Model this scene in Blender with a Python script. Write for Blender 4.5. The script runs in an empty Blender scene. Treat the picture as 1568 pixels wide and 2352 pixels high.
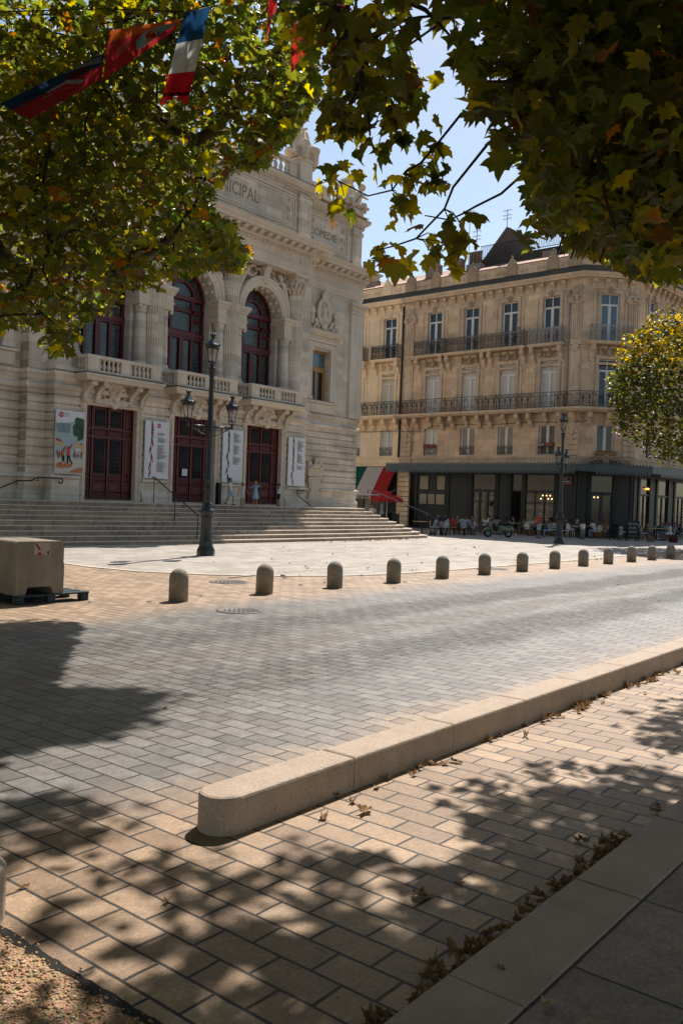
import bpy, math, random
import numpy as np
from mathutils import Vector, Matrix
R = math.radians
SC = bpy.context.scene
COL = SC.collection
random.seed(7); RNG = np.random.default_rng(11)

# ---------------------------------------------------------------- camera, sky, sun, exposure
CAMZ, FPX = 1.8, 2009.4            # eye height; focal length in pixels of a 1568 x 2352 picture
YAW, PITCH, ROLL = R(38.66), -26 / 2009.4, R(2.06)
F0 = Vector((math.cos(YAW), math.sin(YAW), 0)); R0 = Vector((math.sin(YAW), -math.cos(YAW), 0)); U0 = Vector((0, 0, 1))
FW = F0 * math.cos(PITCH) + U0 * math.sin(PITCH); UP = U0 * math.cos(PITCH) - F0 * math.sin(PITCH)
RT = R0 * math.cos(ROLL) + UP * math.sin(ROLL); UPP = UP * math.cos(ROLL) - R0 * math.sin(ROLL)
cam = bpy.data.cameras.new('camera'); co = bpy.data.objects.new('camera', cam); COL.objects.link(co)
cam.sensor_fit = 'VERTICAL'; cam.sensor_height = 36; cam.sensor_width = 24; cam.lens = FPX / 2352 * 36
cam.clip_start = 0.05; cam.clip_end = 3000
co.matrix_world = Matrix(((RT.x, UPP.x, -FW.x, 0), (RT.y, UPP.y, -FW.y, 0), (RT.z, UPP.z, -FW.z, CAMZ), (0, 0, 0, 1)))
SC.camera = co

SUN_AZ, SUN_EL = R(20), R(53)      # azimuth from +X (the road) towards +Y
SDIR = Vector((math.cos(SUN_AZ) * math.cos(SUN_EL), math.sin(SUN_AZ) * math.cos(SUN_EL), math.sin(SUN_EL)))
w = bpy.data.worlds.new('World'); SC.world = w; w.use_nodes = True
nt = w.node_tree; bg = nt.nodes['Background']; sky = nt.nodes.new('ShaderNodeTexSky')
sky.sky_type = 'NISHITA'; sky.sun_disc = False; sky.sun_elevation = SUN_EL; sky.sun_rotation = math.pi / 2 - SUN_AZ
sky.air_density = 1.0; sky.dust_density = 0.7; sky.ozone_density = 1.0
wb = nt.nodes.new('ShaderNodeMixRGB'); wb.blend_type = 'MULTIPLY'; wb.inputs[0].default_value = 1; wb.inputs[2].default_value = (1.03, 1.0, .91, 1)   # warm white balance of the photograph
nt.links.new(sky.outputs[0], wb.inputs[1]); nt.links.new(wb.outputs[0], bg.inputs[0]); bg.inputs[1].default_value = 0.108
sl = bpy.data.lights.new('sun', 'SUN'); sl.energy = 5.0; sl.angle = R(0.53); sl.color = (1.0, 0.93, 0.85)
so = bpy.data.objects.new('sun', sl); COL.objects.link(so)
so.rotation_euler = (-SDIR).to_track_quat('-Z', 'Y').to_euler(); so.location = SDIR * 60
SC.view_settings.view_transform = 'Standard'; SC.view_settings.look = 'None'
SC.view_settings.exposure = 0.5; SC.view_settings.gamma = 1.0; SC.view_settings.use_curve_mapping = False
SC.render.engine = 'CYCLES'
SC.cycles.max_bounces = 8; SC.cycles.transmission_bounces = 6; SC.cycles.transparent_max_bounces = 6

def ray(x, y): return FW + RT * ((x - 784) / FPX) - UPP * ((y - 1176) / FPX)
def ground(x, y, z=0.0):
    r = ray(x, y); t = (z - CAMZ) / r.z
    return Vector((r.x * t, r.y * t, z))
def at(x, y, d):                   # the point seen at (x, y), d metres from the camera plane
    return Vector((0, 0, CAMZ)) + ray(x, y) * d
def seen(P):                       # arrays of points -> pixel coordinates
    P = np.atleast_2d(P) - np.array((0, 0, CAMZ)); z = P @ np.array(FW)
    z = np.where(z > .05, z, np.nan)
    return 784 + FPX * (P @ np.array(RT)) / z, 1176 - FPX * (P @ np.array(UPP)) / z, z

# ---------------------------------------------------------------- mesh builder
class MB:
    def __init__(s): s.v = []; s.f = []; s.m = []; s.s = []
    def add(s, vs, fs, mi=0, sm=False):
        n = len(s.v); s.v.extend([tuple(v) for v in vs])
        for f in fs: s.f.append(tuple(i + n for i in f)); s.m.append(mi); s.s.append(sm)
        return s
    def box(s, x0, x1, y0, y1, z0, z1, mi=0):
        return s.add([(x0, y0, z0), (x1, y0, z0), (x1, y1, z0), (x0, y1, z0), (x0, y0, z1), (x1, y0, z1), (x1, y1, z1), (x0, y1, z1)],
              [(0, 3, 2, 1), (4, 5, 6, 7), (0, 1, 5, 4), (1, 2, 6, 5), (2, 3, 7, 6), (3, 0, 4, 7)], mi)
    def bbox(s, x0, x1, y0, y1, z0, z1, b=.01, mi=0):      # box with bevelled edges all round
        a = [(x0, x1, y0 + b, y1 - b, z0 + b, z1 - b)]
        vs = []; idx = {}
        for sx in (0, 1):
            for sy in (0, 1):
                for sz in (0, 1):
                    X, Y, Z = (x0, x1)[sx], (y0, y1)[sy], (z0, z1)[sz]; ix, iy, iz = (b, -b)[sx], (b, -b)[sy], (b, -b)[sz]
                    for k, p in enumerate(((X, Y + iy, Z + iz), (X + ix, Y, Z + iz), (X + ix, Y + iy, Z))):
                        idx[(sx, sy, sz, k)] = len(vs); vs.append(p)
        I = lambda *a: idx[a]; fs = []
        for q in (0, 1):
            fs.append((I(q, 0, 0, 0), I(q, 1, 0, 0), I(q, 1, 1, 0), I(q, 0, 1, 0)))
            fs.append((I(0, q, 0, 1), I(1, q, 0, 1), I(1, q, 1, 1), I(0, q, 1, 1)))
            fs.append((I(0, 0, q, 2), I(1, 0, q, 2), I(1, 1, q, 2), I(0, 1, q, 2)))
        for p in (0, 1):
            for q in (0, 1):
                fs.append((I(p, q, 0, 0), I(p, q, 1, 0), I(p, q, 1, 1), I(p, q, 0, 1)))
                fs.append((I(p, 0, q, 0), I(p, 1, q, 0), I(p, 1, q, 2), I(p, 0, q, 2)))
                fs.append((I(0, p, q, 1), I(1, p, q, 1), I(1, p, q, 2), I(0, p, q, 2)))
                for r in (0, 1): fs.append((I(p, q, r, 0), I(p, q, r, 1), I(p, q, r, 2)))
        return s.add(vs, fs, mi)
    def quad(s, a, b, c, d, mi=0): return s.add([a, b, c, d], [(0, 1, 2, 3)], mi)
    def poly_y(s, pts, y0, y1, mi=0):                        # (x, z) outline extruded along y
        n = len(pts); vs = [(p[0], y0, p[1]) for p in pts] + [(p[0], y1, p[1]) for p in pts]
        fs = [tuple(range(n)), tuple(range(2 * n - 1, n - 1, -1))] + [(i, i + n, (i + 1) % n + n, (i + 1) % n) for i in range(n)]
        return s.add(vs, fs, mi)
    def poly_x(s, pts, x0, x1, mi=0):                        # (y, z) outline extruded along x
        n = len(pts); vs = [(x0, p[0], p[1]) for p in pts] + [(x1, p[0], p[1]) for p in pts]
        fs = [tuple(range(n)), tuple(range(2 * n - 1, n - 1, -1))] + [(i, i + n, (i + 1) % n + n, (i + 1) % n) for i in range(n)]
        return s.add(vs, fs, mi)
    def poly_z(s, pts, z0, z1, mi=0):
        n = len(pts); vs = [(p[0], p[1], z0) for p in pts] + [(p[0], p[1], z1) for p in pts]
        fs = [tuple(range(n - 1, -1, -1)), tuple(range(n, 2 * n))] + [(i, (i + 1) % n, (i + 1) % n + n, i + n) for i in range(n)]
        return s.add(vs, fs, mi)
    def sweep(s, path, prof, mi=0, closed=False, caps=True):  # plan path (x, y); prof (out, z), out = right of travel
        n = len(path); off = []
        for i in range(n):
            def nrm(a, b):
                dx, dy = b[0] - a[0], b[1] - a[1]; l = math.hypot(dx, dy) or 1; return (dy / l, -dx / l)
            if closed or 0 < i < n - 1:
                a = nrm(path[i - 1], path[i]); b = nrm(path[i], path[(i + 1) % n])
                k = 1 + a[0] * b[0] + a[1] * b[1]; k = max(k, .15); off.append(((a[0] + b[0]) / k, (a[1] + b[1]) / k))
            else: off.append(nrm(path[0], path[1]) if i == 0 else nrm(path[-2], path[-1]))
        m = len(prof); vs = []
        for (x, y), (ox, oy) in zip(path, off): vs += [(x + ox * o, y + oy * o, z) for o, z in prof]
        fs = []
        for i in range(n if closed else n - 1):
            j = (i + 1) % n
            for k in range(m - 1): fs.append((i * m + k, j * m + k, j * m + k + 1, i * m + k + 1))
        if caps and not closed: fs += [tuple(range(m - 1, -1, -1)), tuple(range((n - 1) * m, n * m))]
        return s.add(vs, fs, mi)
    def tube(s, pts, r, n=6, mi=0, sm=True, caps=True):
        pts = [Vector(p) for p in pts]; k = len(pts); rs = r if isinstance(r, (list, tuple)) else [r] * k
        vs = []; u = None
        for i in range(k):
            t = (pts[min(i + 1, k - 1)] - pts[max(i - 1, 0)])
            t = t.normalized() if t.length > 1e-9 else Vector((0, 0, 1))
            if u is None: u = t.orthogonal().normalized()
            u = (u - t * u.dot(t)); u = u.normalized() if u.length > 1e-6 else t.orthogonal().normalized(); q = t.cross(u)
            for a in range(n):
                c = 2 * math.pi * a / n; vs.append(pts[i] + (u * math.cos(c) + q * math.sin(c)) * rs[i])
        fs = [(i * n + a, i * n + (a + 1) % n, (i + 1) * n + (a + 1) % n, (i + 1) * n + a) for i in range(k - 1) for a in range(n)]
        if caps: fs += [tuple(range(n - 1, -1, -1)), tuple(range((k - 1) * n, k * n))]
        return s.add(vs, fs, mi, sm)
    def lathe(s, prof, c=(0, 0, 0), n=16, mi=0, sm=True, flute=0, a0=0.0):
        vs = []
        for r, z in prof:
            for a in range(n):
                rr = r * (1 - flute * (a % 2)); t = a0 + 2 * math.pi * a / n
                vs.append((c[0] + rr * math.cos(t), c[1] + rr * math.sin(t), c[2] + z))
        k = len(prof)
        fs = [(i * n + a, i * n + (a + 1) % n, (i + 1) * n + (a + 1) % n, (i + 1) * n + a) for i in range(k - 1) for a in range(n)]
        fs += [tuple(range(n - 1, -1, -1)), tuple(range((k - 1) * n, k * n))]
        return s.add(vs, fs, mi, sm)
    def ball(s, c, r, nu=10, nv=7, mi=0):
        r = (r, r, r) if not isinstance(r, (list, tuple)) else r
        vs = [(c[0], c[1], c[2] - r[2])]
        for j in range(1, nv):
            p = -math.pi / 2 + math.pi * j / nv
            vs += [(c[0] + r[0] * math.cos(p) * math.cos(2 * math.pi * i / nu), c[1] + r[1] * math.cos(p) * math.sin(2 * math.pi * i / nu), c[2] + r[2] * math.sin(p)) for i in range(nu)]
        vs.append((c[0], c[1], c[2] + r[2])); L = len(vs) - 1
        fs = [(0, 1 + (i + 1) % nu, 1 + i) for i in range(nu)] + [(L, L - nu + i, L - nu + (i + 1) % nu) for i in range(nu)]
        fs += [(1 + j * nu + i, 1 + j * nu + (i + 1) % nu, 1 + (j + 1) * nu + (i + 1) % nu, 1 + (j + 1) * nu + i) for j in range(nv - 2) for i in range(nu)]
        return s.add(vs, fs, mi, True)
    def cap(s, a, b, ra, rb, n=8, mi=0):                     # capsule with two radii
        a, b = Vector(a), Vector(b); d = (b - a); l = d.length; d = d.normalized() if l > 1e-6 else Vector((0, 0, 1))
        P, Q = [], []
        for k in (0.02, .35, .75): P.append(a - d * ra * math.cos(k * math.pi / 2)); Q.append(ra * math.sin(k * math.pi / 2))
        P.append(a); Q.append(ra); P.append(b); Q.append(rb)
        for k in (.75, .35, .02): P.append(b + d * rb * math.cos(k * math.pi / 2)); Q.append(rb * math.sin(k * math.pi / 2))
        return s.tube(P, Q, n, mi)
    def build(s, name, mats, parent=None, loc=(0, 0, 0), rz=0.0):
        me = bpy.data.meshes.new(name); me.from_pydata(s.v, [], s.f)
        mats = mats if isinstance(mats, (list, tuple)) else [mats]
        for m in mats: me.materials.append(m)
        me.polygons.foreach_set('material_index', s.m); me.polygons.foreach_set('use_smooth', s.s)
        me.update()
        return link(name, me, parent, loc, rz)

def link(name, data, parent=None, loc=(0, 0, 0), rz=0.0):
    o = bpy.data.objects.new(name, data); COL.objects.link(o); o.location = loc; o.rotation_euler = (0, 0, rz)
    if parent: o.parent = parent
    return o
def tag(o, label=None, cat=None, group=None, kind=None):
    if label: o['label'] = label
    if cat: o['category'] = cat
    if group: o['group'] = group
    if kind: o['kind'] = kind
    return o
def thing(name, label, cat, loc=(0, 0, 0), rz=0.0, group=None):
    return tag(link(name, None, None, loc, rz), label, cat, group)
def copy_tree(o, parent=None):
    c = o.copy(); COL.objects.link(c); c.parent = parent
    for ch in list(o.children): copy_tree(ch, c)
    return c

def each(o, places):                                          # copies of a part, one object per place
    for k, p in enumerate(places):
        q = o if k == 0 else o.copy()
        if k: COL.objects.link(q)
        q.location = p[:3]; q.rotation_euler = (0, 0, p[3] if len(p) > 3 else 0)
def fuse(mb, name, mat, voxel, parent=None, loc=(0, 0, 0), rz=0.0, extra=None, smooth=2):
    """one continuous surface out of overlapping closed shapes"""
    o = mb.build(name + '_raw', mat); m = o.modifiers.new('r', 'REMESH'); m.mode = 'VOXEL'; m.voxel_size = voxel; m.use_smooth_shade = True
    if smooth: q = o.modifiers.new('s', 'SMOOTH'); q.iterations = smooth; q.factor = .5
    dg = bpy.context.evaluated_depsgraph_get(); dg.update()
    me = bpy.data.meshes.new_from_object(o.evaluated_get(dg)); raw = o.data
    bpy.data.objects.remove(o); bpy.data.meshes.remove(raw)
    me.name = name; me.materials.clear(); me.materials.append(mat)
    for p in me.polygons: p.use_smooth = True
    if extra:
        t = MB(); t.v = [tuple(v.co) for v in me.vertices]; t.f = [tuple(p.vertices) for p in me.polygons]
        t.m = [0] * len(t.f); t.s = [True] * len(t.f); n = len(t.v)
        t.v += extra.v; t.f += [tuple(i + n for i in f) for f in extra.f]; t.m += [0] * len(extra.f); t.s += [True] * len(extra.f)
        bpy.data.meshes.remove(me); return t.build(name, mat, parent, loc, rz)
    return link(name, me, parent, loc, rz)

def text_mb(txt, size, depth=.02, align='CENTER', font_w=1.0, shear=0.0):
    c = bpy.data.curves.new('t', 'FONT'); c.body = txt; c.size = size; c.extrude = depth; c.align_x = align; c.resolution_u = 3; c.shear = shear
    o = bpy.data.objects.new('t', c); COL.objects.link(o)
    dg = bpy.context.evaluated_depsgraph_get(); dg.update()
    me = bpy.data.meshes.new_from_object(o.evaluated_get(dg))
    t = MB(); t.v = [(v.co.x * font_w, -v.co.z, v.co.y) for v in me.vertices]   # stands upright, faces -y
    t.f = [tuple(p.vertices) for p in me.polygons]; t.m = [0] * len(t.f); t.s = [False] * len(t.f)
    bpy.data.objects.remove(o); bpy.data.curves.remove(c); bpy.data.meshes.remove(me)
    return t
def put(dst, src, off=(0, 0, 0), mi=0, rz=0.0, sc=1.0):
    c, s_ = math.cos(rz), math.sin(rz)
    dst.add([((x * c - y * s_) * sc + off[0], (x * s_ + y * c) * sc + off[1], z * sc + off[2]) for x, y, z in src.v], src.f, mi)
    return dst

# ---------------------------------------------------------------- materials
def new_mat(name):
    m = bpy.data.materials.new(name); m.use_nodes = True
    return m, m.node_tree, m.node_tree.nodes['Principled BSDF']
class NT:                                                    # small node-writing helper
    def __init__(s, t): s.t = t
    def n(s, typ, **k):
        q = s.t.nodes.new('ShaderNode' + typ)
        for a, b in k.items(): setattr(q, a, b)
        return q
    def l(s, a, b): s.t.links.new(a, b)
    def obj(s, scale=(1, 1, 1), rot=(0, 0, 0), loc=(0, 0, 0)):
        c = s.n('TexCoord'); m = s.n('Mapping'); m.inputs['Scale'].default_value = scale; m.inputs['Rotation'].default_value = rot; m.inputs['Location'].default_value = loc
        s.l(c.outputs['Object'], m.inputs['Vector']); return m.outputs[0]
    def noise(s, vec, scale, detail=4, rough=.55):
        q = s.n('TexNoise'); q.inputs['Scale'].default_value = scale; q.inputs['Detail'].default_value = detail; q.inputs['Roughness'].default_value = rough
        if vec is not None: s.l(vec, q.inputs['Vector'])
        return q.outputs[0]
    def ramp(s, fac, stops):
        q = s.n('ValToRGB'); e = q.color_ramp.elements
        while len(e) < len(stops): e.new(.5)
        for k, (p, c) in enumerate(stops): e[k].position = p; e[k].color = (c, c, c, 1) if not isinstance(c, tuple) else (*c[:3], 1)
        s.l(fac, q.inputs[0]); return q.outputs[0]
    def mix(s, fac, a, b, mode='MIX'):
        q = s.n('MixRGB', blend_type=mode)
        for i, x in ((0, fac), (1, a), (2, b)):
            if isinstance(x, (int, float)): q.inputs[i].default_value = x if i == 0 else (x, x, x, 1)
            elif isinstance(x, tuple): q.inputs[i].default_value = (*x[:3], 1)
            else: s.l(x, q.inputs[i])
        return q.outputs[0]
    def math(s, op, a, b=None, c=None):
        q = s.n('Math', operation=op)
        for i, x in ((0, a), (1, b), (2, c)):
            if x is None: continue
            if isinstance(x, (int, float)): q.inputs[i].default_value = x
            else: s.l(x, q.inputs[i])
        return q.outputs[0]
    def bump(s, h, strength, dist=.01, normal=None):
        q = s.n('Bump'); q.inputs['Strength'].default_value = strength; q.inputs['Distance'].default_value = dist; s.l(h, q.inputs['Height'])
        if normal is not None: s.l(normal, q.inputs['Normal'])
        return q.outputs[0]

def mat(name, col, rough=.6, spec=.4, metal=0.0, var=.12, vscale=3.0, bump=0.0, bscale=40.0, stain=None, samt=0.0, streak=0.0, coat=0.0, blocks=None):
    m, t, p = new_mat(name); N = NT(t)
    v = N.obj(); base = col
    p.inputs['Roughness'].default_value = rough; p.inputs['Metallic'].default_value = metal; p.inputs['Specular IOR Level'].default_value = spec
    if coat: p.inputs['Coat Weight'].default_value = coat
    f = N.noise(v, vscale, 5)
    lo = tuple(c * (1 - var) for c in col); hi = tuple(min(1, c * (1 + var)) for c in col)
    out = N.ramp(f, [(.3, lo), (.7, hi)])
    fine = N.noise(v, vscale * 14, 3); out = N.mix(.5 * min(1, var * 3), out, N.ramp(fine, [(.3, tuple(c * (1 - var) for c in col)), (.7, tuple(min(1, c * (1 + var)) for c in col))]))
    if samt: out = N.mix(N.math('MULTIPLY', N.ramp(N.noise(v, .55, 6, .65), [(.45, 0.0), (.72, 1.0)]), samt), out, stain)
    if streak:
        sv = N.obj((5, 5, .35)); out = N.mix(N.math('MULTIPLY', N.ramp(N.noise(sv, 1.0, 4, .6), [(.5, 0.0), (.75, 1.0)]), streak), out, stain or tuple(c * .5 for c in col))
    if blocks:                                               # every stone block a little different
        mp = N.n('Mapping'); mp.inputs['Rotation'].default_value = (R(-90), 0, 0); tc = N.n('TexCoord'); N.l(tc.outputs['Object'], mp.inputs[0]); b = N.n('TexBrick'); N.l(mp.outputs[0], b.inputs[0])
        b.inputs['Scale'].default_value = 1; b.inputs['Brick Width'].default_value = blocks[0]; b.inputs['Row Height'].default_value = blocks[1]; b.inputs['Mortar Size'].default_value = .004
        b.inputs['Color1'].default_value = (.80, .79, .77, 1); b.inputs['Color2'].default_value = (1.12, 1.11, 1.09, 1); b.inputs['Mortar'].default_value = (.6, .56, .5, 1); out = N.mix(1.0, out, b.outputs[0], 'MULTIPLY')
    N.l(out, p.inputs['Base Color'])
    if bump: N.l(N.bump(N.noise(v, bscale, 4, .6), bump), p.inputs['Normal'])
    return m

def glassy(name, col, rough=.06, spec=.6, var=.15):
    m, t, p = new_mat(name); N = NT(t)
    f = N.noise(N.obj(), .9, 3); N.l(N.ramp(f, [(.3, tuple(c * (1 - var) for c in col)), (.7, tuple(c * (1 + var) for c in col))]), p.inputs['Base Color'])
    p.inputs['Roughness'].default_value = rough; p.inputs['Specular IOR Level'].default_value = spec
    N.l(N.bump(N.noise(N.obj(), 1.3, 2), .04, .02), p.inputs['Normal'])
    return m

M = {}
M['stone'] = mat('pale_limestone', (.60, .525, .43), .85, .25, var=.10, vscale=1.6, bump=.25, bscale=30, stain=(.34, .265, .195), samt=.5, streak=.5, blocks=(1.1, .326))
M['stone_b'] = mat('limestone_trim', (.60, .515, .41), .85, .25, var=.12, vscale=2.2, bump=.25, bscale=34, stain=(.32, .25, .18), samt=.45, streak=.35)
M['carve'] = mat('carved_limestone', (.58, .49, .385), .85, .25, var=.18, vscale=5, bump=.5, bscale=26, stain=(.26, .2, .14), samt=.4)
M['moss'] = mat('dirty_ledge_stone', (.16, .135, .10), .9, .2, var=.35, vscale=5, bump=.4, bscale=30, stain=(.05, .05, .035), samt=.7)
M['stone_r'] = mat('ochre_limestone', (.64, .465, .315), .85, .25, var=.13, vscale=1.8, bump=.2, bscale=30, stain=(.36, .25, .165), samt=.5, streak=.45, blocks=(.9, .4))
M['stone_rt'] = mat('ochre_limestone_trim', (.60, .445, .31), .85, .25, var=.15, vscale=3, bump=.3, bscale=30, stain=(.19, .14, .09), samt=.5, streak=.4)
M['stone_n'] = mat('bounce_tinted_limestone', (.80, .62, .41), .85, .25, var=.10, vscale=1.8, bump=.2, bscale=30, stain=(.36, .25, .15), samt=.3, streak=.2)  # paler tone paints in the bounce off the theatre's sunlit side
M['gutter_moss'] = mat('mossy_gutter', (.10, .085, .065), .95, .1, var=.4, vscale=4, bump=.5, bscale=20, stain=(.035, .033, .026), samt=.8)
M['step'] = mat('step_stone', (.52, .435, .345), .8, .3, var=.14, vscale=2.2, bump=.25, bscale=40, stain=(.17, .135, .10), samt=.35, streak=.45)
M['riser'] = mat('dark_step_riser', (.34, .275, .21), .85, .25, var=.2, vscale=2.2, bump=.3, bscale=40, stain=(.10, .075, .055), samt=.45, streak=.75, blocks=(1.5, .16))  # step stone made darker and streaked on the upright faces
M['red'] = mat('dark_red_paint', (.075, .0075, .010), .42, .4, var=.15, vscale=4, bump=.05)
M['redw'] = mat('dark_red_window_frame', (.085, .010, .012), .4, .45, var=.12)
M['leadglass'] = None
M['black'] = mat('black_iron', (.014, .017, .018), .38, .5, metal=.0, var=.3, vscale=8, bump=.15, bscale=60)
M['rail'] = mat('wrought_iron', (.018, .018, .019), .55, .4, var=.3, vscale=8)
M['railg'] = mat('weathered_grey_iron', (.085, .075, .068), .6, .35, var=.4, vscale=6)
M['railp'] = mat('pale_grey_painted_iron', (.27, .25, .235), .6, .35, var=.25, vscale=6)
M['oak'] = mat('varnished_oak', (.30, .155, .045), .45, .4, var=.25, vscale=6)
M['white'] = mat('white_paint', (.62, .60, .57), .5, .4, var=.08)
M['cafe'] = mat('slate_blue_joinery', (.018, .023, .025), .45, .3, var=.15, vscale=3)
M['cafe2'] = mat('dark_slate_joinery', (.009, .011, .012), .5, .3, var=.15, vscale=3)
M['canopy'] = mat('slate_blue_metal', (.055, .078, .085), .5, .45, var=.2, vscale=3)
M['glass'] = glassy('dark_window_glass', (.014, .015, .017))
M['glassb'] = glassy('sky_blue_glass', (.07, .12, .15), .12, .6)
M['curtain'] = mat('white_curtain_behind_glass', (.50, .47, .42), .25, .5, var=.05)
M['curtainy'] = mat('cream_blind_behind_glass', (.52, .46, .32), .25, .5, var=.06)
M['warm_refl'] = mat('beige_reflection_glass', (.22, .18, .135), .2, .5, var=.25, vscale=1.2)  # beige is the warm building's reflection, painted into the panes
def roof_tiles():
    m, t, p = new_mat('terracotta_tiles'); N = NT(t); v = N.obj()
    b = N.n('TexBrick'); b.inputs['Scale'].default_value = 1; b.inputs['Brick Width'].default_value = .22; b.inputs['Row Height'].default_value = .33; b.inputs['Mortar Size'].default_value = .02
    b.inputs['Color1'].default_value = (.42, .20, .11, 1); b.inputs['Color2'].default_value = (.30, .16, .11, 1); b.inputs['Mortar'].default_value = (.08, .05, .04, 1); N.l(v, b.inputs[0])
    N.l(N.mix(.35, b.outputs[0], N.ramp(N.noise(v, 9, 3), [(.3, (.12, .08, .06)), (.7, (.55, .33, .22))])), p.inputs['Base Color']); p.inputs['Roughness'].default_value = .8
    return m
M['tiles'] = roof_tiles()
def lead_glass():
    m, t, p = new_mat('leaded_glass'); N = NT(t); v = N.obj((1, 0, 1))
    b = N.n('TexBrick', offset=0.0); b.inputs['Scale'].default_value = 1; b.inputs['Brick Width'].default_value = .13; b.inputs['Row Height'].default_value = .17; b.inputs['Mortar Size'].default_value = .012
    b.inputs['Color1'].default_value = (.030, .045, .045, 1); b.inputs['Color2'].default_value = (.055, .075, .07, 1); b.inputs['Mortar'].default_value = (.012, .014, .014, 1)
    mp = N.n('Mapping'); mp.inputs['Rotation'].default_value = (R(-90), 0, 0); c = N.n('TexCoord'); N.l(c.outputs['Object'], mp.inputs[0]); N.l(mp.outputs[0], b.inputs[0])
    N.l(N.mix(.5, b.outputs[0], N.ramp(N.noise(c.outputs['Object'], 7, 3), [(.35, (.012, .02, .022)), (.65, (.075, .10, .095))])), p.inputs['Base Color'])
    p.inputs['Roughness'].default_value = .22; p.inputs['Specular IOR Level'].default_value = .6
    N.l(N.bump(b.outputs[1], .3, .01), p.inputs['Normal'])
    return m
M['leadglass'] = lead_glass()
def cloth(name, col, trans=.35):
    m, t, p = new_mat(name); N = NT(t)
    f = N.noise(N.obj(), 6, 3); c = N.ramp(f, [(.3, tuple(x * .85 for x in col)), (.7, tuple(min(1, x * 1.12) for x in col))])
    N.l(c, p.inputs['Base Color']); p.inputs['Roughness'].default_value = .85; p.inputs['Specular IOR Level'].default_value = .15
    if trans:
        tr = N.n('BsdfTranslucent'); N.l(c, tr.inputs[0]); mx = N.n('MixShader'); mx.inputs[0].default_value = trans
        N.l(p.outputs[0], mx.inputs[1]); N.l(tr.outputs[0], mx.inputs[2]); N.l(mx.outputs[0], t.nodes['Material Output'].inputs[0])
    return m
_flat = {}
def flat(col, rough=.7, spec=.2):
    k = (tuple(round(c, 3) for c in col), rough)
    if k not in _flat: _flat[k] = mat('paint_%d' % len(_flat), col, rough, spec, var=.08, vscale=6)
    return _flat[k]
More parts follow.
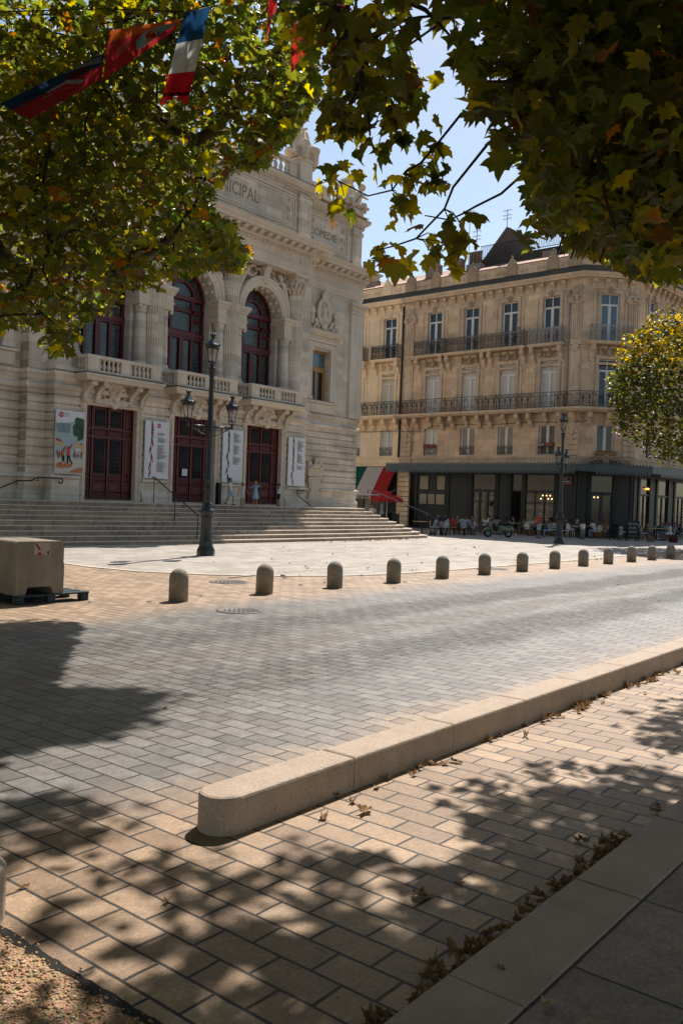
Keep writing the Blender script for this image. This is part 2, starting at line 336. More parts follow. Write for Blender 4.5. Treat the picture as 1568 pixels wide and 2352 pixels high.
# ---------------------------------------------------------------- ground, road, plaza, pavement
def paver_mat(name, bw, rh, mort, c1, c2, mortar, loc=(0, 0, 0), swap=True, zones=None, rough=.5, spec=.4, bumps=.5, jitter=.006, dirt=.35):
    m, t, p = new_mat(name); N = NT(t)
    c = N.n('TexCoord'); sx = N.n('SeparateXYZ'); N.l(c.outputs['Object'], sx.inputs[0])
    cb = N.n('CombineXYZ'); N.l(sx.outputs[1 if swap else 0], cb.inputs[0]); N.l(sx.outputs[0 if swap else 1], cb.inputs[1])
    mp = N.n('Mapping'); mp.inputs['Location'].default_value = loc; N.l(cb.outputs[0], mp.inputs[0]); v = mp.outputs[0]
    wob = N.n('TexNoise'); wob.inputs['Scale'].default_value = 3.2; N.l(v, wob.inputs['Vector'])
    off = N.n('VectorMath', operation='MULTIPLY_ADD'); N.l(wob.outputs['Color'], off.inputs[0]); off.inputs[1].default_value = (jitter * 4, jitter * 2, 0); N.l(v, off.inputs[2])
    b = N.n('TexBrick'); b.offset = .5; b.offset_frequency = 2; b.squash = 1.0
    N.l(off.outputs[0], b.inputs[0]); b.inputs['Scale'].default_value = 1; b.inputs['Brick Width'].default_value = bw; b.inputs['Row Height'].default_value = rh
    b.inputs['Mortar Size'].default_value = mort; b.inputs['Mortar Smooth'].default_value = .3; b.inputs['Bias'].default_value = 0
    b.inputs['Color1'].default_value = (0, 0, 0, 1); b.inputs['Color2'].default_value = (1, 1, 1, 1); b.inputs['Mortar'].default_value = (.5, .5, .5, 1)
    per = b.outputs[0]; obj = c.outputs['Object']
    fine = N.mix(.5, N.noise(obj, 130, 4, .75), N.noise(obj, 42, 4, .7)); mid = N.noise(obj, 9, 5, .6); big = N.noise(obj, .45, 4, .6)
    def tone(c1, c2):
        a = N.mix(N.ramp(per, [(.1, 0.0), (.9, 1.0)]), c1, c2)
        a = N.mix(1.0, a, N.ramp(fine, [(.33, .52), (.5, .95), (.68, 1.42)]), 'MULTIPLY')
        return N.mix(1.0, a, N.ramp(mid, [(.3, .78), (.7, 1.2)]), 'MULTIPLY')
    col = tone(c1, c2); rv = None
    if zones:                                                # worn bands that run along the road
        for z in zones:
            y = N.math('ADD', sx.outputs[1], N.math('MULTIPLY', N.math('SUBTRACT', big, .5), z['wob']))
            r1 = N.n('MapRange', interpolation_type='SMOOTHSTEP'); N.l(y, r1.inputs[0]); r1.inputs[1].default_value = z['y'][0]; r1.inputs[2].default_value = z['y'][1]
            r2 = N.n('MapRange', interpolation_type='SMOOTHSTEP'); N.l(y, r2.inputs[0]); r2.inputs[1].default_value = z['y'][2]; r2.inputs[2].default_value = z['y'][3]
            fac = N.math('MULTIPLY', r1.outputs[0], N.math('SUBTRACT', 1.0, r2.outputs[0]))
            fac = N.math('MULTIPLY', fac, z.get('amt', 1.0))
            col = N.mix(fac, col, tone(z['c1'], z['c2']))
            if 'rough' in z: rv = N.math('ADD', rough if rv is None else rv, N.math('MULTIPLY', fac, z['rough'] - rough))
    if dirt: col = N.mix(N.math('MULTIPLY', N.ramp(N.noise(obj, 1.1, 6, .7), [(.5, 0.0), (.78, 1.0)]), dirt), col, tuple(x * .55 for x in c1))
    spots = N.n('TexVoronoi'); spots.inputs['Scale'].default_value = 5.5; N.l(obj, spots.inputs['Vector'])
    col = N.mix(N.ramp(spots.outputs['Distance'], [(.035, .55), (.06, 0.0)]), col, tuple(x * .4 for x in c1))
    col = N.mix(b.outputs[1], col, mortar)
    N.l(col, p.inputs['Base Color']); p.inputs['Specular IOR Level'].default_value = spec
    if rv is not None: N.l(N.math('ADD', rv, N.math('MULTIPLY', N.math('SUBTRACT', mid, .5), .25)), p.inputs['Roughness'])
    else: p.inputs['Roughness'].default_value = rough
    h = N.math('ADD', N.math('MULTIPLY', N.math('SUBTRACT', 1.0, b.outputs[1]), 1.0), N.math('MULTIPLY', fine, .35))
    h = N.math('ADD', h, N.math('MULTIPLY', mid, .25)); h = N.math('ADD', h, N.math('MULTIPLY', per, .12))
    N.l(N.bump(h, bumps, .012), p.inputs['Normal'])
    return m

TAN1, TAN2 = (.235, .15, .088), (.385, .26, .16)
GR1, GR2 = (.125, .117, .11), (.20, .188, .176)
M['road'] = paver_mat('road_pavers', .31, .175, .0085, TAN1, TAN2, (.020, .0145, .010), loc=(-.115, -.115, 0), rough=.62, spec=.45, bumps=.8,
    zones=[dict(y=(3.45, 4.6, 9.6, 11.2), wob=1.8, c1=GR1, c2=GR2, rough=.46), dict(y=(5.2, 5.8, 6.3, 7.0), wob=1.2, c1=(.15, .145, .14), c2=(.22, .212, .205), rough=.40, amt=.7),
           dict(y=(7.6, 8.1, 8.7, 9.3), wob=1.2, c1=(.155, .15, .145), c2=(.22, .214, .208), rough=.40, amt=.7), dict(y=(6.8, 7.1, 7.4, 7.8), wob=.7, c1=(.14, .122, .102), c2=(.21, .185, .16), rough=.5, amt=.6)])
M['plaza'] = paver_mat('plaza_pavers', .60, .40, .008, (.30, .265, .222), (.41, .37, .32), (.13, .105, .08), swap=False, rough=.7, spec=.3, bumps=.4, dirt=.4)
M['slab'] = paver_mat('pavement_slabs', .74, .43, .008, (.21, .155, .128), (.29, .218, .178), (.035, .028, .023), loc=(.22, -.02, 0), swap=False, rough=.75, spec=.3, bumps=.6, dirt=.4)
M['kerbstone'] = mat('pinkish_limestone', (.31, .225, .185), .75, .3, var=.22, vscale=3.5, bump=.35, bscale=50, stain=(.27, .19, .14), samt=.4)
def kerb_mat():
    m, t, p = new_mat('cream_veined_limestone'); N = NT(t); v = N.obj()
    base = N.ramp(N.noise(v, 2.5, 6, .65), [(.28, (.29, .20, .145)), (.5, (.38, .29, .22)), (.72, (.44, .355, .285))])
    base = N.mix(.5, base, N.ramp(N.noise(v, 60, 4, .7), [(.3, (.26, .19, .14)), (.7, (.50, .41, .33))]))
    wv = N.n('TexNoise'); wv.inputs['Scale'].default_value = 3.4; wv.inputs['Detail'].default_value = 5; N.l(v, wv.inputs['Vector'])
    ridge = N.math('ABSOLUTE', N.math('SUBTRACT', wv.outputs[0], .5))
    base = N.mix(N.ramp(ridge, [(.002, .45), (.009, 0.0)]), base, (.26, .17, .11))
    base = N.mix(N.math('MULTIPLY', N.ramp(N.noise(N.obj((4, 4, .5)), 1.4, 4), [(.52, 0.0), (.75, 1.0)]), .35), base, (.33, .22, .14))
    q = N.n('TexVoronoi'); q.inputs['Scale'].default_value = 22; N.l(v, q.inputs['Vector'])
    base = N.mix(N.ramp(q.outputs['Distance'], [(.09, .75), (.14, 0.0)]), base, (.13, .085, .06))
    N.l(base, p.inputs['Base Color']); p.inputs['Roughness'].default_value = .7; p.inputs['Specular IOR Level'].default_value = .3
    N.l(N.bump(N.math('ADD', N.noise(v, 45, 5, .65), N.math('MULTIPLY', N.noise(v, 7, 3), 1.6)), .6), p.inputs['Normal'])
    return m
M['kerb'] = kerb_mat()
def granite():
    m, t, p = new_mat('weathered_grey_stone'); N = NT(t); v = N.obj()
    base = N.ramp(N.noise(v, 3, 5), [(.3, (.19, .16, .125)), (.7, (.29, .25, .20))])
    base = N.mix(.5, base, N.ramp(N.noise(v, 120, 3, .7), [(.3, (.14, .12, .09)), (.7, (.36, .32, .26))]))
    wv = N.n('TexNoise'); wv.inputs['Scale'].default_value = 2.2; wv.inputs['Detail'].default_value = 3; N.l(v, wv.inputs['Vector'])
    base = N.mix(N.ramp(N.math('ABSOLUTE', N.math('SUBTRACT', wv.outputs[0], .5)), [(.002, .6), (.008, 0.0)]), base, (.45, .4, .32))
    N.l(base, p.inputs['Base Color']); p.inputs['Roughness'].default_value = .8; p.inputs['Specular IOR Level'].default_value = .25
    N.l(N.bump(N.noise(v, 80, 4, .7), .35), p.inputs['Normal']); return m
M['granite'] = granite()
def earth():
    m, t, p = new_mat('ochre_gravel_bed'); N = NT(t); v = N.obj()
    q = N.n('TexVoronoi'); q.inputs['Scale'].default_value = 85; N.l(v, q.inputs['Vector'])
    c = N.mix(.6, N.ramp(N.noise(v, 60, 4, .7), [(.3, (.24, .14, .075)), (.7, (.62, .42, .26))]), q.outputs['Color'], 'MULTIPLY')
    c = N.mix(.5, c, N.ramp(N.noise(v, 5, 4), [(.3, (.32, .2, .115)), (.7, (.5, .35, .22))]))
    N.l(c, p.inputs['Base Color']); p.inputs['Roughness'].default_value = .9; p.inputs['Specular IOR Level'].default_value = .2
    N.l(N.bump(q.outputs['Distance'], .9, .01), p.inputs['Normal']); return m
M['earth'] = earth()

g = MB(); g.quad((-500, -500, 0), (500, -500, 0), (500, 500, 0), (-500, 500, 0))
tag(g.build('road', M['road']), kind='structure')
edge = [(60, 15.2), (43.2, 13.45), (32.3, 12.76), (26.3, 12.56), (22.2, 12.57), (19.8, 12.52), (17.85, 12.6), (16.25, 12.95), (14.9, 13.65), (13.6, 14.75), (12.75, 16.1), (12.5, 17.6), (12.6, 19.5), (13.2, 23), (13.8, 60)]
g = MB(); top = edge + [(140, 60), (140, 20)]
g.poly_z([(x, y) for x, y in top][::-1], -.05, .014)
tag(g.build('plaza', M['plaza']), kind='structure')
g = MB(); g.sweep(edge[::-1], [(.0, .0), (.0, .016), (-.16, .0185), (-.16, .0)])
tag(g.build('plaza_edging', mat('edging_stone', (.50, .43, .345), .75, .3, var=.12, vscale=4, bump=.2)), kind='structure')
# the drain line across the plaza
g = MB(); pts = [(13.6, 14.0), (15.4, 14.25), (18.7, 14.62), (22.9, 14.5), (27.5, 13.9), (34, 13.5)]
g.sweep(pts, [(-.06, .0150), (-.06, .0180), (.06, .0180), (.06, .0150)])
tag(g.build('plaza_drain_line', mat('drain_stone', (.33, .27, .2), .8, .3, var=.2, vscale=5)), kind='structure')
# front pavement: a kerb of long pinkish stones, then slabs
g = MB(); g.box(-40, 60, -40, 1.305, -.1, .098)
tag(g.build('pavement', M['slab']), kind='structure')
x = -5.0; g = MB(); k = 0
while x < 40:
    L = 1.105; g.bbox(x + .003, x + L - .003, 1.311, 1.62, -.1, .104, .008); x += L
    if abs(x - 2.725) < .6 and k == 0: x = 2.725; k = 1
tag(g.build('pavement_kerb', M['kerbstone']), kind='structure')
# gravel bed with its own small stones
def inside(poly, x, y):
    r = False; j = len(poly) - 1
    for i in range(len(poly)):
        a, b = poly[i], poly[j]
        if (a[1] > y) != (b[1] > y) and x < (b[0] - a[0]) * (y - a[1]) / (b[1] - a[1]) + a[0]: r = not r
        j = i
    return r
g = MB(); g.poly_z([(-6, 1.63), (1.93, 1.63), (1.955, 3.18), (2.0, 3.27), (-6, 3.27)], -.05, .006)
tag(g.build('gravel_bed', M['earth']), kind='structure')
def gravel():
    n = 5200; P = np.column_stack([RNG.uniform(.9, 1.99, n), RNG.uniform(1.95, 3.3, n)])
    keep = P[:, 0] < 1.925 + RNG.normal(0, .025, n); P = P[keep]; n = len(P)
    base = np.array([(1, 0, 0), (-1, 0, 0), (0, 1, 0), (0, -1, 0), (0, 0, 1), (0, 0, -1)], float)
    tri = np.array([(0, 2, 4), (2, 1, 4), (1, 3, 4), (3, 0, 4), (2, 0, 5), (1, 2, 5), (3, 1, 5), (0, 3, 5)])
    V = base[None] * RNG.uniform(.5, 1.2, (n, 6, 1)); s = RNG.gamma(3.0, .0014, n)[:, None] + .002
    V = V * s[:, None] * np.array((1.3, 1, .75)); a = RNG.uniform(0, 6.28, n); c, q = np.cos(a), np.sin(a)
    X = V[..., 0] * c[:, None] - V[..., 1] * q[:, None]; Y = V[..., 0] * q[:, None] + V[..., 1] * c[:, None]
    V = np.stack([X + P[:, :1], Y + P[:, 1:], V[..., 2] + .008], -1).reshape(-1, 3)
    F = (tri[None] + 6 * np.arange(n)[:, None, None]).reshape(-1, 3)
    pal = np.array([(.46, .28, .14), (.36, .20, .10), (.56, .38, .22), (.2, .12, .07), (.6, .47, .33), (.42, .24, .12)])
    return fast_mesh('gravel', V, F, np.repeat(pal[RNG.integers(0, 6, n)] * RNG.uniform(.7, 1.2, (n, 1)), 6, 0))
def fast_mesh(name, V, F, C=None, smooth=False):
    me = bpy.data.meshes.new(name); k = F.shape[1]
    me.vertices.add(len(V)); me.vertices.foreach_set('co', np.asarray(V, np.float32).ravel())
    me.loops.add(F.size); me.loops.foreach_set('vertex_index', F.astype(np.int32).ravel())
    me.polygons.add(len(F)); me.polygons.foreach_set('loop_start', (np.arange(len(F)) * k).astype(np.int32)); me.polygons.foreach_set('loop_total', np.full(len(F), k, np.int32))
    if smooth: me.polygons.foreach_set('use_smooth', np.ones(len(F), bool))
    me.update(calc_edges=True)
    if C is not None:
        a = me.color_attributes.new('tint', 'FLOAT_COLOR', 'POINT'); a.data.foreach_set('color', np.column_stack([C, np.ones(len(C))]).astype(np.float32).ravel())
    return me
def tinted(name, rough=.8, spec=.25):
    m, t, p = new_mat(name); N = NT(t); a = N.n('Attribute'); a.attribute_name = 'tint'
    N.l(a.outputs[0], p.inputs['Base Color']); p.inputs['Roughness'].default_value = rough; p.inputs['Specular IOR Level'].default_value = spec; return m
me = gravel(); me.materials.append(tinted('small_stones')); tag(link('gravel', me), kind='stuff')
g = MB()                                                     # dark rough strip where the gravel meets the pavers
pts = np.arange(1.64, 3.3, .035); A_ = [(1.925 - abs(random.gauss(.012, .016)), y, .0085) for y in pts]; B_ = [(1.952 + random.uniform(-.004, .008), y, .0085) for y in pts]
for k in range(len(pts) - 1): g.quad(A_[k], B_[k], B_[k + 1], A_[k + 1])
tag(g.build('asphalt_joint', mat('old_asphalt', (.03, .027, .024), .95, .2, var=.4, vscale=30, bump=.8, bscale=120)), kind='structure')

# ---------------------------------------------------------------- low kerb walls of rounded stone blocks
def kerb_block(parent, x0, x1, y0=3.283, y1=3.553, z=.205, round0=False, round1=False):
    r = (y1 - y0) / 2; out = []
    if round0:
        for k in range(11): a = math.pi / 2 + math.pi * k / 10; out.append((x0 + r + r * math.cos(a), (y0 + y1) / 2 + r * math.sin(a)))
    else: out += [(x0, y1), (x0, y0)]
    if round1:
        for k in range(11): a = -math.pi / 2 + math.pi * k / 10; out.append((x1 - r + r * math.cos(a), (y0 + y1) / 2 + r * math.sin(a)))
    else: out += [(x1, y0), (x1, y1)]
    m = MB(); prof = [(0, -.02), (0, z - .018), (-.005, z - .006), (-.018, z)]
    m.sweep(out, prof, closed=True); n = len(m.v) // 4; m.f.append(tuple(i * 4 + 3 for i in range(n))); m.m.append(0); m.s.append(False)
    return m.build('stone_block', M['kerb'], parent)
kw = thing('low_kerb_wall', 'long low kerb wall of cream veined stone with a rounded end beside the road', 'kerb wall', (0, 0, 0))
js = [3.2, 4.324, 5.498, 6.62, 7.76, 8.863, 9.977] + [9.977 + 1.11 * k for k in range(1, 20)]
for k in range(len(js) - 1): kerb_block(kw, js[k] + (.003 if k else 0), js[k + 1] - .003, round0=(k == 0))
kw2 = thing('low_kerb_wall', 'rounded end of a second low stone kerb wall beside the gravel', 'kerb wall', (0, 0, 0))
for k in range(4): kerb_block(kw2, .93 - 1.11 * k + .003, 2.04 - 1.11 * k - .003, z=.23, round1=(k == 0))

# ---------------------------------------------------------------- manhole covers
def manhole(x, y, r, label, dx=1.0):
    m = MB(); m.lathe([(r, 0), (r, .008), (r * .96, .012), (r * .9, .012), (r * .88, .008), (.01, .008)], n=40)
    for i in range(-6, 7):
        for j in range(-6, 7):
            if math.hypot(i, j) * r / 7 < r * .82 and (i + j) % 2 == 0: m.box(i * r / 7 - r * .05, i * r / 7 + r * .05, j * r / 7 - r * .03, j * r / 7 + r * .03, .006, .011)
    o = m.build('manhole_cover', mat('cast_iron', (.075, .066, .056), .55, .4, var=.3, vscale=10), None, (x, y, .001)); o.scale = (1, 1, 1)
    tag(o, label, 'manhole cover', 'manhole covers in the paving')
manhole(9.79, 9.83, .36, 'round iron manhole cover in the road, the one in front of the first two bollards')
manhole(12.9, 13.3, .40, 'round iron manhole cover behind the first bollard near the edge of the pale plaza')
manhole(25.2, 18.9, .42, 'round iron manhole cover in the middle of the pale plaza below the steps')
manhole(22.35, 12.2, .36, 'round iron manhole cover beside the plaza edging among the far bollards')

# ---------------------------------------------------------------- bollards
ordn = ['first', 'second', 'third', 'fourth', 'fifth', 'sixth', 'seventh', 'eighth', 'ninth', 'tenth', 'eleventh', 'twelfth', 'thirteenth']
m = MB(); r = .163; prof = [(r * 1.0, -.02), (r, .395)] + [(r * math.cos(a), .395 + r * 1.0 * math.sin(a)) for a in (.25, .5, .8, 1.1, 1.35, 1.5)]
m.lathe(prof, n=28); b0 = None
for i in range(13):
    px, py = 9.86 + 2.087 * i, 11.35
    if i == 0:
        b0 = m.build('bollard', M['granite'], None, (px, py, 0)); o = b0
    else:
        o = b0.copy(); COL.objects.link(o); o.location = (px, py + random.uniform(-.02, .02), random.uniform(-.015, .01)); o.rotation_euler = (random.uniform(-.015, .015), random.uniform(-.015, .015), random.uniform(0, 6))
    tag(o, '%s dome-topped grey stone bollard along the road, counting from the concrete block%s' % (ordn[i], ', nearest and largest' if i == 0 else ''), 'bollard', 'stone bollards along the road')
# ---------------------------------------------------------------- the theatre (local frame: x along the front, -y towards the square)
TX, TY = 25.3, 28.33
th = thing('theatre', 'pale limestone municipal theatre with dark red doors, arched windows and carved front', 'theatre', (TX, TY, 0))
def arc(cx, cz, r, a0, a1, n): return [(cx + r * math.cos(a0 + (a1 - a0) * k / n), cz + r * math.sin(a0 + (a1 - a0) * k / n)) for k in range(n + 1)]
YB = [(-12.5, 20), (-12.5, 1.0), (-7.7, 1.0), (-7.7, .5), (-6.9, .5), (-6.9, 0)]          # left half of the plan, front to the right of travel
YE = [(-p[0], p[1]) for p in YB][::-1]
plan = YB + YE
DC = [-4.32, -.05, 4.22]                                                                  # door axes
PZ = 1.44
# rusticated ground floor, one stretch of wall between each pair of doors
cours = [(.0, -.05), (.10, -.05), (.10, 1.72), (.06, 1.80), (.03, 1.83), (.03, 2.22), (.13, 2.27), (.13, 2.34), (.05, 2.40), (.0, 2.44)]
z = 2.44
while z < 5.35:
    cours += [(.0, z), (.0, z + .245), (-.065, z + .285), (-.065, z + .318), (0, z + .326)]; z += .326
cours += [(.0, 5.50), (.06, 5.54), (.10, 5.62), (.10, 5.70), (.03, 5.76), (.0, 5.80), (.0, 6.02), (.09, 6.08), (.09, 6.20), (.02, 6.24), (-.3, 6.26)]
FR = 1.47
w_ = MB(); w_.sweep(YB + [(DC[0] - FR, 0)], cours); w_.sweep([(DC[0] + FR, 0), (DC[1] - FR, 0)], cours); w_.sweep([(DC[1] + FR, 0), (DC[2] - FR, 0)], cours); w_.sweep([(DC[2] + FR, 0)] + YE, cours)
w_.build('ground_floor_wall', M['stone'], th)
# walls above the doors, behind the masks and consoles
w_ = MB()
for c in DC: w_.box(c - FR, c + FR, .02, .6, 5.16, 6.24); w_.poly_x([(-.10, 5.54), (-.10, 5.7), (.02, 5.75), (.02, 5.5)], c - FR, c + FR)
w_.build('lintel_wall', M['stone'], th)

def door_frame(c):
    m = MB(); hw, top = 1.17, 5.10
    prof = [(0, .30), (0, .0), (.06, -.03), (.10, -.03), (.12, -.06), (.22, -.06), (.25, -.02), (.30, -.02), (.30, .3)]
    pts = [(c - hw, PZ), (c - hw, top), (c + hw, top), (c + hw, PZ)]; nn = [(-1, 0), (-1, 1), (1, 1), (1, 0)]
    vs = []
    for (x, z), (nx, nz) in zip(pts, nn): vs += [(x + nx * o, y, z + nz * o) for o, y in prof]
    k = len(prof); m.add(vs, [(i * k + j, (i + 1) * k + j, (i + 1) * k + j + 1, i * k + j + 1) for i in range(3) for j in range(k - 1)])
    m.box(c - FR, c - hw - .3, .0, .3, PZ, 5.16); m.box(c + hw + .3, c + FR, .0, .3, PZ, 5.16)
    for z in np.arange(1.7, 5.0, .1):                                                    # carved rope along the jambs
        for s_ in (-1, 1): m.ball((c + s_ * (hw + .17), -.065, z), (.045, .025, .05), 6, 4)
    for x in np.arange(-1.3, 1.31, .1): m.ball((c + x, -.065, top + .17), (.05, .025, .045), 6, 4)
    m.build('door_frame', M['carve'], th)
    m = MB(); m.box(c - hw - .02, c + hw + .02, .05, .45, PZ - .1, PZ + .055); m.build('door_sill', M['step'], th)
def theatre_door(c):
    y = .27; m = MB(); x0, x1 = c - 1.17, c + 1.17
    m.box(x0, x1, y + .02, y + .10, PZ, 5.12)
    xs = [x0, x0 + .43, c, x1 - .43, x1]
    def panel(a, b, z0, z1, d=.025):
        m.add([(a, y + .018, z0), (b, y + .018, z0), (b, y + .018, z1), (a, y + .018, z1), (a + .04, y - d, z0 + .04), (b - .04, y - d, z0 + .04), (b - .04, y - d, z1 - .04), (a + .04, y - d, z1 - .04),
               (a + .08, y - d, z0 + .08), (b - .08, y - d, z0 + .08), (b - .08, y - d, z1 - .08), (a + .08, y - d, z1 - .08), (a + .1, y + .005, z0 + .1), (b - .1, y + .005, z0 + .1), (b - .1, y + .005, z1 - .1), (a + .1, y + .005, z1 - .1)],
              [(i, (i + 1) % 4, 4 + (i + 1) % 4, 4 + i) for i in range(4)] + [(4 + i, 4 + (i + 1) % 4, 8 + (i + 1) % 4, 8 + i) for i in range(4)] + [(8 + i, 8 + (i + 1) % 4, 12 + (i + 1) % 4, 12 + i) for i in range(4)] + [(12, 13, 14, 15)])
    for k in range(4):
        a, b = xs[k] + .05, xs[k + 1] - .05
        panel(a, b, 1.56, 1.78); panel(a, b, 1.80, 2.22); panel(a, b, 2.24, 2.44)
        if k in (0, 3): panel(a, b, 2.48, 3.92); panel(a, b, 4.02, 4.25); panel(a, b, 4.3, 5.0)
        else: panel(a, b, 3.96, 4.22)
    for x in xs: m.box(x - .035, x + .035, y - .045, y + .02, PZ + .05, 5.10)
    m.box(x0, x1, y - .05, y + .015, 3.90, 3.98); m.box(x0, x1, y - .05, y + .015, 4.22, 4.30); m.box(x0, x1, y - .04, y + .016, PZ + .05, PZ + .14)
    d = m.build('door', M['red'], th)
    for k in (1, 2):
        for z0, z1 in ((2.52, 3.86), (4.36, 4.96)):
            a, b = xs[k] + .17, xs[k + 1] - .17; q = MB(); q.box(a, b, y - .004, y + .018, z0, z1)
            n = 4
            for i in range(n + 1):
                X = a + (b - a) * i / n; q.tube([(X, y - .02, z0), (X, y - .02, z1)], .012, 5, 1)
                for j in np.arange(z0 + .08, z1, .16): q.tube([(X + (b - a) / n * .5 * math.cos(t), y - .02, j + .07 * math.sin(t)) for t in np.linspace(0, 3.14, 5)], .008, 4, 1)
            q.build('grille_pane', [M['cafe2'], M['black']], d)
for c in DC: door_frame(c); theatre_door(c)

# carved masks and consoles under the balconies
def mask_blob(cx, z):
    b = MB(); y = -.12
    b.ball((cx, y + .05, z), (.30, .18, .34)); b.ball((cx, y - .12, z - .02), (.075, .13, .10)); b.ball((cx - .12, y - .1, z + .07), (.09, .06, .05)); b.ball((cx + .12, y - .1, z + .07), (.09, .06, .05)); b.ball((cx, y - .1, z - .17), (.14, .08, .05)); b.ball((cx, y - .06, z - .28), (.14, .1, .12))
    for k in range(11): a = math.pi * (.02 + .096 * k); b.ball((cx + .30 * math.cos(a), y, z + .16 + .22 * math.sin(a)), (.085, .12, .085), 7, 5)
    for s in (-1, 1):
        b.tube([(cx + s * (.52 * math.cos(t)), y + .05, z + .02 + .42 * math.sin(t)) for t in np.linspace(-1.3, 1.2, 12)], [.05 + .03 * math.sin(k) for k in range(12)], 7)
        b.tube([(cx + s * (.28 + .09 * k / 12 * math.cos(k * .6)), y, z + .55 + .09 * k / 12 * math.sin(k * .6)) for k in range(13)], .045, 6)
        for k in range(7):                                                                # leaf sprays
            a = -.25 - .2 * k; L = .75 - .06 * k
            b.tube([(cx + s * .12, y + .06, z - .22), (cx + s * (.12 + L * .6 * math.cos(a)), y, z - .2 + L * .5 * math.sin(a)), (cx + s * (.12 + L * math.cos(a)), y + .05, z - .2 + L * .62 * math.sin(a))], [.05, .075, .02], 6)
    b.ball((cx, y + .02, z - .45), (.18, .1, .16))
    return b
b = MB(); b = mask_blob(0, 5.62)
mo = fuse(b, 'carved_mask', M['carve'], .022, th, (DC[0], 0, 0))
for c in DC[1:]: q = mo.copy(); COL.objects.link(q); q.location = (c, 0, 0)
def console(parent, x, ytop, zt, zb, wdt, mat_, name='console'):
    m = MB(); pts = []
    H = zt - zb
    for k in range(17):
        t = k / 16; pts.append((-ytop * (1 - t) ** 1.6 * (1.0) - .05 - .04 * math.sin(t * 9.4), zt - H * t))
    out = [(0.05, zt)] + pts + [(.05, zb)]
    m.poly_x(out, x - wdt / 2, x + wdt / 2); m.tube([(x - wdt * .58, -.09, zb + .07), (x + wdt * .58, -.09, zb + .07)], .075, 10); m.tube([(x - wdt * .58, -ytop + .05, zt - .1), (x + wdt * .58, -ytop + .05, zt - .1)], .09, 10)
    for s in (-.5, .5): m.tube([(x + s * wdt * .8, p[0] - .012, p[1]) for p in pts], .02, 5)
    m.build(name, mat_, parent)
for c in DC:
    for o in (-1.32, -.78, .78, 1.32): console(th, c + o, .62, 5.95, 5.18, .24, M['carve'])
# balconies
def balcony(c):
    y1 = -.78; hw = 1.75; bal = MB()
    bal.sweep([(c - hw, .25), (c - hw, y1), (c + hw, y1), (c + hw, .25)], [(-.10, 5.94), (-.02, 5.96), (.02, 6.02), (.06, 6.08), (.10, 6.10), (.10, 6.17), (.03, 6.20), (-.25, 6.235)])
    bal.box(c - hw + .09, c + hw - .09, y1 + .09, .25, 5.945, 6.22)
    o = bal.build('balcony', M['stone_b'], th)
    m = MB(); m.sweep([(c - hw + .02, .2), (c - hw + .02, y1 + .02), (c + hw - .02, y1 + .02), (c + hw - .02, .2)], [(.055, 6.171), (.075, 6.21), (.02, 6.25), (-.15, 6.262)]); m.build('mossy_ledge', M['moss'], o)
    def rail(z0, z1, dd, ex):
        q = MB(); q.sweep([(c - hw + .14, .22), (c - hw + .14, y1 + .14), (c + hw - .14, y1 + .14), (c + hw - .14, .22)], [(-dd, z0), (ex, z0), (ex + .015, z0 + .03), (ex + .015, z1 - .03), (ex - .01, z1), (-dd, z1)]); return q
    q = rail(6.24, 6.33, .1, .08); q.build('base_rail', M['stone_b'], o)
    q = rail(6.76, 6.89, .11, .10); q.build('top_rail', M['stone_b'], o)
    def block(xa, xb, ya, yb):
        q = MB(); q.box(xa, xb, ya, yb, 6.33, 6.76); q.box(xa + .07, xb - .07, ya - .012, ya, 6.39, 6.70); q.build('pedestal', M['stone_b'], o)
    block(c - hw + .06, c - hw + .52, y1 + .05, y1 + .30); block(c + hw - .52, c + hw - .06, y1 + .05, y1 + .30); block(c - .2, c + .2, y1 + .05, y1 + .26)
    q = MB(); bp_ = []; pr = [(.07, 0), (.07, .04), (.045, .055), (.05, .08), (.082, .14), (.075, .19), (.045, .28), (.036, .33), (.05, .36), (.06, .38), (.07, .40), (.07, .432)]
    for xa, xb in ((c - hw + .52, c - .2), (c + .2, c + hw - .52)):
        bp_ += [(xa + (xb - xa) * (k + .5) / 5, y1 + .16, 6.33) for k in range(5)]
    for s in (-1, 1):
        bp_ += [(c + s * (hw - .17), yy, 6.33) for yy in (-.25, -.05)]
    each(q.lathe(pr, (0, 0, 0), 10).build('baluster', M['stone_b'], o), bp_)
for c in DC: balcony(c)

# upper storey: wall with three arches, set back behind the columns
AC = [-4.3, 0.0, 4.3]; YW = .80; SP, RI = 10.42, 1.26
w_ = MB()
for c in AC:
    L, Rr, T = c - 2.15, c + 2.15, 12.75
    a = arc(c, SP, RI, math.pi, 0, 20)
    w_.quad((L, YW, 6.2), (c - RI, YW, 6.2), (c - RI, YW, SP), (L, YW, SP)); w_.quad((c + RI, YW, 6.2), (Rr, YW, 6.2), (Rr, YW, SP), (c + RI, YW, SP))
    ed = [(L, SP)] + [(L + (Rr - L) * k / 18, T) for k in range(19)] + [(Rr, SP)]
    for k in range(20): w_.add([(a[k][0], YW, a[k][1]), (a[k + 1][0], YW, a[k + 1][1]), (ed[k + 1][0], YW, ed[k + 1][1]), (ed[k][0], YW, ed[k][1])], [(0, 1, 2, 3)])
    rv = [(c - RI, 6.2)] + a + [(c + RI, 6.2)]
    for p, q in zip(rv, rv[1:]): w_.quad((p[0], YW, p[1]), (q[0], YW, q[1]), (q[0], YW + .62, q[1]), (p[0], YW + .62, p[1]))
w_.box(-6.9, -6.45, YW + .01, 1.6, 6.2, 12.75); w_.box(6.45, 6.9, YW + .01, 1.6, 6.2, 12.75)
w_.box(-6.89, 6.89, .3, 1.5, 6.0, 6.255)
w_.build('upper_wall', M['stone'], th)
w_ = MB()                                                                                 # piers beside the arches
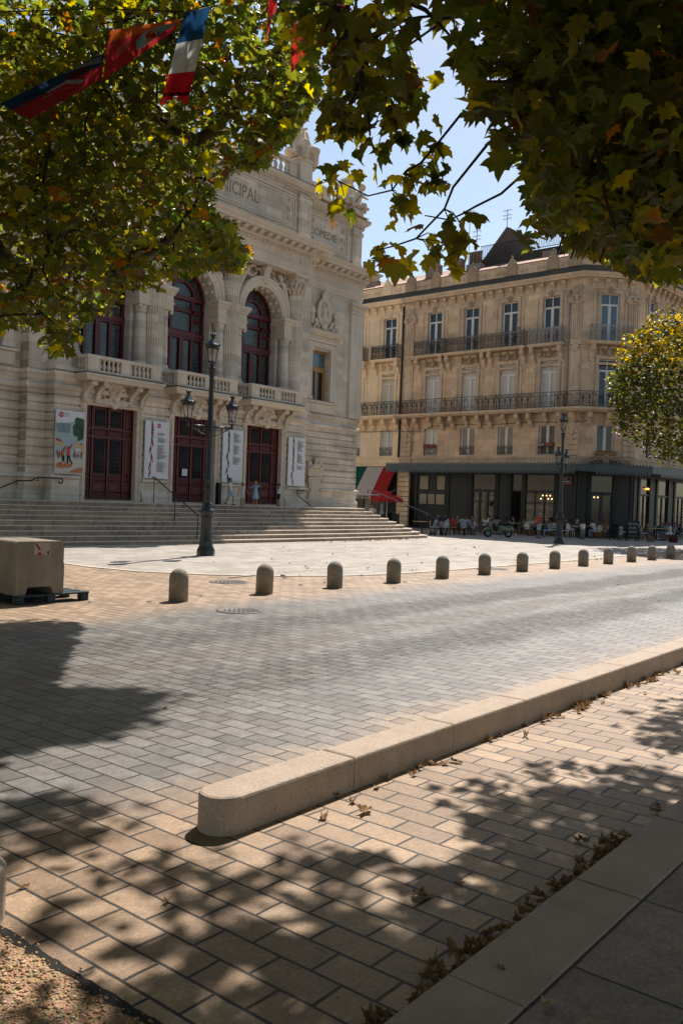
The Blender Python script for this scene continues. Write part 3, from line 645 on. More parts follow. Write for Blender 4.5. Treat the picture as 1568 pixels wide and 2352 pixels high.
for x in (-6.45, -2.15, 2.15, 6.45): w_.box(x - .62, x + .62, .62, YW, 6.25, 12.7)
w_.build('piers', M['stone'], th)
# flanks of the centre block and the wings above the ledge
def wing_wall(s):
    m = MB()
    P = lambda pts: [(s * x, y) for x, y in pts] if s > 0 else [(-x, y) for x, y in pts][::-1]
    pth = P([(6.9, .8), (6.9, .5), (7.7, .5), (7.7, 1.0), (8.5, 1.0)]); m.sweep(pth, [(0, 6.2), (0, 12.75)], caps=False)
    pth = P([(9.88, 1.0), (12.5, 1.0), (12.5, 20)]); m.sweep(pth, [(0, 6.2), (0, 12.75)], caps=False)
    a, b = sorted((s * 8.5, s * 9.88)); m.quad((a, 1.0, 6.2), (b, 1.0, 6.2), (b, 1.0, 6.92), (a, 1.0, 6.92)); m.quad((a, 1.0, 9.5), (b, 1.0, 9.5), (b, 1.0, 12.75), (a, 1.0, 12.75))
    for x in (a, b): m.quad((x, 1.0, 6.92), (x, 1.42, 6.92), (x, 1.42, 9.5), (x, 1.0, 9.5))
    m.quad((a, 1.0, 9.5), (b, 1.0, 9.5), (b, 1.42, 9.5), (a, 1.42, 9.5)); m.quad((a, 1.0, 6.92), (b, 1.0, 6.92), (b, 1.42, 6.92), (a, 1.42, 6.92))
    m.build('wing_wall', M['stone'], th)
    # window surround, sill, hood
    m = MB()
    for x0, x1 in ((a - .42, a - .04), (b + .04, b + .42)): m.box(x0, x1, .90, 1.0, 6.92, 9.5); m.box(x0 - .05, x1 + .05, .86, 1.0, 6.92, 7.1); m.box(x0 - .04, x1 + .04, .86, 1.0, 9.42, 9.62)
    m.box(a - .42, b + .42, .89, 1.0, 9.62, 9.86)
    m.poly_x([(1.0, 9.86), (.84, 9.9), (.80, 9.98), (.80, 10.02), (1.0, 10.02)], a - .5, b + .5); m.box(a - .42, b + .42, .86, 1.0, 10.02, 10.18)
    m.poly_x([(1.0, 10.18), (.82, 10.2), (.66, 10.3), (.62, 10.36), (.62, 10.44), (1.0, 10.5)], a - .66, b + .66)
    m.poly_x([(1.0, 6.76), (.8, 6.78), (.8, 6.88), (1.0, 6.92)], a - .6, b + .6); m.box(a - .5, b + .5, .88, 1.0, 6.3, 6.76)
    m.box(a - .1, b + .1, .855, .88, 6.38, 6.7); m.box(a + .5, b - .5, .5 + .37, .88, 10.5, 10.5001)
    m.build('window_surround', M['stone_b'], th)
    # oak window
    m = MB(); y = 1.3
    for x0, x1, z0, z1 in ((a, a + .09, 6.92, 9.5), (b - .09, b, 6.92, 9.5), (a, b, 9.38, 9.5), (a, b, 6.92, 7.0), (a, b, 8.42, 8.68), ((a + b) / 2 - .08, (a + b) / 2 + .08, 7.0, 8.42), (a + .09, a + .17, 7.0, 8.42), (b - .17, b - .09, 7.0, 8.42)):
        m.box(x0, x1, y - (.05 if z1 - z0 < .3 else .03), y + .06, z0, z1)
    wn = m.build('oak_window', M['oak'], th)
    m = MB(); m.box(a + .08, b - .08, y + .02, y + .05, 8.66, 9.4); m.build('pane', M['glassb'], wn)
    for x0, x1 in ((a + .16, (a + b) / 2 - .07), ((a + b) / 2 + .07, b - .16)): m = MB(); m.box(x0, x1, y + .02, y + .05, 6.98, 8.43); m.build('pane', M['glass'], wn)
    # corner pilaster
    m = MB(); x0, x1 = sorted((s * 11.48, s * 12.52)); m.box(x0, x1, .86, 1.05, 6.62, 11.55); m.box(x0 - .03, x1 + .03, .81, 1.05, 6.24, 6.62)
    for zz, o in ((11.55, .03), (12.0, .05), (12.1, .1), (12.22, .16), (12.3, .18)): m.box(x0 - o, x1 + o, .86 - o, 1.05, zz, zz + (.44 if zz < 11.6 else .1))
    for k in range(4): m.ball((x0 + .17 + k * .23, .82, 11.82), (.08, .04, .08), 8, 5)
    m.build('corner_pilaster', M['stone_b'], th)
wing_wall(1); wing_wall(-1)
# cartouche over the wing window, carved niche below
def cartouche():
    b = MB(); y = .86
    b.tube([(.5 * math.cos(t), y, .95 + .68 * math.sin(t)) for t in np.linspace(0, 6.28, 30)], .085, 7); b.tube([(.36 * math.cos(t), y, .95 + .53 * math.sin(t)) for t in np.linspace(0, 6.28, 30)], .05, 6); b.ball((0, y + .12, .95), (.5, .1, .68))
    b.tube([(-.25, y - .05, .6), (.2, y - .08, 1.35)], .05, 6); b.tube([(.25, y - .05, .6), (-.15, y - .08, 1.3)], .05, 6); b.ball((0, y - .05, .62), (.22, .12, .26)); b.ball((0.02, y - .04, 1.05), (.16, .1, .2))
    for k in range(7): a = math.pi * (.14 + .12 * k); b.tube([(0, y, 1.62), (.3 * math.cos(a), y - .06, 1.62 + .42 * math.sin(a))], [.05, .07], 6)
    b.ball((0, y, 1.66), (.2, .1, .14))
    for s in (-1, 1):
        b.ball((s * .95, y, .62), (.17, .14, .22)); b.ball((s * .95, y - .1, .6), (.06, .08, .07)); b.ball((s * .95, y, .38), (.14, .1, .14))
        for k in range(7): a = math.pi * (.1 + .13 * k); b.tube([(s * .95, y, .78), (s * .95 + .22 * math.cos(a), y - .04, .78 + .3 * math.sin(a))], [.05, .06], 6)
        b.tube([(s * (.4 + .14 * k), y, .12 + .22 * math.sin(k * 1.3)) for k in range(6)], [.1, .09, .08, .09, .1, .06], 7)
        b.tube([(s * (.62 + .13 * (1 - k / 14) * math.cos(k * .75)), y - .04, .42 + .13 * (1 - k / 14) * math.sin(k * .75)) for k in range(14)], .04, 6)
    b.ball((0, y - .03, .18), (.24, .14, .2)); b.tube([(-1.05, y + .1, .02), (1.05, y + .1, .02)], .1, 8)
    return b
c1 = fuse(cartouche(), 'carved_cartouche', M['carve'], .024, th, (9.19, 0, 10.5)); q = c1.copy(); COL.objects.link(q); q.location.x = -9.19
m = MB(); nx = 8.92
m.box(nx - .42, nx + .42, .87, 1.0, 1.75, 2.85); m.box(nx - .30, nx + .30, .85, .87, 1.9, 2.8); m.box(nx - .5, nx + .5, .82, 1.0, 2.85, 2.97); m.box(nx - .54, nx + .54, .85, 1.0, 3.0, 3.3); m.box(nx - .6, nx + .6, .78, 1.0, 3.3, 3.38)
m.poly_y([(nx - .6, 3.38), (nx + .6, 3.38), (nx + .5, 3.75), (nx + .3, 3.72), (nx + .2, 3.55), (nx - .2, 3.55), (nx - .3, 3.72), (nx - .5, 3.75)], .86, 1.0)
m.build('carved_niche', M['stone_b'], th)
b = MB(); b.ball((nx, .84, 3.8), (.15, .14, .17)); b.ball((nx, .8, 3.92), (.22, .1, .06)); b.ball((nx, .85, 3.52), (.28, .12, .16))
for s in (-1, 1):
    b.tube([(nx + s * .2, .85, 3.5), (nx + s * .42, .82, 3.42), (nx + s * .5, .85, 3.6)], [.08, .07, .05], 6); b.tube([(nx + s * .45, .85, 2.95), (nx + s * .56, .82, 2.8), (nx + s * .48, .85, 2.66)], [.06, .06, .04], 6)
fuse(b, 'carved_mask', M['carve'], .02, th)

# big fluted columns
for x in (-6.45, -2.15, 2.15, 6.45):
    y = .42; m = MB(); pr = [(.425, 0)] + [(.425 - .055 * (k / 12) ** 1.6, 5.0 * k / 12) for k in range(13)]
    m.lathe([(r, z) for r, z in pr[1:5]], (x, y, 6.62), 48, flute=.02); m.lathe([(r, z) for r, z in pr[4:]], (x, y, 6.62), 48, flute=.085)
    o = m.build('column', M['stone'], th); o.data.polygons.foreach_set('use_smooth', [False] * len(o.data.polygons))
    m = MB(); m.box(x - .52, x + .52, y - .52, y + .4, 6.25, 6.40); m.lathe([(.52, 6.40), (.53, 6.45), (.5, 6.49), (.45, 6.52), (.45, 6.55), (.48, 6.58), (.47, 6.61), (.43, 6.63)], (x, y, 0), 32); m.build('column_base', M['stone_b'], o)
    m = MB(); m.lathe([(.37, 11.60), (.40, 11.63), (.37, 11.67), (.37, 11.9), (.42, 12.3), (.5, 12.52)], (x, y, 0), 24); m.box(x - .54, x + .54, y - .54, y + .4, 12.5, 12.62)
    for row, (n, zb, h, rr) in enumerate(((12, 11.68, .30, .40), (12, 11.86, .38, .42))):
        for k in range(n):
            a = 2 * math.pi * (k + .5 * row) / n; ca, sa = math.cos(a), math.sin(a)
            m.tube([(x + rr * ca * .95, y + rr * sa * .95, zb), (x + rr * ca * 1.06, y + rr * sa * 1.06, zb + h * .7), (x + rr * ca * 1.28, y + rr * sa * 1.28, zb + h), (x + rr * ca * 1.3, y + rr * sa * 1.3, zb + h * .85)], [.06, .07, .05, .03], 5)
    for sx in (-1, 1):
        for sy in (-1, 1): m.tube([(x + sx * (.44 + .09 * (1 - k / 12) * math.cos(k * .8)), y + sy * .44, 12.38 + .1 * (1 - k / 12) * math.sin(k * .8)) for k in range(13)], .035, 6)
    m.build('capital', M['carve'], o)
# small columns and imposts
for c in AC:
    for s in (-1, 1):
        x, y = c + s * 1.6, .55; m = MB(); m.lathe([(.27, 7.18)] + [(.27 - .04 * (k / 6) ** 1.5, 7.18 + 1.98 * k / 6) for k in range(1, 7)], (x, y, 0), 24)
        o = m.build('small_column', M['stone'], th)
        m = MB(); m.box(x - .37, x + .37, y - .34, y + .3, 6.25, 7.0); m.lathe([(.36, 7.0), (.36, 7.05), (.31, 7.09), (.29, 7.12), (.31, 7.15), (.27, 7.19)], (x, y, 0), 24); m.build('column_base', M['stone_b'], o)
        m = MB(); m.lathe([(.23, 9.16), (.27, 9.19), (.24, 9.22), (.25, 9.38), (.30, 9.45)], (x, y, 0), 20); m.box(x - .33, x + .33, y - .33, y + .3, 9.45, 9.53)
        for sx in (-1, 1): m.tube([(x + sx * (.25 + .08 * (1 - k / 12) * math.cos(k * .8)), y - .28, 9.36 + .08 * (1 - k / 12) * math.sin(k * .8)) for k in range(13)], .035, 6)
        m.build('capital', M['carve'], o)
        q = MB(); xa, xb = sorted((c + s * 1.27, c + s * 1.96))
        for z0, z1, e in ((9.53, 9.72, .0), (9.72, 9.8, .03), (9.8, 10.1, .0), (10.1, 10.2, .05), (10.2, 10.3, .1), (10.3, 10.42, .15)): q.box(xa - e if s > 0 else xa, xb if s > 0 else xb + e, .25 - e, .9, z0, z1)
        q.build('impost', M['stone_b'], th)
    m = MB(); ar = [arc(c, SP, r, math.pi, 0, 24) for r in (RI, 1.34, 1.38, 1.56, 1.6, 1.7, 1.74)]; ys = [.42, .40, .36, .36, .30, .30, .36]
    for i in range(6):
        for k in range(24):
            A, B = ar[i], ar[i + 1]; m.quad((A[k][0], ys[i], A[k][1]), (A[k + 1][0], ys[i], A[k + 1][1]), (B[k + 1][0], ys[i + 1], B[k + 1][1]), (B[k][0], ys[i + 1], B[k][1]))
    for k in range(24):
        A, B = ar[0], ar[-1]
        m.quad((A[k][0], .42, A[k][1]), (A[k + 1][0], .42, A[k + 1][1]), (A[k + 1][0], .9, A[k + 1][1]), (A[k][0], .9, A[k][1])); m.quad((B[k][0], .36, B[k][1]), (B[k + 1][0], .36, B[k + 1][1]), (B[k + 1][0], .9, B[k + 1][1]), (B[k][0], .9, B[k][1]))
    for k in range(1, 10):                                                                # rosettes inside the arch
        a = math.pi * k / 10; X, Z = c + (RI - .02) * math.cos(a), SP + (RI - .02) * math.sin(a); m.ball((X, .62, Z), (.10, .12, .10), 7, 5)
        m.ball((X, 1.0, Z), (.10, .12, .10), 7, 5)
    m.build('archivolt', M['stone_b'], th)
# carved figures in the spandrels
def spandrel():
    b = MB(); y = .52
    for s in (-1, 1):
        P = lambda x, z, dy=0: (s * x, y + dy, z)
        b.cap(P(1.35, 12.0), P(1.55, 11.5), .17, .15); b.ball(P(1.12, 12.28, -.05), (.14, .15, .16)); b.ball(P(1.08, 12.38, -.02), (.15, .14, .1)); b.cap(P(1.2, 12.15), P(1.3, 12.05), .08, .1)
        b.cap(P(1.55, 11.45), P(1.72, 10.95, -.06), .14, .1); b.cap(P(1.72, 10.95, -.06), P(1.70, 10.45), .09, .055); b.cap(P(1.6, 11.4), P(1.86, 11.1), .13, .09); b.cap(P(1.86, 11.1), P(1.78, 10.6), .085, .05)
        b.cap(P(1.3, 12.1, -.08), P(.85, 12.0, -.12), .07, .055); b.cap(P(.85, 12.0, -.12), P(.55, 12.25, -.1), .055, .04); b.cap(P(1.5, 12.0), P(1.8, 11.85, -.05), .07, .05)
        for k in range(5): b.tube([P(1.5, 12.05), P(1.72 + .04 * k, 12.3 - .1 * k, .05), P(1.88, 12.55 - .22 * k, .12)], [.05, .07, .03], 6)
        for k in range(4): b.tube([P(1.5 + .05 * k, 11.5), P(1.72 + .07 * k, 11.2, .02), P(1.78 + .05 * k, 10.75, .08)], [.05, .05, .02], 6)
    for z, r in ((12.52, .2), (12.3, .16), (12.05, .13), (11.85, .1)): b.ball((0, .38, z), (r * 1.3, r * 1.2, r))
    b.poly_x([(.6, 12.72), (.15, 12.72), (.12, 12.55), (.26, 12.3), (.3, 11.85), (.6, 11.8)], -.2, .2)
    for k in range(9): b.ball((-.75 + .18 * k, .6, 12.5 + .08 * math.sin(k * 2)), (.12, .12, .1), 6, 5)
    return b
s0 = fuse(spandrel(), 'spandrel_figures', M['carve'], .026, th, (AC[0], 0, 0))
for c in AC[1:]: q = s0.copy(); COL.objects.link(q); q.location = (c, 0, 0)
# arched windows
def arched_window(c):
    y = YW + .42; r = RI + .02; m = MB(); a = arc(c, SP, r, math.pi, 0, 24); n = len(a)
    m.poly_y([(c - r, 6.25)] + a[0:0] + [(c - r, SP)] + a[1:-1] + [(c + r, SP), (c + r, 6.25)], y + .06, y + .1)
    def ringf(r0, r1, dy=-.05):
        A, B = arc(c, SP, r0, math.pi, 0, 20), arc(c, SP, r1, math.pi, 0, 20)
        for k in range(20):
            m.add([(A[k][0], y + dy, A[k][1]), (A[k + 1][0], y + dy, A[k + 1][1]), (B[k + 1][0], y + dy, B[k + 1][1]), (B[k][0], y + dy, B[k][1]), (A[k][0], y + .06, A[k][1]), (A[k + 1][0], y + .06, A[k + 1][1]), (B[k + 1][0], y + .06, B[k + 1][1]), (B[k][0], y + .06, B[k][1])], [(0, 1, 2, 3), (0, 4, 5, 1), (3, 2, 6, 7)])
    ringf(1.12, r); ringf(.62, .74, -.06)
    for k in range(1, 7): t = math.pi * k / 7; m.tube([(c + .7 * math.cos(t), y, SP + .7 * math.sin(t)), (c + 1.15 * math.cos(t), y, SP + 1.15 * math.sin(t))], .025, 4, 0, False)
    xs = (-1.25, -.62, .62, 1.25)
    for x in (-1.2, -.6, .6, 1.2): m.box(c + x - .07, c + x + .07, y - .05, y + .07, 6.25, SP)
    for z0, z1, d in ((10.3, 10.5, .09), (9.78, 9.92, .05), (8.72, 8.94, .1), (8.62, 8.73, .06), (6.25, 6.75, .05)): m.box(c - 1.25, c + 1.25, y - d, y + .075, z0, z1)
    m.box(c - .12, c + .12, y - .07, y + .08, 6.7, 8.65); m.box(c - 1.25, c - .55, y - .04, y + .074, 9.45, 9.55); m.box(c + .55, c + 1.25, y - .04, y + .074, 9.45, 9.55)
    o = m.build('arched_window', M['redw'], th)
    for x0, x1, z0, z1 in ((-1.1, -.7, 6.8, 8.58), (.7, 1.1, 6.8, 8.58), (-.50, -.16, 6.8, 8.58), (.16, .50, 6.8, 8.58), (-.5, .5, 9.0, 9.74), (-1.1, -.7, 9.0, 9.42), (.7, 1.1, 9.0, 9.42), (-.5, .5, 9.96, 10.26), (-1.1, -.7, 9.58, 9.76), (.7, 1.1, 9.58, 9.76), (-1.1, -.7, 9.96, 10.26), (.7, 1.1, 9.96, 10.26)):
        q = MB(); q.box(c + x0, c + x1, y + .03, y + .058, z0, z1); q.build('leaded_pane', M['leadglass'], o)
    q = MB(); q.poly_y([(c - .60, 10.5)] + [p for p in arc(c, SP, .6, math.pi - .14, .14, 12)] + [(c + .60, 10.5)], y + .035, y + .056); q.build('leaded_pane', M['leadglass'], o)
    q = MB(); q.poly_y(arc(c, SP, 1.11, math.pi - .08, .08, 20) + arc(c, SP, .75, .12, math.pi - .12, 16), y + .045, y + .057); q.build('leaded_pane', M['leadglass'], o)
for c in AC: arched_window(c)
# entablature, cornice, attic, all round
w_ = MB(); ent = [(-.9, 12.62), (.03, 12.62), (.03, 12.78), (.06, 12.8), (.06, 12.95), (.10, 12.98), (.12, 13.04), (.03, 13.08), (.03, 13.36), (.10, 13.40), (.12, 13.44), (.12, 13.60), (.22, 13.63), (.26, 13.66), (.26, 13.86), (.62, 13.88), (.66, 13.90), (.66, 14.02), (.72, 14.05), (.80, 14.14), (.80, 14.18), (.2, 14.32), (-.2, 14.34)]
w_.sweep(plan, ent); w_.build('entablature', M['stone_b'], th)
dent = MB(); mod = []
def along(pts, step, fn):
    for p, q in zip(pts, pts[1:]):
        L = math.hypot(q[0] - p[0], q[1] - p[1])
        if L < .3: continue
        dx, dy = (q[0] - p[0]) / L, (q[1] - p[1]) / L; n = max(1, int(L / step)); a = math.atan2(dy, dx)
        for k in range(n): fn((p[0] + dx * (k + .5) * L / n, p[1] + dy * (k + .5) * L / n), a)
cube = MB().box(-.05, .05, -.20, -.10, 13.46, 13.59); modb = MB(); modb.poly_x([(-.24, 13.86), (-.58, 13.86), (-.58, 13.80), (-.50, 13.74), (-.40, 13.72), (-.24, 13.68)], -.11, .11)
vis = [p if p[1] < 15 else (p[0], 8) for p in plan]
along(vis, .17, lambda p, a: put(dent, cube, (p[0], p[1], 0), rz=a)); along(vis, .50, lambda p, a: mod.append((p[0], p[1], 0, a)))
dent.build('dentils', M['stone_b'], th); each(modb.build('modillion', M['stone_b'], th), mod)
m = MB()
for x in (-6.45, -2.15, 2.15, 6.45): m.lathe([(.26, 0), (.26, .03), (.2, .05), (.17, .02), (.12, .0), (.06, .03), (.01, .04)], (0, 0, 0), 20); k = len(m.v) - 140; m.v[k:] = [(x + v[0], -.03 - v[2], 13.22 + v[1] * .55 if False else 13.22 + v[1]) for v in m.v[k:]]
m.build('medallions', M['carve'], th)
atp = [(p[0] * (1 - .004), p[1] + .12) for p in plan]
w_ = MB(); w_.sweep(atp, [(.05, 14.2), (.05, 14.52), (.0, 14.56), (.0, 16.45), (.05, 16.5), (.08, 16.55), (.08, 16.68), (.16, 16.72), (.30, 16.84), (.34, 16.9), (.34, 16.98)], caps=False); w_.build('attic_wall', M['stone'], th)
w_ = MB(); w_.sweep(atp, [(.345, 16.98), (.35, 17.02), (.1, 17.10), (-.6, 17.12)], caps=False); w_.build('mossy_cornice_edge', M['moss'], th)
cu = MB().box(-.035, .035, -.16, -.08, 16.57, 16.67); dm = MB(); along(vis, .11, lambda p, a: put(dm, cu, (p[0], p[1] + .12, 0), rz=a)); dm.build('dentils', M['stone_b'], th)
def attic_panel(x0, x1, y):
    m = MB()
    for i, (o, d) in enumerate(((0, .06), (.12, .035))):
        for a, b, c, e in ((x0 + o, x1 - o, 16.28 - o, 16.36 - o), (x0 + o, x1 - o, 14.74 + o, 14.82 + o)): m.box(a, b, y - d, y, c, e)
        m.box(x0 + o, x0 + o + .08, y - d + .002, y, 14.82 + o, 16.28 - o); m.box(x1 - o - .08, x1 - o, y - d + .002, y, 14.82 + o, 16.28 - o)
    for sx in (x0 + .45, x1 - .45):
        for zz in (15.1, 15.55, 16.0):
            m.tube([(sx + .13 * (1 - k / 14) * math.cos(k * .75), y - .03, zz + .13 * (1 - k / 14) * math.sin(k * .75)) for k in range(14)], .03, 5); m.ball((sx + (.1 if sx < (x0 + x1) / 2 else -.1) * -1, y - .01, zz), (.09, .05, .09), 6, 5)
    m.build('attic_panel', M['stone_b'], th)
def attic_pil(x, y):
    m = MB(); m.box(x - .38, x + .38, y - .14, y + .02, 14.2, 16.5); m.box(x - .42, x + .42, y - .18, y, 14.2, 14.6); m.box(x - .44, x + .44, y - .2, y, 16.1, 16.3); m.box(x - .24, x + .24, y - .155, y - .14, 14.75, 15.95); m.ball((x, y - .16, 16.18), (.12, .08, .12), 8, 5)
    m.build('attic_pilaster', M['stone'], th)
attic_panel(-5.9, 5.9, .12); attic_panel(7.9, 11.2, 1.12); attic_panel(-11.2, -7.9, 1.12)
for x, y in ((6.42, .12), (-6.42, .12), (11.9, 1.12), (-11.9, 1.12)): attic_pil(x, y)
lm = mat('cut_letters', (.26, .21, .16), .85, .2, var=.15)
t = text_mb('THEATRE  MUNICIPAL', .82, .012, 'CENTER', .80); m = MB(); put(m, t, (0.15, .115, 15.24)); m.build('lettering', lm, th)
t = text_mb('COMEDIE', .55, .012, 'CENTER', .92); m = MB(); put(m, t, (9.2, 1.115, 15.32)); m.build('lettering', lm, th)
# roof balustrades
pr = [(.09, 0), (.09, .06), (.06, .08), (.11, .2), (.10, .27), (.05, .42), (.07, .5), (.09, .54), (.09, .6)]
for x0, x1, y in ((-5.7, 5.7, .25), (7.3, 11.4, 1.25), (-11.4, -7.3, 1.25)):
    q = MB(); bp_ = []; q.box(x0 - .1, x1 + .1, y - .12, y + .14, 17.08, 17.2); q.box(x0 - .1, x1 + .1, y - .15, y + .15, 17.8, 17.96)
    n = int((x1 - x0) / 2.0); 
    for i in range(n + 1): X = x0 + (x1 - x0) * i / n; q.box(X - .26, X + .26, y - .13, y + .13, 17.2, 17.8)
    for i in range(n):
        bp_ += [(x0 + (x1 - x0) * (i + (k + 1.2) / 6.4) / n, y, 17.2) for k in range(5)]
    rb2 = q.build('roof_balustrade', M['stone_b'], th); each(MB().lathe(pr, (0, 0, 0), 8).build('baluster', M['stone_b'], rb2), bp_)
m = MB(); m.box(6.0, 6.85, -.05, .85, 17.08, 18.1); m.box(5.95, 6.9, -.1, .9, 18.1, 18.22); m.build('statue_pedestal', M['stone_b'], th); m = MB(); m.box(11.2, 12.3, .95, 1.9, 17.08, 17.5); m.build('statue_pedestal', M['stone_b'], th)
def seated_statue():
    b = MB(); b.cap((0, .1, .35), (0, .15, .95), .24, .2); b.ball((0, .05, 1.32), (.15, .17, .18)); b.ball((0, .1, 1.42), (.17, .17, .12)); b.cap((0, .1, 1.05), (0, .08, 1.2), .09, .08)
    b.cap((-.12, .05, .3), (-.2, -.35, .32), .17, .13); b.cap((-.2, -.35, .32), (-.22, -.38, -.2), .12, .09); b.cap((.14, .05, .3), (.3, -.3, .25), .17, .13); b.cap((.3, -.3, .25), (.33, -.2, -.25), .12, .08)
    b.cap((-.24, .12, .95), (-.4, -.08, .6), .09, .07); b.cap((-.4, -.08, .6), (-.12, -.28, .85), .07, .05); b.cap((.24, .12, .95), (.42, .1, .55), .09, .07); b.cap((.42, .1, .55), (.5, -.12, .3), .07, .06)
    for k in range(6): b.cap((-.3 + .12 * k, 0, .28), (-.36 + .16 * k, -.15, -.12), .09, .06)
    b.ball((.52, .1, .15), (.22, .25, .5)); b.ball((0, .2, .1), (.45, .3, .25)); return b
fuse(seated_statue(), 'statue', M['carve'], .03, th, (6.4, .3, 18.42)).scale = (1.75, 1.6, 1.35)
def cherubs():
    b = MB()
    for dx, dz, s in ((-.42, 0, 1), (.35, -.05, 1)):
        b.cap((dx, 0, .25 + dz), (dx + .08, -.02, .62 + dz), .17, .15); b.ball((dx + .14, -.12, .93 + dz), (.16, .17, .17)); b.cap((dx + .1, -.1, .6 + dz), (dx + .4, -.22, .5 + dz), .07, .05); b.cap((dx - .08, -.05, .2 + dz), (dx + .02, -.4, .12 + dz), .12, .09); b.cap((dx + .02, -.4, .12 + dz), (dx + .05, -.4, -.2 + dz), .09, .06); b.cap((dx + .1, -.05, .2 + dz), (dx + .34, -.3, .05 + dz), .12, .08)
    for k in range(9): b.ball((-.55 + .12 * k, .15, .55 + .42 * math.sin(.5 + k * .34)), (.17, .15, .17), 7, 5)
    b.ball((-.1, .2, .4), (.6, .28, .4)); b.ball((0, 0, 0), (.75, .4, .2)); return b
fuse(cherubs(), 'statue', M['carve'], .03, th, (11.7, 1.35, 17.72)).scale = (1.35, 1.35, 1.3)
m = MB(); m.quad((-12.4, .6, 17.05), (12.4, .6, 17.05), (12.4, 24, 17.05), (-12.4, 24, 17.05)); m.quad((-12.5, 20, 0), (12.5, 20, 0), (12.5, 20, 17), (-12.5, 20, 17)); m.box(-8, 8, 5, 18, 17.1, 18.2)
m.build('roof', M['stone_r'], th)
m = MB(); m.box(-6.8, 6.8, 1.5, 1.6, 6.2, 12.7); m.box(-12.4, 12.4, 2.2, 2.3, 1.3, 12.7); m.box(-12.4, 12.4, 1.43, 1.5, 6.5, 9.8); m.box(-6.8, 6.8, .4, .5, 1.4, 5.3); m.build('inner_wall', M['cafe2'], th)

# ---------------------------------------------------------------- the flight of steps
st = thing('stone_steps', 'broad flight of nine pale stone steps with rounded ends below the theatre doors', 'steps', (TX, 24.0, 0))
def step_path(k):
    L, yf, r = 14.2 - .31 * k, .06 + .33 * k, 1.5; pts = [(-L, 5.4)]
    bul = lambda x: 1.1 * (x / 14) ** 2
    for j in range(9): a = math.pi + (math.pi / 2) * j / 8; pts.append((-L + r + r * math.cos(a), yf + bul(L - r) + r + r * math.sin(a)))
    for j in range(1, 24): x = -L + r + (2 * L - 2 * r) * j / 24; pts.append((x, yf + bul(x)))
    for j in range(9): a = -math.pi / 2 + (math.pi / 2) * j / 8; pts.append((L - r + r * math.cos(a), yf + bul(L - r) + r + r * math.sin(a)))
    pts.append((L, 5.4)); return pts
for k in range(9):
    p = step_path(k); m = MB(); z0, z1 = .16 * k, .16 * (k + 1)
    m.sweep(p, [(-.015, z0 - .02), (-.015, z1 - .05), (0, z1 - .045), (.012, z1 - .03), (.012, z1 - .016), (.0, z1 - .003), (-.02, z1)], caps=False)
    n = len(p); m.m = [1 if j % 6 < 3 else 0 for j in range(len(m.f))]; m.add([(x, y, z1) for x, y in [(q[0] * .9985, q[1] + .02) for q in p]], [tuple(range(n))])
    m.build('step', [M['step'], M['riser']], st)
m = MB(); m.poly_z([(q[0] * 1.03, q[1] - .35) for q in step_path(0)], .0, .022); m.build('step_footing', M['step'], st)
# ---------------------------------------------------------------- the corner apartment building and its neighbour (local x along the front, -y towards the square)
BX, BY, BR = 53.2, 24.6, R(-92)
ab = thing('apartment_building', 'four-storey ochre stone corner building with ornate iron balconies above a dark cafe front', 'building', (BX, BY, 0), BR)
nb = thing('apartment_building', 'cream stone building brightened with painted bounce light, between the theatre and the black drainpipe, above the striped awning', 'building', (BX, BY, 0), BR)
CHR = R(45); CX0, CX1 = 1.26, 3.75                            # chamfered corner starts at x = 1.26 and turns back 45 degrees
CD = Vector((math.cos(CHR), math.sin(CHR), 0)); CL = 3.7
CE = (1.26 + CL * CD.x, CL * CD.y)                            # end of the chamfer
def spiral(cx, cz, r, turns, n, a0=0, d=1): return [(cx + r * (1 - .82 * k / n) * math.cos(a0 + d * turns * 6.283 * k / n), cz + r * (1 - .82 * k / n) * math.sin(a0 + d * turns * 6.283 * k / n)) for k in range(n + 1)]
def rail_panel(m, x0, x1, z0, z1, y, style, r=.013):
    w, h = x1 - x0, z1 - z0; cx = (x0 + x1) / 2; T = lambda pts, rr=r: m.tube([(p[0], y, p[1]) for p in pts], rr, 4, 0, False)
    T([(x0, z0), (x0, z1)], r * 1.3); T([(x1, z0), (x1, z1)], r * 1.3)
    if style == 'scroll':
        T(spiral(cx, z0 + h * .42, h * .34, 2.2, 26, -1.57)); T([(x0, z1 - .05), (x0 + w * .2, z0 + h * .8), (cx, z0 + h * .76)]); T(spiral(x0 + w * .22, z1 - h * .2, h * .15, 1.4, 14, 3)); T(spiral(x1 - w * .22, z1 - h * .2, h * .15, 1.4, 14, 0, -1)); T(spiral(x1 - w * .15, z0 + h * .2, h * .16, 1.4, 14, 0)); T(spiral(x0 + w * .14, z0 + h * .18, h * .14, 1.4, 14, 3, -1))
    else:
        n = 2
        for k in range(n):
            c = x0 + w * (k + .5) / n; u = w / n / 2
            T([(c, z0), (c, z1)]); 
            for s in (-1, 1):
                T([(c + s * u * t, z0 + h * zz) for t, zz in ((.1, .42), (.35, .62), (.7, .78), (.95, .98))]); T([(c + s * u * t, z0 + h * zz) for t, zz in ((.05, .5), (.25, .78), (.45, .97))])
                T(spiral(c + s * u * .5, z0 + h * .2, h * .17, 1.3, 14, 1.57, s)); T([(c + s * u * t, z0 + h * zz) for t, zz in ((.5, .37), (.95, .5), (.6, .62), (.15, .45))]); T(spiral(c + s * u * .6, z0 + h * .8, h * .1, 1.2, 10, 0, s))
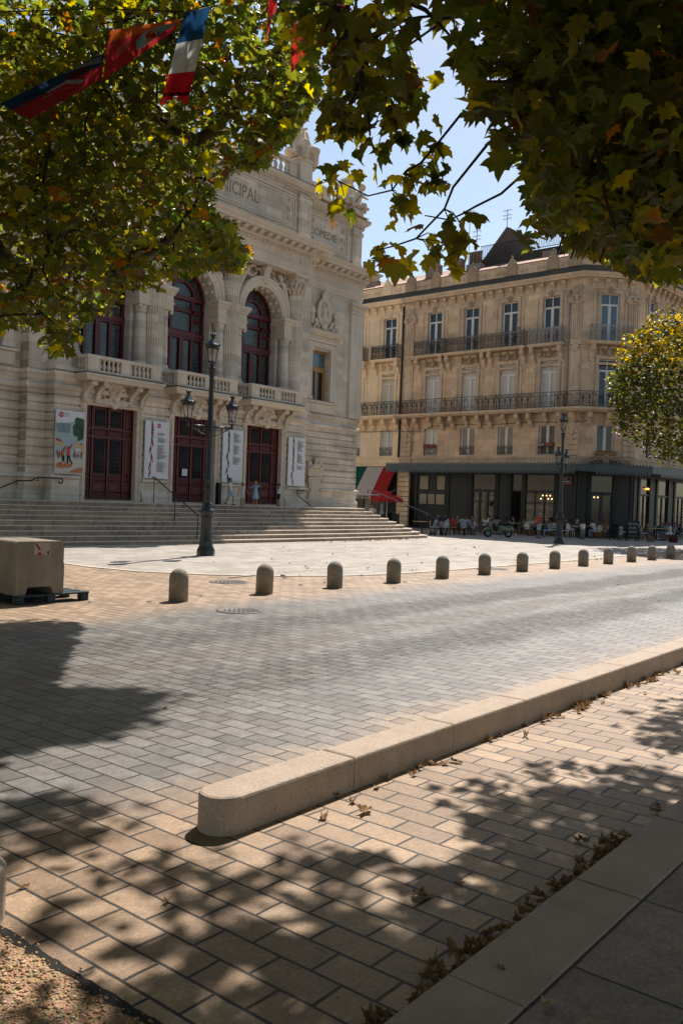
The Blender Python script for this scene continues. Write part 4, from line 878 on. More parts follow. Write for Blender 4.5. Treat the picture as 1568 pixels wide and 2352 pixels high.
def railing(parent, x0, x1, z0, y, h=1.0, step=.9, mat_=None, pattern=None, ret=0.0, name='iron_railing', loc=(0, 0, 0), rz=0.0):
    m = MB(); n = max(1, round((x1 - x0) / step)); z1 = z0 + h
    for k in range(n):
        a, b = x0 + (x1 - x0) * k / n, x0 + (x1 - x0) * (k + 1) / n
        rail_panel(m, a, b, z0 + .06, z1 - .03, y, pattern[k % len(pattern)] if pattern else 'palm')
    m.box(x0 - .02, x1 + .02, y - .025, y + .025, z1 - .035, z1); m.box(x0, x1, y - .018, y + .018, z0 + .04, z0 + .07)
    if ret:
        for x in (x0, x1):
            m.box(x - .02, x + .02, y, y + ret, z1 - .035, z1); m.box(x - .015, x + .015, y, y + ret, z0 + .04, z0 + .07)
            for k in range(1, 5): m.box(x - .01, x + .01, y + ret * k / 5 - .01, y + ret * k / 5 + .01, z0 + .05, z1)
            m.lathe([(.03, 0), (.03, h), (.05, h + .03), (.02, h + .1), (.005, h + .14)], (x, y, z0), 6)
    return m.build(name, mat_ or M['rail'], parent, loc, rz)
def place(p, o=(0, 0, 0), rz=0.0): p.location = o; p.rotation_euler = (0, 0, rz); return p

def window(parent, x, z0, w, h, style, loc=(0, 0, 0), rz=0.0, stone=None, glass=None, frame=None):
    """a casement in a stone surround; the opening is in the wall"""
    stone = stone or M['stone_rt']; glass = glass or M['glass']; frame = frame or M['white']
    a, b, z1 = x - w / 2, x + w / 2, z0 + h; y = .20
    m = MB()
    if style != 'low':
        for s in (-1, 1):
            xa, xb = sorted((x + s * (w / 2 + .02), x + s * (w / 2 + .24))); m.box(xa, xb, -.06, .05, z0, z1 + .24)
            xa, xb = sorted((x + s * (w / 2 + .36), x + s * (w / 2 + .50))); m.box(xa, xb, -.05, .05, z0, z1 - .1); m.box(xa - .02, xb + .02, -.07, .05, z1 - .1, z1 + .02)
        m.box(a - .02, b + .02, -.06, .05, z1 + .02, z1 + .24)
        m.box(a - .24, a - .18, -.085, -.06, z0, z1 + .2); m.box(b + .18, b + .24, -.085, -.06, z0, z1 + .2); m.box(a - .24, b + .24, -.085, -.06, z1 + .2, z1 + .26)
        m.build('window_surround', stone, parent, loc, rz)
        q = MB()
        if style == 'top':
            q.ball((x, -.1, z1 + .12), (.14, .1, .16), 7, 5); q.ball((x - .13, -.08, z1 + .22), (.1, .07, .08), 6, 4); q.ball((x + .13, -.08, z1 + .22), (.1, .07, .08), 6, 4); q.ball((x, -.1, z1 + .3), (.1, .08, .1), 6, 4)
        else:
            q.ball((x, -.1, z1 + .42), (.20, .1, .25), 8, 6); q.ball((x, -.1, z1 + .72), (.12, .1, .1), 6, 4)
            for s in (-1, 1):
                q.tube([(x + s * (.32 + .13 * (1 - k / 10) * math.cos(k * .7)), -.08, z1 + .5 + .16 * (1 - k / 10) * math.sin(k * .7)) for k in range(11)], .045, 5); q.ball((x + s * .3, -.07, z1 + .28), (.14, .06, .09), 6, 4)
                q.box(x + s * .62 - .09, x + s * .62 + .09, -.16, .02, z1 + .28, z1 + .8); q.box(x + s * .62 - .07, x + s * .62 + .07, -.22, .02, z1 + .55, z1 + .8)
        q.build('carved_keystone', M['carve_r'] if stone is not M['stone_n'] else M['stone_n'], parent, loc, rz)
    m = MB(); f = .06
    m.box(a, a + f, y - .03, y + .06, z0, z1); m.box(b - f, b, y - .03, y + .06, z0, z1); m.box(a + f, b - f, y - .031, y + .06, z1 - f, z1); m.box(a + f, b - f, y - .031, y + .06, z0, z0 + f)
    tr = z1 - .72 if style != 'low' else None
    if tr: m.box(a + f, b - f, y - .05, y + .06, tr - .06, tr + .06); m.box(x - .03, x + .03, y - .029, y + .05, tr + .06, z1 - f); m.box(a + f, b - f, y - .02, y + .05, z0 + h * .34, z0 + h * .34 + .03)
    m.box(x - .06, x + .06, y - .045, y + .058, z0 + f, (tr - .06) if tr else z1 - f)
    for s in (-1, 1):
        xa, xb = sorted((x + s * .06, x + s * .10)); m.box(xa, xb, y - .03, y + .055, z0 + f, (tr - .06) if tr else z1 - f); xa, xb = sorted((x + s * (w / 2 - f), x + s * (w / 2 - f - .05))); m.box(xa, xb, y - .028, y + .055, z0 + f, (tr - .06) if tr else z1 - f)
    o = m.build('window', frame, parent, loc, rz)
    q = MB(); q.box(a + .02, b - .02, y + .02, y + .04, z0 + .02, z1 - .02); q.build('pane', glass, o)
    return o
def clear_glass():
    m, t, p = new_mat('clear_window_glass'); N = NT(t); tr = N.n('BsdfTransparent'); tr.inputs[0].default_value = (.72, .75, .74, 1); gl_ = N.n('BsdfGlossy'); gl_.inputs['Roughness'].default_value = .03
    fr_ = N.n('Fresnel'); fr_.inputs[0].default_value = 1.6; mx = N.n('MixShader'); N.l(N.math('MULTIPLY', fr_.outputs[0], .7), mx.inputs[0]); N.l(tr.outputs[0], mx.inputs[1]); N.l(gl_.outputs[0], mx.inputs[2]); N.l(mx.outputs[0], t.nodes['Material Output'].inputs[0])
    return m
M['clear'] = clear_glass()
M['carve_r'] = mat('carved_ochre_stone', (.36, .265, .175), .85, .25, var=.2, vscale=5, bump=.4, bscale=26, stain=(.17, .125, .085), samt=.55)

def holed_wall(m, x0, x1, z0, z1, y, holes, dep=.3):
    xs = sorted({x0, x1, *[h[0] for h in holes], *[h[1] for h in holes]}); zs = sorted({z0, z1, *[h[2] for h in holes], *[h[3] for h in holes]})
    for i in range(len(xs) - 1):
        for j in range(len(zs) - 1):
            cx, cz = (xs[i] + xs[i + 1]) / 2, (zs[j] + zs[j + 1]) / 2
            if not any(h[0] < cx < h[1] and h[2] < cz < h[3] for h in holes): m.quad((xs[i], y, zs[j]), (xs[i + 1], y, zs[j]), (xs[i + 1], y, zs[j + 1]), (xs[i], y, zs[j + 1]))
    for a, b, c, d in holes:
        for p, q in (((a, c), (a, d)), ((a, d), (b, d)), ((b, d), (b, c)), ((b, c), (a, c))): m.quad((p[0], y, p[1]), (q[0], y, q[1]), (q[0], y + dep, q[1]), (p[0], y + dep, p[1]))
WX = [-10.22, -7.12, -4.08, -1.0]; NXW = [-14.3, -17.45, -20.6]
def hs(xs, wt=1.2): return [h for x in xs for h in ((x - wt / 2, x + wt / 2, 12.6, 15.68), (x - wt / 2, x + wt / 2, 8.38, 11.46), (x - wt / 2, x + wt / 2, 5.3, 7.26))]
m = MB(); holed_wall(m, -13.0, 1.26, 4.4, 16.7, 0, hs(WX)); m.build('front_wall', M['stone_r'], ab)
m = MB(); holed_wall(m, -26, -13.0, 4.4, 16.7, 0, hs(NXW)); m.quad((-26, 0, 0), (-26, 14, 0), (-26, 14, 18), (-26, 0, 18)); m.build('front_wall', M['stone_n'], nb)
CLoc = (1.26, 0, 0)
m = MB(); holed_wall(m, 0, CL, 4.4, 16.7, 0, hs([1.75])); m.build('corner_wall', M['stone_r'], ab, CLoc, CHR)
TL = (CE[0], CE[1], 0); TRZ = R(88)                           # third front, along the street
TW = [2.0, 5.0, 8.0, 11.0, 14.0]
m = MB(); holed_wall(m, 0, 30, 4.4, 16.7, 0, hs(TW)); m.build('street_wall', M['stone_r'], ab, TL, TRZ)
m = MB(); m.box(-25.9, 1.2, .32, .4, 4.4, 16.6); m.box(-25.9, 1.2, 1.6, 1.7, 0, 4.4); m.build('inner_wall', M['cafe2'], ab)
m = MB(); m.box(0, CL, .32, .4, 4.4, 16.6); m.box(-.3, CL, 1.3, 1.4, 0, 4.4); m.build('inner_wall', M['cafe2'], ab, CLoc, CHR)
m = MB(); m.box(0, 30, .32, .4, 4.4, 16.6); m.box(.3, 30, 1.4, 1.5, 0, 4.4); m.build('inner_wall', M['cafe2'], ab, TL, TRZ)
gl = [M['glass'], M['glass'], M['glass'], M['glass']]
for i, x in enumerate(WX):
    window(ab, x, 12.6, 1.2, 3.08, 'top', glass=M['glass']); window(ab, x, 8.38, 1.2, 3.08, 'mid', glass=M['curtain'])
    window(ab, x, 5.3, 1.2, 1.96, 'low', glass=[M['curtain'], M['warm_refl'], M['warm_refl'], M['glass']][i])
for i, x in enumerate(NXW): window(nb, x, 12.6, 1.2, 3.08, 'top', stone=M['stone_n']); window(nb, x, 8.38, 1.2, 3.08, 'mid', stone=M['stone_n'], glass=M['curtainy'], frame=M['oakw'] if 'oakw' in M else None); window(nb, x, 5.3, 1.2, 1.96, 'low', glass=M['curtain'])
window(ab, 1.75, 12.6, 1.2, 3.08, 'top', CLoc, CHR, glass=M['glassb']); window(ab, 1.75, 8.38, 1.2, 3.08, 'mid', CLoc, CHR); window(ab, 1.75, 5.3, 1.2, 1.96, 'low', CLoc, CHR)
for x in TW: window(ab, x, 12.6, 1.2, 3.08, 'top', TL, TRZ, glass=M['glassb']); window(ab, x, 8.38, 1.2, 3.08, 'mid', TL, TRZ); window(ab, x, 5.3, 1.2, 1.96, 'low', TL, TRZ)
main = [(-13.0, 0), (1.26, 0), CE, (CE[0] + 30 * math.cos(TRZ), CE[1] + 30 * math.sin(TRZ))]
npth = [(-26, 0), (-13.0, 0)]
corn = [(-.2, 16.55), (.08, 16.55), (.10, 16.6), (.36, 16.62), (.38, 16.66), (.38, 16.74), (.44, 16.78), (.50, 16.88), (.50, 16.94), (.46, 16.95)]
gut = [(.49, 16.945), (.46, 17.0), (.20, 17.30), (.12, 17.34), (.10, 17.42), (-.1, 17.42)]
par = [(.07, 17.40), (.07, 17.95), (.12, 17.98), (.12, 18.06), (-.18, 18.06), (-.18, 17.4)]
for pth, par_o, s1 in ((main, ab, M['stone_rt']), (npth, nb, M['stone_n'])):
    m = MB(); m.sweep(pth, corn); m.build('cornice', s1, par_o); m = MB(); m.sweep(pth, gut); m.build('mossy_gutter', M['gutter_moss'], par_o); m = MB(); m.sweep(pth, par); m.build('parapet', s1, par_o)
    m = MB(); m.sweep(pth, [(0, 15.95), (.05, 15.97), (.05, 16.05), (0, 16.07)]); m.sweep(pth, [(0, 4.5), (.05, 4.52), (.05, 4.66), (.11, 4.72), (.11, 4.80), (.03, 4.84), (.06, 5.05), (.10, 5.1), (.10, 5.2), (0, 5.24)]); m.sweep(pth, [(0, 12.1), (.06, 12.14), (.1, 12.3), (0, 12.34)]); m.sweep(pth, [(0, 11.1), (.035, 11.12), (.035, 11.24), (0, 11.26)])
    m.build('string_courses', s1, par_o)
def corbels(parent, xs, y, zt, h, dep, w, mat_, loc=(0, 0, 0), rz=0.0, name='corbel'):
    m = MB(); pf = [(0, zt), (-dep, zt), (-dep, zt - h * .28), (-dep * .8, zt - h * .42), (-dep * .55, zt - h * .5), (-dep * .42, zt - h * .75), (-.04, zt - h), (0, zt - h)]
    m.poly_x(pf, -w / 2, w / 2); m.tube([(-w * .56, -dep * .72, zt - h * .26), (w * .56, -dep * .72, zt - h * .26)], h * .18, 8)
    each(m.build(name, mat_, parent), [(loc[0] + x * math.cos(rz), loc[1] + x * math.sin(rz), loc[2], rz) for x in xs])
def spread(a, b, step): n = max(1, round((b - a) / step)); return [a + (b - a) * (k + .5) / n for k in range(n)]
corbels(ab, spread(-12.0, .3, .77), 0, 16.55, .55, .30, .24, M['stone_rt'], name='cornice_bracket'); corbels(nb, spread(-26, -13, .77), 0, 16.55, .55, .30, .24, M['stone_n'], name='cornice_bracket')
corbels(ab, spread(.2, CL - .2, .9), 0, 16.55, .55, .30, .28, M['stone_rt'], CLoc, CHR, 'cornice_bracket'); corbels(ab, spread(.4, 29, .8), 0, 16.55, .55, .30, .24, M['stone_rt'], TL, TRZ, 'cornice_bracket')
# parapet reliefs, little pedestals with carved crests
def crest(parent, x, mat_, loc=(0, 0, 0), rz=0.0, big=False):
    s = 1.3 if big else 1.0; m = MB(); m.box(x - .42, x + .42, -.17, .0, 17.42, 18.1); m.box(x - .34, x + .34, -.185, -.17, 17.5, 17.95)
    m.ball((x, -.08, 18.22 * 1 + .05 * s), (.34 * s, .16, .2 * s), 8, 5); m.ball((x, -.12, 18.32 + .12 * s), (.17 * s, .13, .18 * s), 8, 5); m.ball((x - .24 * s, -.1, 18.18), (.16, .12, .12), 6, 4); m.ball((x + .24 * s, -.1, 18.18), (.16, .12, .12), 6, 4); m.ball((x, -.1, 18.5 + .2 * s), (.09 * s, .09, .09 * s), 6, 4)
    m.build('parapet_crest', mat_, parent, loc, rz)
def scrolls(parent, xs, mat_, loc=(0, 0, 0), rz=0.0):
    m = MB()
    for x in xs:
        for s in (-1, 1): m.tube([(p[0], -.085, p[1]) for p in spiral(x + s * .2, 17.68, .17, 1.5, 16, 1.57, s)], .03, 5)
    m.build('parapet_scrolls', mat_, parent, loc, rz)
cx = [-12.4, -10.2, -7.1, -4.0, -.95]
for x in cx: crest(ab, x, M['carve_r'], big=(x == cx[0]))
for x in (-14.6, -17.6, -20.7): crest(nb, x, M['stone_n'])
crest(ab, .6, M['carve_r'], big=True); crest(ab, 1.75, M['carve_r'], CLoc, CHR, True); crest(ab, 3.3, M['carve_r'], CLoc, CHR)
scrolls(ab, [-11.6, -10.9 + .02, -9.3, -8.0, -6.3, -4.85, -3.1, -1.85, -.1][0:9], M['stone_rt']); scrolls(nb, [-13.6, -15.6, -16.6, -18.6, -19.7], M['stone_n'])
# fluted giant pilasters with ionic capitals, panelled below
def pilaster(x, loc=(0, 0, 0), rz=0.0):
    m = MB(); w = .34; y = -.12
    for k in range(5): m.box(x - w + .02 + k * .136, x - w + .11 + k * .136, y, 0, 12.75, 15.0)
    m.box(x - w, x + w, y + .05, 0.0, 12.6, 15.02); m.box(x - w - .05, x + w + .05, y - .03, 0, 12.34, 12.7); m.box(x - w, x + w, y - .0, 0, 15.02, 15.3); m.box(x - w - .12, x + w + .12, y - .06, 0, 15.42, 15.55)
    for s in (-1, 1): m.tube([(p[0], y - .05, p[1]) for p in spiral(x + s * .34, 15.24, .2, 2, 20, 1.57, -s)], .06, 6)
    m.ball((x, y - .05, 15.32), (.16, .1, .14), 7, 5); m.box(x - w + .05, x + w - .05, y - .02, 0, 15.55, 16.2); m.ball((x, y - .04, 15.85), (.2, .1, .22), 7, 5); m.ball((x, y - .02, 12.2), (.28, .1, .3), 8, 5)
    m.box(x - w, x + w, y + .02, 0, 8.5, 12.1); m.box(x - w + .14, x + w - .14, y, y + .02, 8.9, 11.8)
    for k in range(6): m.box(x - w - .05, x + w + .05, y, 0, 5.25 + .36 * k, 5.25 + .36 * k + .31)
    m.poly_x([(0, 8.0), (-.5, 8.0), (-.5, 7.85), (-.36, 7.6), (-.2, 7.4), (-.16, 6.9), (-.12, 6.3), (0, 6.2)], x - .2, x + .2); m.ball((x, -.2, 6.75), (.17, .12, .2), 7, 5); m.ball((x, -.2, 7.2), (.16, .1, .18), 7, 5); m.ball((x, -.16, 6.3), (.1, .08, .12), 6, 4)
    m.build('pilaster', M['stone_rt'], ab, loc, rz)
pilaster(-12.33); pilaster(.86); pilaster(CL - .4, CLoc, CHR)
# long balcony on the second floor
off = .85
bp = [(-26, 0), (-13.02, 0)]; slab = [(-.1, 8.0), (off - .25, 8.02), (off - .1, 8.08), (off - .06, 8.14), (off, 8.16), (off, 8.30), (-.1, 8.32)]
m = MB(); m.sweep(bp, slab); lb2 = m.build('balcony', M['stone_n'], nb)
m = MB(); m.sweep(main[:3] + [(CE[0] + 14 * math.cos(TRZ), CE[1] + 14 * math.sin(TRZ))], slab); lb = m.build('balcony', M['stone_rt'], ab)
railing(lb2, -26, -13.1, 8.31, -.78, pattern=['palm'])
pt = ['palm'] * 3 + ['palm', 'scroll', 'scroll', 'palm'] + ['palm', 'scroll', 'scroll', 'palm'] * 3
railing(lb, -12.95, 1.26 + .78 * math.tan(CHR / 2), 8.31, -.78, pattern=['palm', 'palm', 'palm', 'scroll', 'scroll', 'palm', 'scroll', 'scroll', 'palm', 'palm'], step=.88)
railing(lb, -.32, CL + .3, 8.31, -.78, pattern=['palm', 'scroll', 'palm', 'scroll', 'palm'], loc=CLoc, rz=CHR); railing(lb, .35, 14, 8.31, -.78, loc=TL, rz=TRZ)
cb = [x + d for x in WX for d in (-1.05, -.42, .42, 1.05)]
corbels(ab, [x + d for x in WX for d in (-1.1, 1.1)], 0, 8.02, .95, .68, .27, M['stone_rt'], name='balcony_console'); corbels(ab, WX, 0, 8.02, .75, .5, .24, M['stone_rt'], name='balcony_console'); corbels(nb, [x + d for x in NXW for d in (-1.1, 0, 1.1)], 0, 8.02, .9, .6, .26, M['stone_n'], name='balcony_console'); corbels(ab, [.5, 1.75, 3.0], 0, 8.02, .9, .62, .28, M['stone_rt'], CLoc, CHR, 'balcony_console'); corbels(ab, TW, 0, 8.02, .9, .62, .28, M['stone_rt'], TL, TRZ, 'balcony_console')
# third floor balconies
def small_balcony(parent, x0, x1, rmat, loc=(0, 0, 0), rz=0.0, o=.62, cons=True, st_=None, z=12.36, pattern=None):
    st_ = st_ or M['stone_rt']; m = MB(); m.sweep([(x0, 0), (x0, -o), (x1, -o), (x1, 0)], [(-.2, z), (-.03, z), (.0, z + .05), (.03, z + .1), (.03, z + .18), (-.2, z + .2)]); m.box(x0 + .1, x1 - .1, -o + .1, 0, z + .01, z + .195)
    b = m.build('balcony', st_, parent, loc, rz); railing(b, x0 + .06, x1 - .06, z + .2, -o + .06, 1.0, .62, rmat, pattern, ret=o - .08)
    if cons: corbels(b, [x0 + .22, x1 - .22], 0, z, 1.05, .55, .24, st_, name='console')
    return b
small_balcony(ab, -11.66, -9.12, M['railg']); q = small_balcony(ab, -9.03, -2.6, M['railg'], cons=True); corbels(q, [-5.9, -5.35], 0, 12.36, 1.05, .55, .24, M['stone_rt'], name='console'); small_balcony(ab, -2.34, .1, M['railp'])
small_balcony(ab, .35, 3.15, M['railp'], CLoc, CHR, pattern=['palm', 'scroll', 'scroll', 'palm'])
for x in NXW: small_balcony(nb, x - 1.35, x + 1.2, M['rail'], st_=M['stone_n'])
for x in TW: small_balcony(ab, x - 1.2, x + 1.2, M['railp'], TL, TRZ)
# guards and flower boxes at the low windows
def guard(parent, x, loc=(0, 0, 0), rz=0.0, rm=None): railing(parent, x - .58, x + .58, 5.3, -.02, .62, .58, rm or M['rail'], ['scroll'], name='window_guard', loc=loc, rz=rz)
for x in WX: guard(ab, x, rm=M['railg'])
for x in NXW: guard(nb, x)
def flower_box(x, z, col, label, loc=None, rz=BR, w=.5):
    m = MB(); m.bbox(-w / 2, w / 2, -.1, .1, 0, .2, .015); W = Matrix.Translation((BX, BY, 0)) @ Matrix.Rotation(BR, 4, 'Z')
    if loc: W = W @ Matrix.Translation(loc) @ Matrix.Rotation(CHR, 4, 'Z')
    p = W @ Vector((x, -.14, z)); o = m.build('flower_box', flat(col), None, p, rz); tag(o, label, 'flower box', 'boxes on the window guards')
    q = MB()
    for k in range(12): q.ball((random.uniform(-w / 2, w / 2) * .85, random.uniform(-.06, .06), .2 + random.uniform(0, .03)), (.04, .04, .03), 5, 4)
    q.build('soil', flat((.05, .035, .025)), o)
flower_box(WX[0] - .27, 5.86, (.20, .06, .035), 'left rust-red flower box on the low window nearest the drainpipe'); flower_box(WX[0] + .3, 5.86, (.20, .06, .035), 'right rust-red flower box on the low window nearest the drainpipe')
flower_box(WX[3] - .3, 5.86, (.28, .24, .2), 'pale grey flower box on the low window behind the far lamp'); flower_box(WX[3] + .3, 5.86, (.24, .09, .05), 'terracotta flower box on the low window behind the far lamp')
flower_box(1.45, 5.34, (.27, .15, .07), 'left brown flower box under the low corner window', CLoc, BR + CHR, .62); flower_box(2.12, 5.34, (.27, .15, .07), 'right brown flower box under the low corner window', CLoc, BR + CHR, .62)
# segmental pediment at the corner
m = MB(); A = [(1.75 + 1.85 * math.sin(t), 4.55 + 1.0 * math.cos(t) - .25) for t in np.linspace(-1.25, 1.25, 25)]; B = [(1.75 + 1.6 * math.sin(t), 4.45 + .82 * math.cos(t) - .25) for t in np.linspace(-1.25, 1.25, 25)]
for k in range(24): m.add([(A[k][0], -.35, A[k][1]), (A[k + 1][0], -.35, A[k + 1][1]), (B[k + 1][0], -.3, B[k + 1][1]), (B[k][0], -.3, B[k][1]), (A[k][0], 0, A[k][1]), (A[k + 1][0], 0, A[k + 1][1])], [(0, 1, 2, 3), (0, 4, 5, 1)])
m.poly_y([(x, z) for x, z in B] , -.12, 0); m.ball((1.75, -.22, 4.92), (.24, .16, .26), 9, 6); m.ball((1.75, -.25, 5.25), (.2, .16, .16), 8, 5)
for s in (-1, 1):
    for k in range(4): m.tube([(1.75 + s * (.35 + .3 * k), -.18, 4.72 - .04 * k), (1.75 + s * (.5 + .3 * k), -.2, 4.95 - .07 * k), (1.75 + s * (.68 + .3 * k), -.18, 4.7 - .05 * k)], [.07, .08, .04], 6)
m.build('corner_pediment', M['carve_r'], ab, CLoc, CHR)
m = MB(); m.tube([(-13.0, -.1, 16.4), (-13.0, -.1, 12.3), (-13.03, -.1, 8.4), (-13.0, -.1, 8.0), (-13.03, -.1, 5.2)], .07, 8); tag(m.build('drainpipe', M['rail'], ab))
m = MB(); m.tube([(.32, -.09, 15.9), (.32, -.09, 12.4), (.3, -.09, 11.9), (.3, -.09, 9.2), (.25, -.09, 8.4)], .055, 8); m.build('drainpipe', M['railp'], ab)
m = MB(); m.tube([(-26 + k * .8, -.2 - .06 * math.sin(k * 1.3), 7.42 - .02 * k * (k < 20) + .03 * math.sin(k * .9)) for k in range(36)], .02, 5); m.tube([(-11.75, -.1, 7.5), (-11.8, -.08, 6.2), (-11.85, -.08, 4.8)], .02, 5); m.build('facade_cable', M['rail'], ab)
# roofs, chimneys, roof terrace
m = MB(); m.sweep(main, [(.02, 18.0), (-4.5, 20.0), (-4.6, 17)], caps=False); m.build('tiled_roof', M['tiles'], ab)
m = MB(); m.sweep(npth, [(.02, 18.0), (-4.5, 20.0), (-4.6, 17)]); m.build('tiled_roof', M['tiles'], nb)
m = MB()
for k in range(74): X = -13 + k * .2; m.tube([(X, -.12, 18.09), (X, .25, 18.16), (X, 1.4, 18.68)], .075, 6)
m.build('tile_ridges', M['tiles'], ab)
m = MB()
for k in range(60): X = -25 + k * .2; m.tube([(X, -.12, 18.09), (X, .25, 18.16), (X, 1.4, 18.68)], .075, 6)
m.build('tile_ridges', M['tiles'], nb)
def chimney(parent, x, y, w, z0, z1, cap, mat_, pots=0):
    m = MB(); m.box(x - w / 2, x + w / 2, y, y + .6, z0, z0 + .6 * (z1 - z0) if cap else z1)
    if cap: m.box(x - w * .36, x + w * .36, y + .1, y + .5, z0 + .6 * (z1 - z0), z1)
    o = m.build('chimney', mat_, parent)
    for k in range(pots):
        q = MB(); xx = x + (k - (pots - 1) / 2) * w / pots * .9; q.lathe([(.13, 0), (.12, .82), (.15, .86), (.15, .94), (.1, .94)], (xx, y + .3, z1 - .02), 10); q.build('chimney_pot', flat((.16, .12, .10)), o)
brk = mat('old_render', (.26, .20, .16), .9, .2, var=.25, vscale=3, bump=.3, stain=(.12, .09, .07), samt=.5)
chimney(ab, -11.53, 1.2, 1.1, 18.2, 20.5, True, brk, 2); chimney(ab, -9.7, 1.6, .9, 18.2, 19.83, False, brk); chimney(ab, -8.0, 1.3, 1.2, 18.2, 19.16, False, mat('grey_chimney', (.22, .21, .2), .9, .2, var=.2), 4); chimney(ab, -2.4, 2.0, 1.0, 18.2, 19.4, False, brk); chimney(ab, 1.4, 2.2, 1.0, 18.2, 19.6, False, brk)
chimney(nb, -17.8, 1.5, 1.5, 18.2, 19.3, False, brk); chimney(nb, -19.3, 3.0, 1.6, 18.2, 20.6, False, flat((.14, .07, .05)), 3)
m = MB(); m.box(-8.5, -.5, 3.0, 6.0, 18.2, 19.92); m.build('roof_terrace', mat('dark_render', (.06, .05, .045), .9, .2, var=.3, bump=.2), ab)
m = MB(); x0, x1 = -8.45, -.6
for k in range(int((x1 - x0) / .19)):
    X = x0 + .19 * (k + .5); m.tube([(X + .065 * math.cos(t), 2.95, 20.43 + .38 * max(-1, min(1, 1.25 * math.sin(t)))) for t in np.linspace(0, 6.28, 13)], .014, 4, 0, False)
m.box(x0, x1, 2.93, 2.97, 20.82, 20.86); m.box(x0, x1, 2.93, 2.97, 19.99, 20.03); m.build('terrace_railing', M['rail'], ab)
m = MB(); m.poly_y([(-8.6, 19.9), (-6.35, 19.9), (-6.35, 22.0), (-6.62, 22.1)], 3.4, 5.4); m.box(-6.5, -6.1, 3.35, 5.3, 19.9, 21.85); m.build('terrace_stair_hood', mat('brown_render', (.11, .085, .07), .9, .2, var=.25, bump=.2), ab)
def antenna(x, y, z0, z1, label, flip=1):
    m = MB(); m.tube([(0, 0, 0), (0, 0, z1 - z0)], .022, 5)
    for zz in (z1 - z0 - .1, z1 - z0 - .45, z1 - z0 - .7):
        m.tube([(-.35 * flip, 0, zz), (.35 * flip, 0, zz + .03)], .012, 4)
        for k in range(5): m.tube([(-.3 + .15 * k, -.22, zz), (-.3 + .15 * k, .22, zz)], .008, 4)
    p = Matrix.Translation((BX, BY, 0)) @ Matrix.Rotation(BR, 4, 'Z') @ Vector((x, y, z0)); tag(m.build('tv_antenna', M['rail'], None, p, BR), label, 'antenna', 'antennas on the roof')
antenna(-6.7, 3.6, 21.6, 23.45, 'tall TV antenna on the roof stair hood of the corner building'); antenna(-9.0, 2.2, 19.0, 23.4, 'thin mast TV antenna beside the grey chimney pots'); antenna(-8.6, 2.6, 19.2, 22.0, 'short TV antenna just right of the thin mast, left of the roof stair hood')
m = MB(); m.ball((0, 0, 0), (.05, .1, .06), 7, 5); m.ball((0, -.09, .06), .035, 6, 4); m.tube([(0, .06, -.01), (0, .22, -.06)], [.03, .012], 5); m.tube([(0, 0, -.04), (0, 0, -.1)], .01, 4)
tag(m.build('pigeon', flat((.06, .06, .065)), None, Matrix.Translation((BX, BY, 0)) @ Matrix.Rotation(BR, 4, 'Z') @ Vector((-3.05, -.55, 13.72)), BR), 'dark pigeon perched on the long third-floor balcony railing', 'bird')
m = MB(); m.tube([(0, 0, 0), (.1, -.5, -.03), (.2, -1.2, -.28)], .05, 6); m.tube([(.2, -1.2, -.28), (.2, -1.22, -.9)], .05, 6); m.lathe([(.05, 0), (.1, .05), (.1, .28), (.04, .34)], (.2, -1.22, -1.2), 8)
tag(m.build('wall_lamp', M['rail'], None, Matrix.Translation((BX, BY, 0)) @ Matrix.Rotation(BR, 4, 'Z') @ Vector((-17.0, -.02, 7.3)), BR), 'black wall lamp on a curved arm on the cream building', 'wall lamp')
# ---------------------------------------------------------------- cafe front, canopy, awning
def cafe_front(x0, x1, loc, rz, bays):
    m = MB(); m.box(x0, x1, -.05, .1, 3.98, 4.45); m.box(x0, x1, -.06, .1, 0, .12)
    for a, b, kind in bays:
        m.box(a - .09, a + .09, -.10, .08, .0, 4.0); m.box(b - .09, b + .09, -.10, .08, .0, 4.0)
        if kind == 'solid':
            m.box(a + .09, b - .09, -.02, .08, 0.1, 3.99); m.box(a + .2, b - .2, -.035, -.02, .3, 1.2); m.box(a + .2, b - .2, -.035, -.02, 1.35, 3.8)
        else: m.box(a + .09, b - .09, -.04, .08, .1, .72 if kind != 'door' else .35); m.box(a + .09, b - .09, -.05, .06, 2.84, 2.94)
    f = m.build('cafe_front', M['cafe'], ab, loc, rz)
    for a, b, kind in bays:
        if kind == 'solid': continue
        q = MB(); q.box(a + .09, b - .09, .03, .05, 2.94, 3.98); q.build('transom_pane', M['glass'], f)
        if kind in ('win', 'door'):
            n = 2 if b - a < 2.0 else 3
            for k in range(n):
                xa, xb = a + .09 + (b - a - .18) * k / n, a + .09 + (b - a - .18) * (k + 1) / n
                q = MB(); z0 = .72 if kind == 'win' else .35; t = .09 if kind == 'door' else .035
                q.box(xa, xa + t, -.03, .055, z0, 2.84); q.box(xb - t, xb, -.03, .055, z0, 2.84); q.box(xa + t, xb - t, -.028, .054, z0, z0 + t * 1.6); q.box(xa + t, xb - t, -.028, .054, 2.84 - t, 2.84); q.box(xa + t, xb - t, -.02, .05, 1.75, 1.78)
                s = q.build('cafe_casement', M['cafe'], f); q = MB(); q.box(xa + t * .8, xb - t * .8, .02, .035, z0 + .04, 2.82); q.build('pane', M['clear'], s)
    return f
f1 = cafe_front(-12.0, 1.26, (0, -.0, 0), 0.0, [(-11.3, -8.6, 'solid'), (-8.5, -6.7, 'solid'), (-6.6, -4.6, 'door'), (-4.5, -3.55, 'solid'), (-3.5, -2.55, 'open'), (-2.45, -.2, 'win'), (-.1, 1.2, 'solid')])
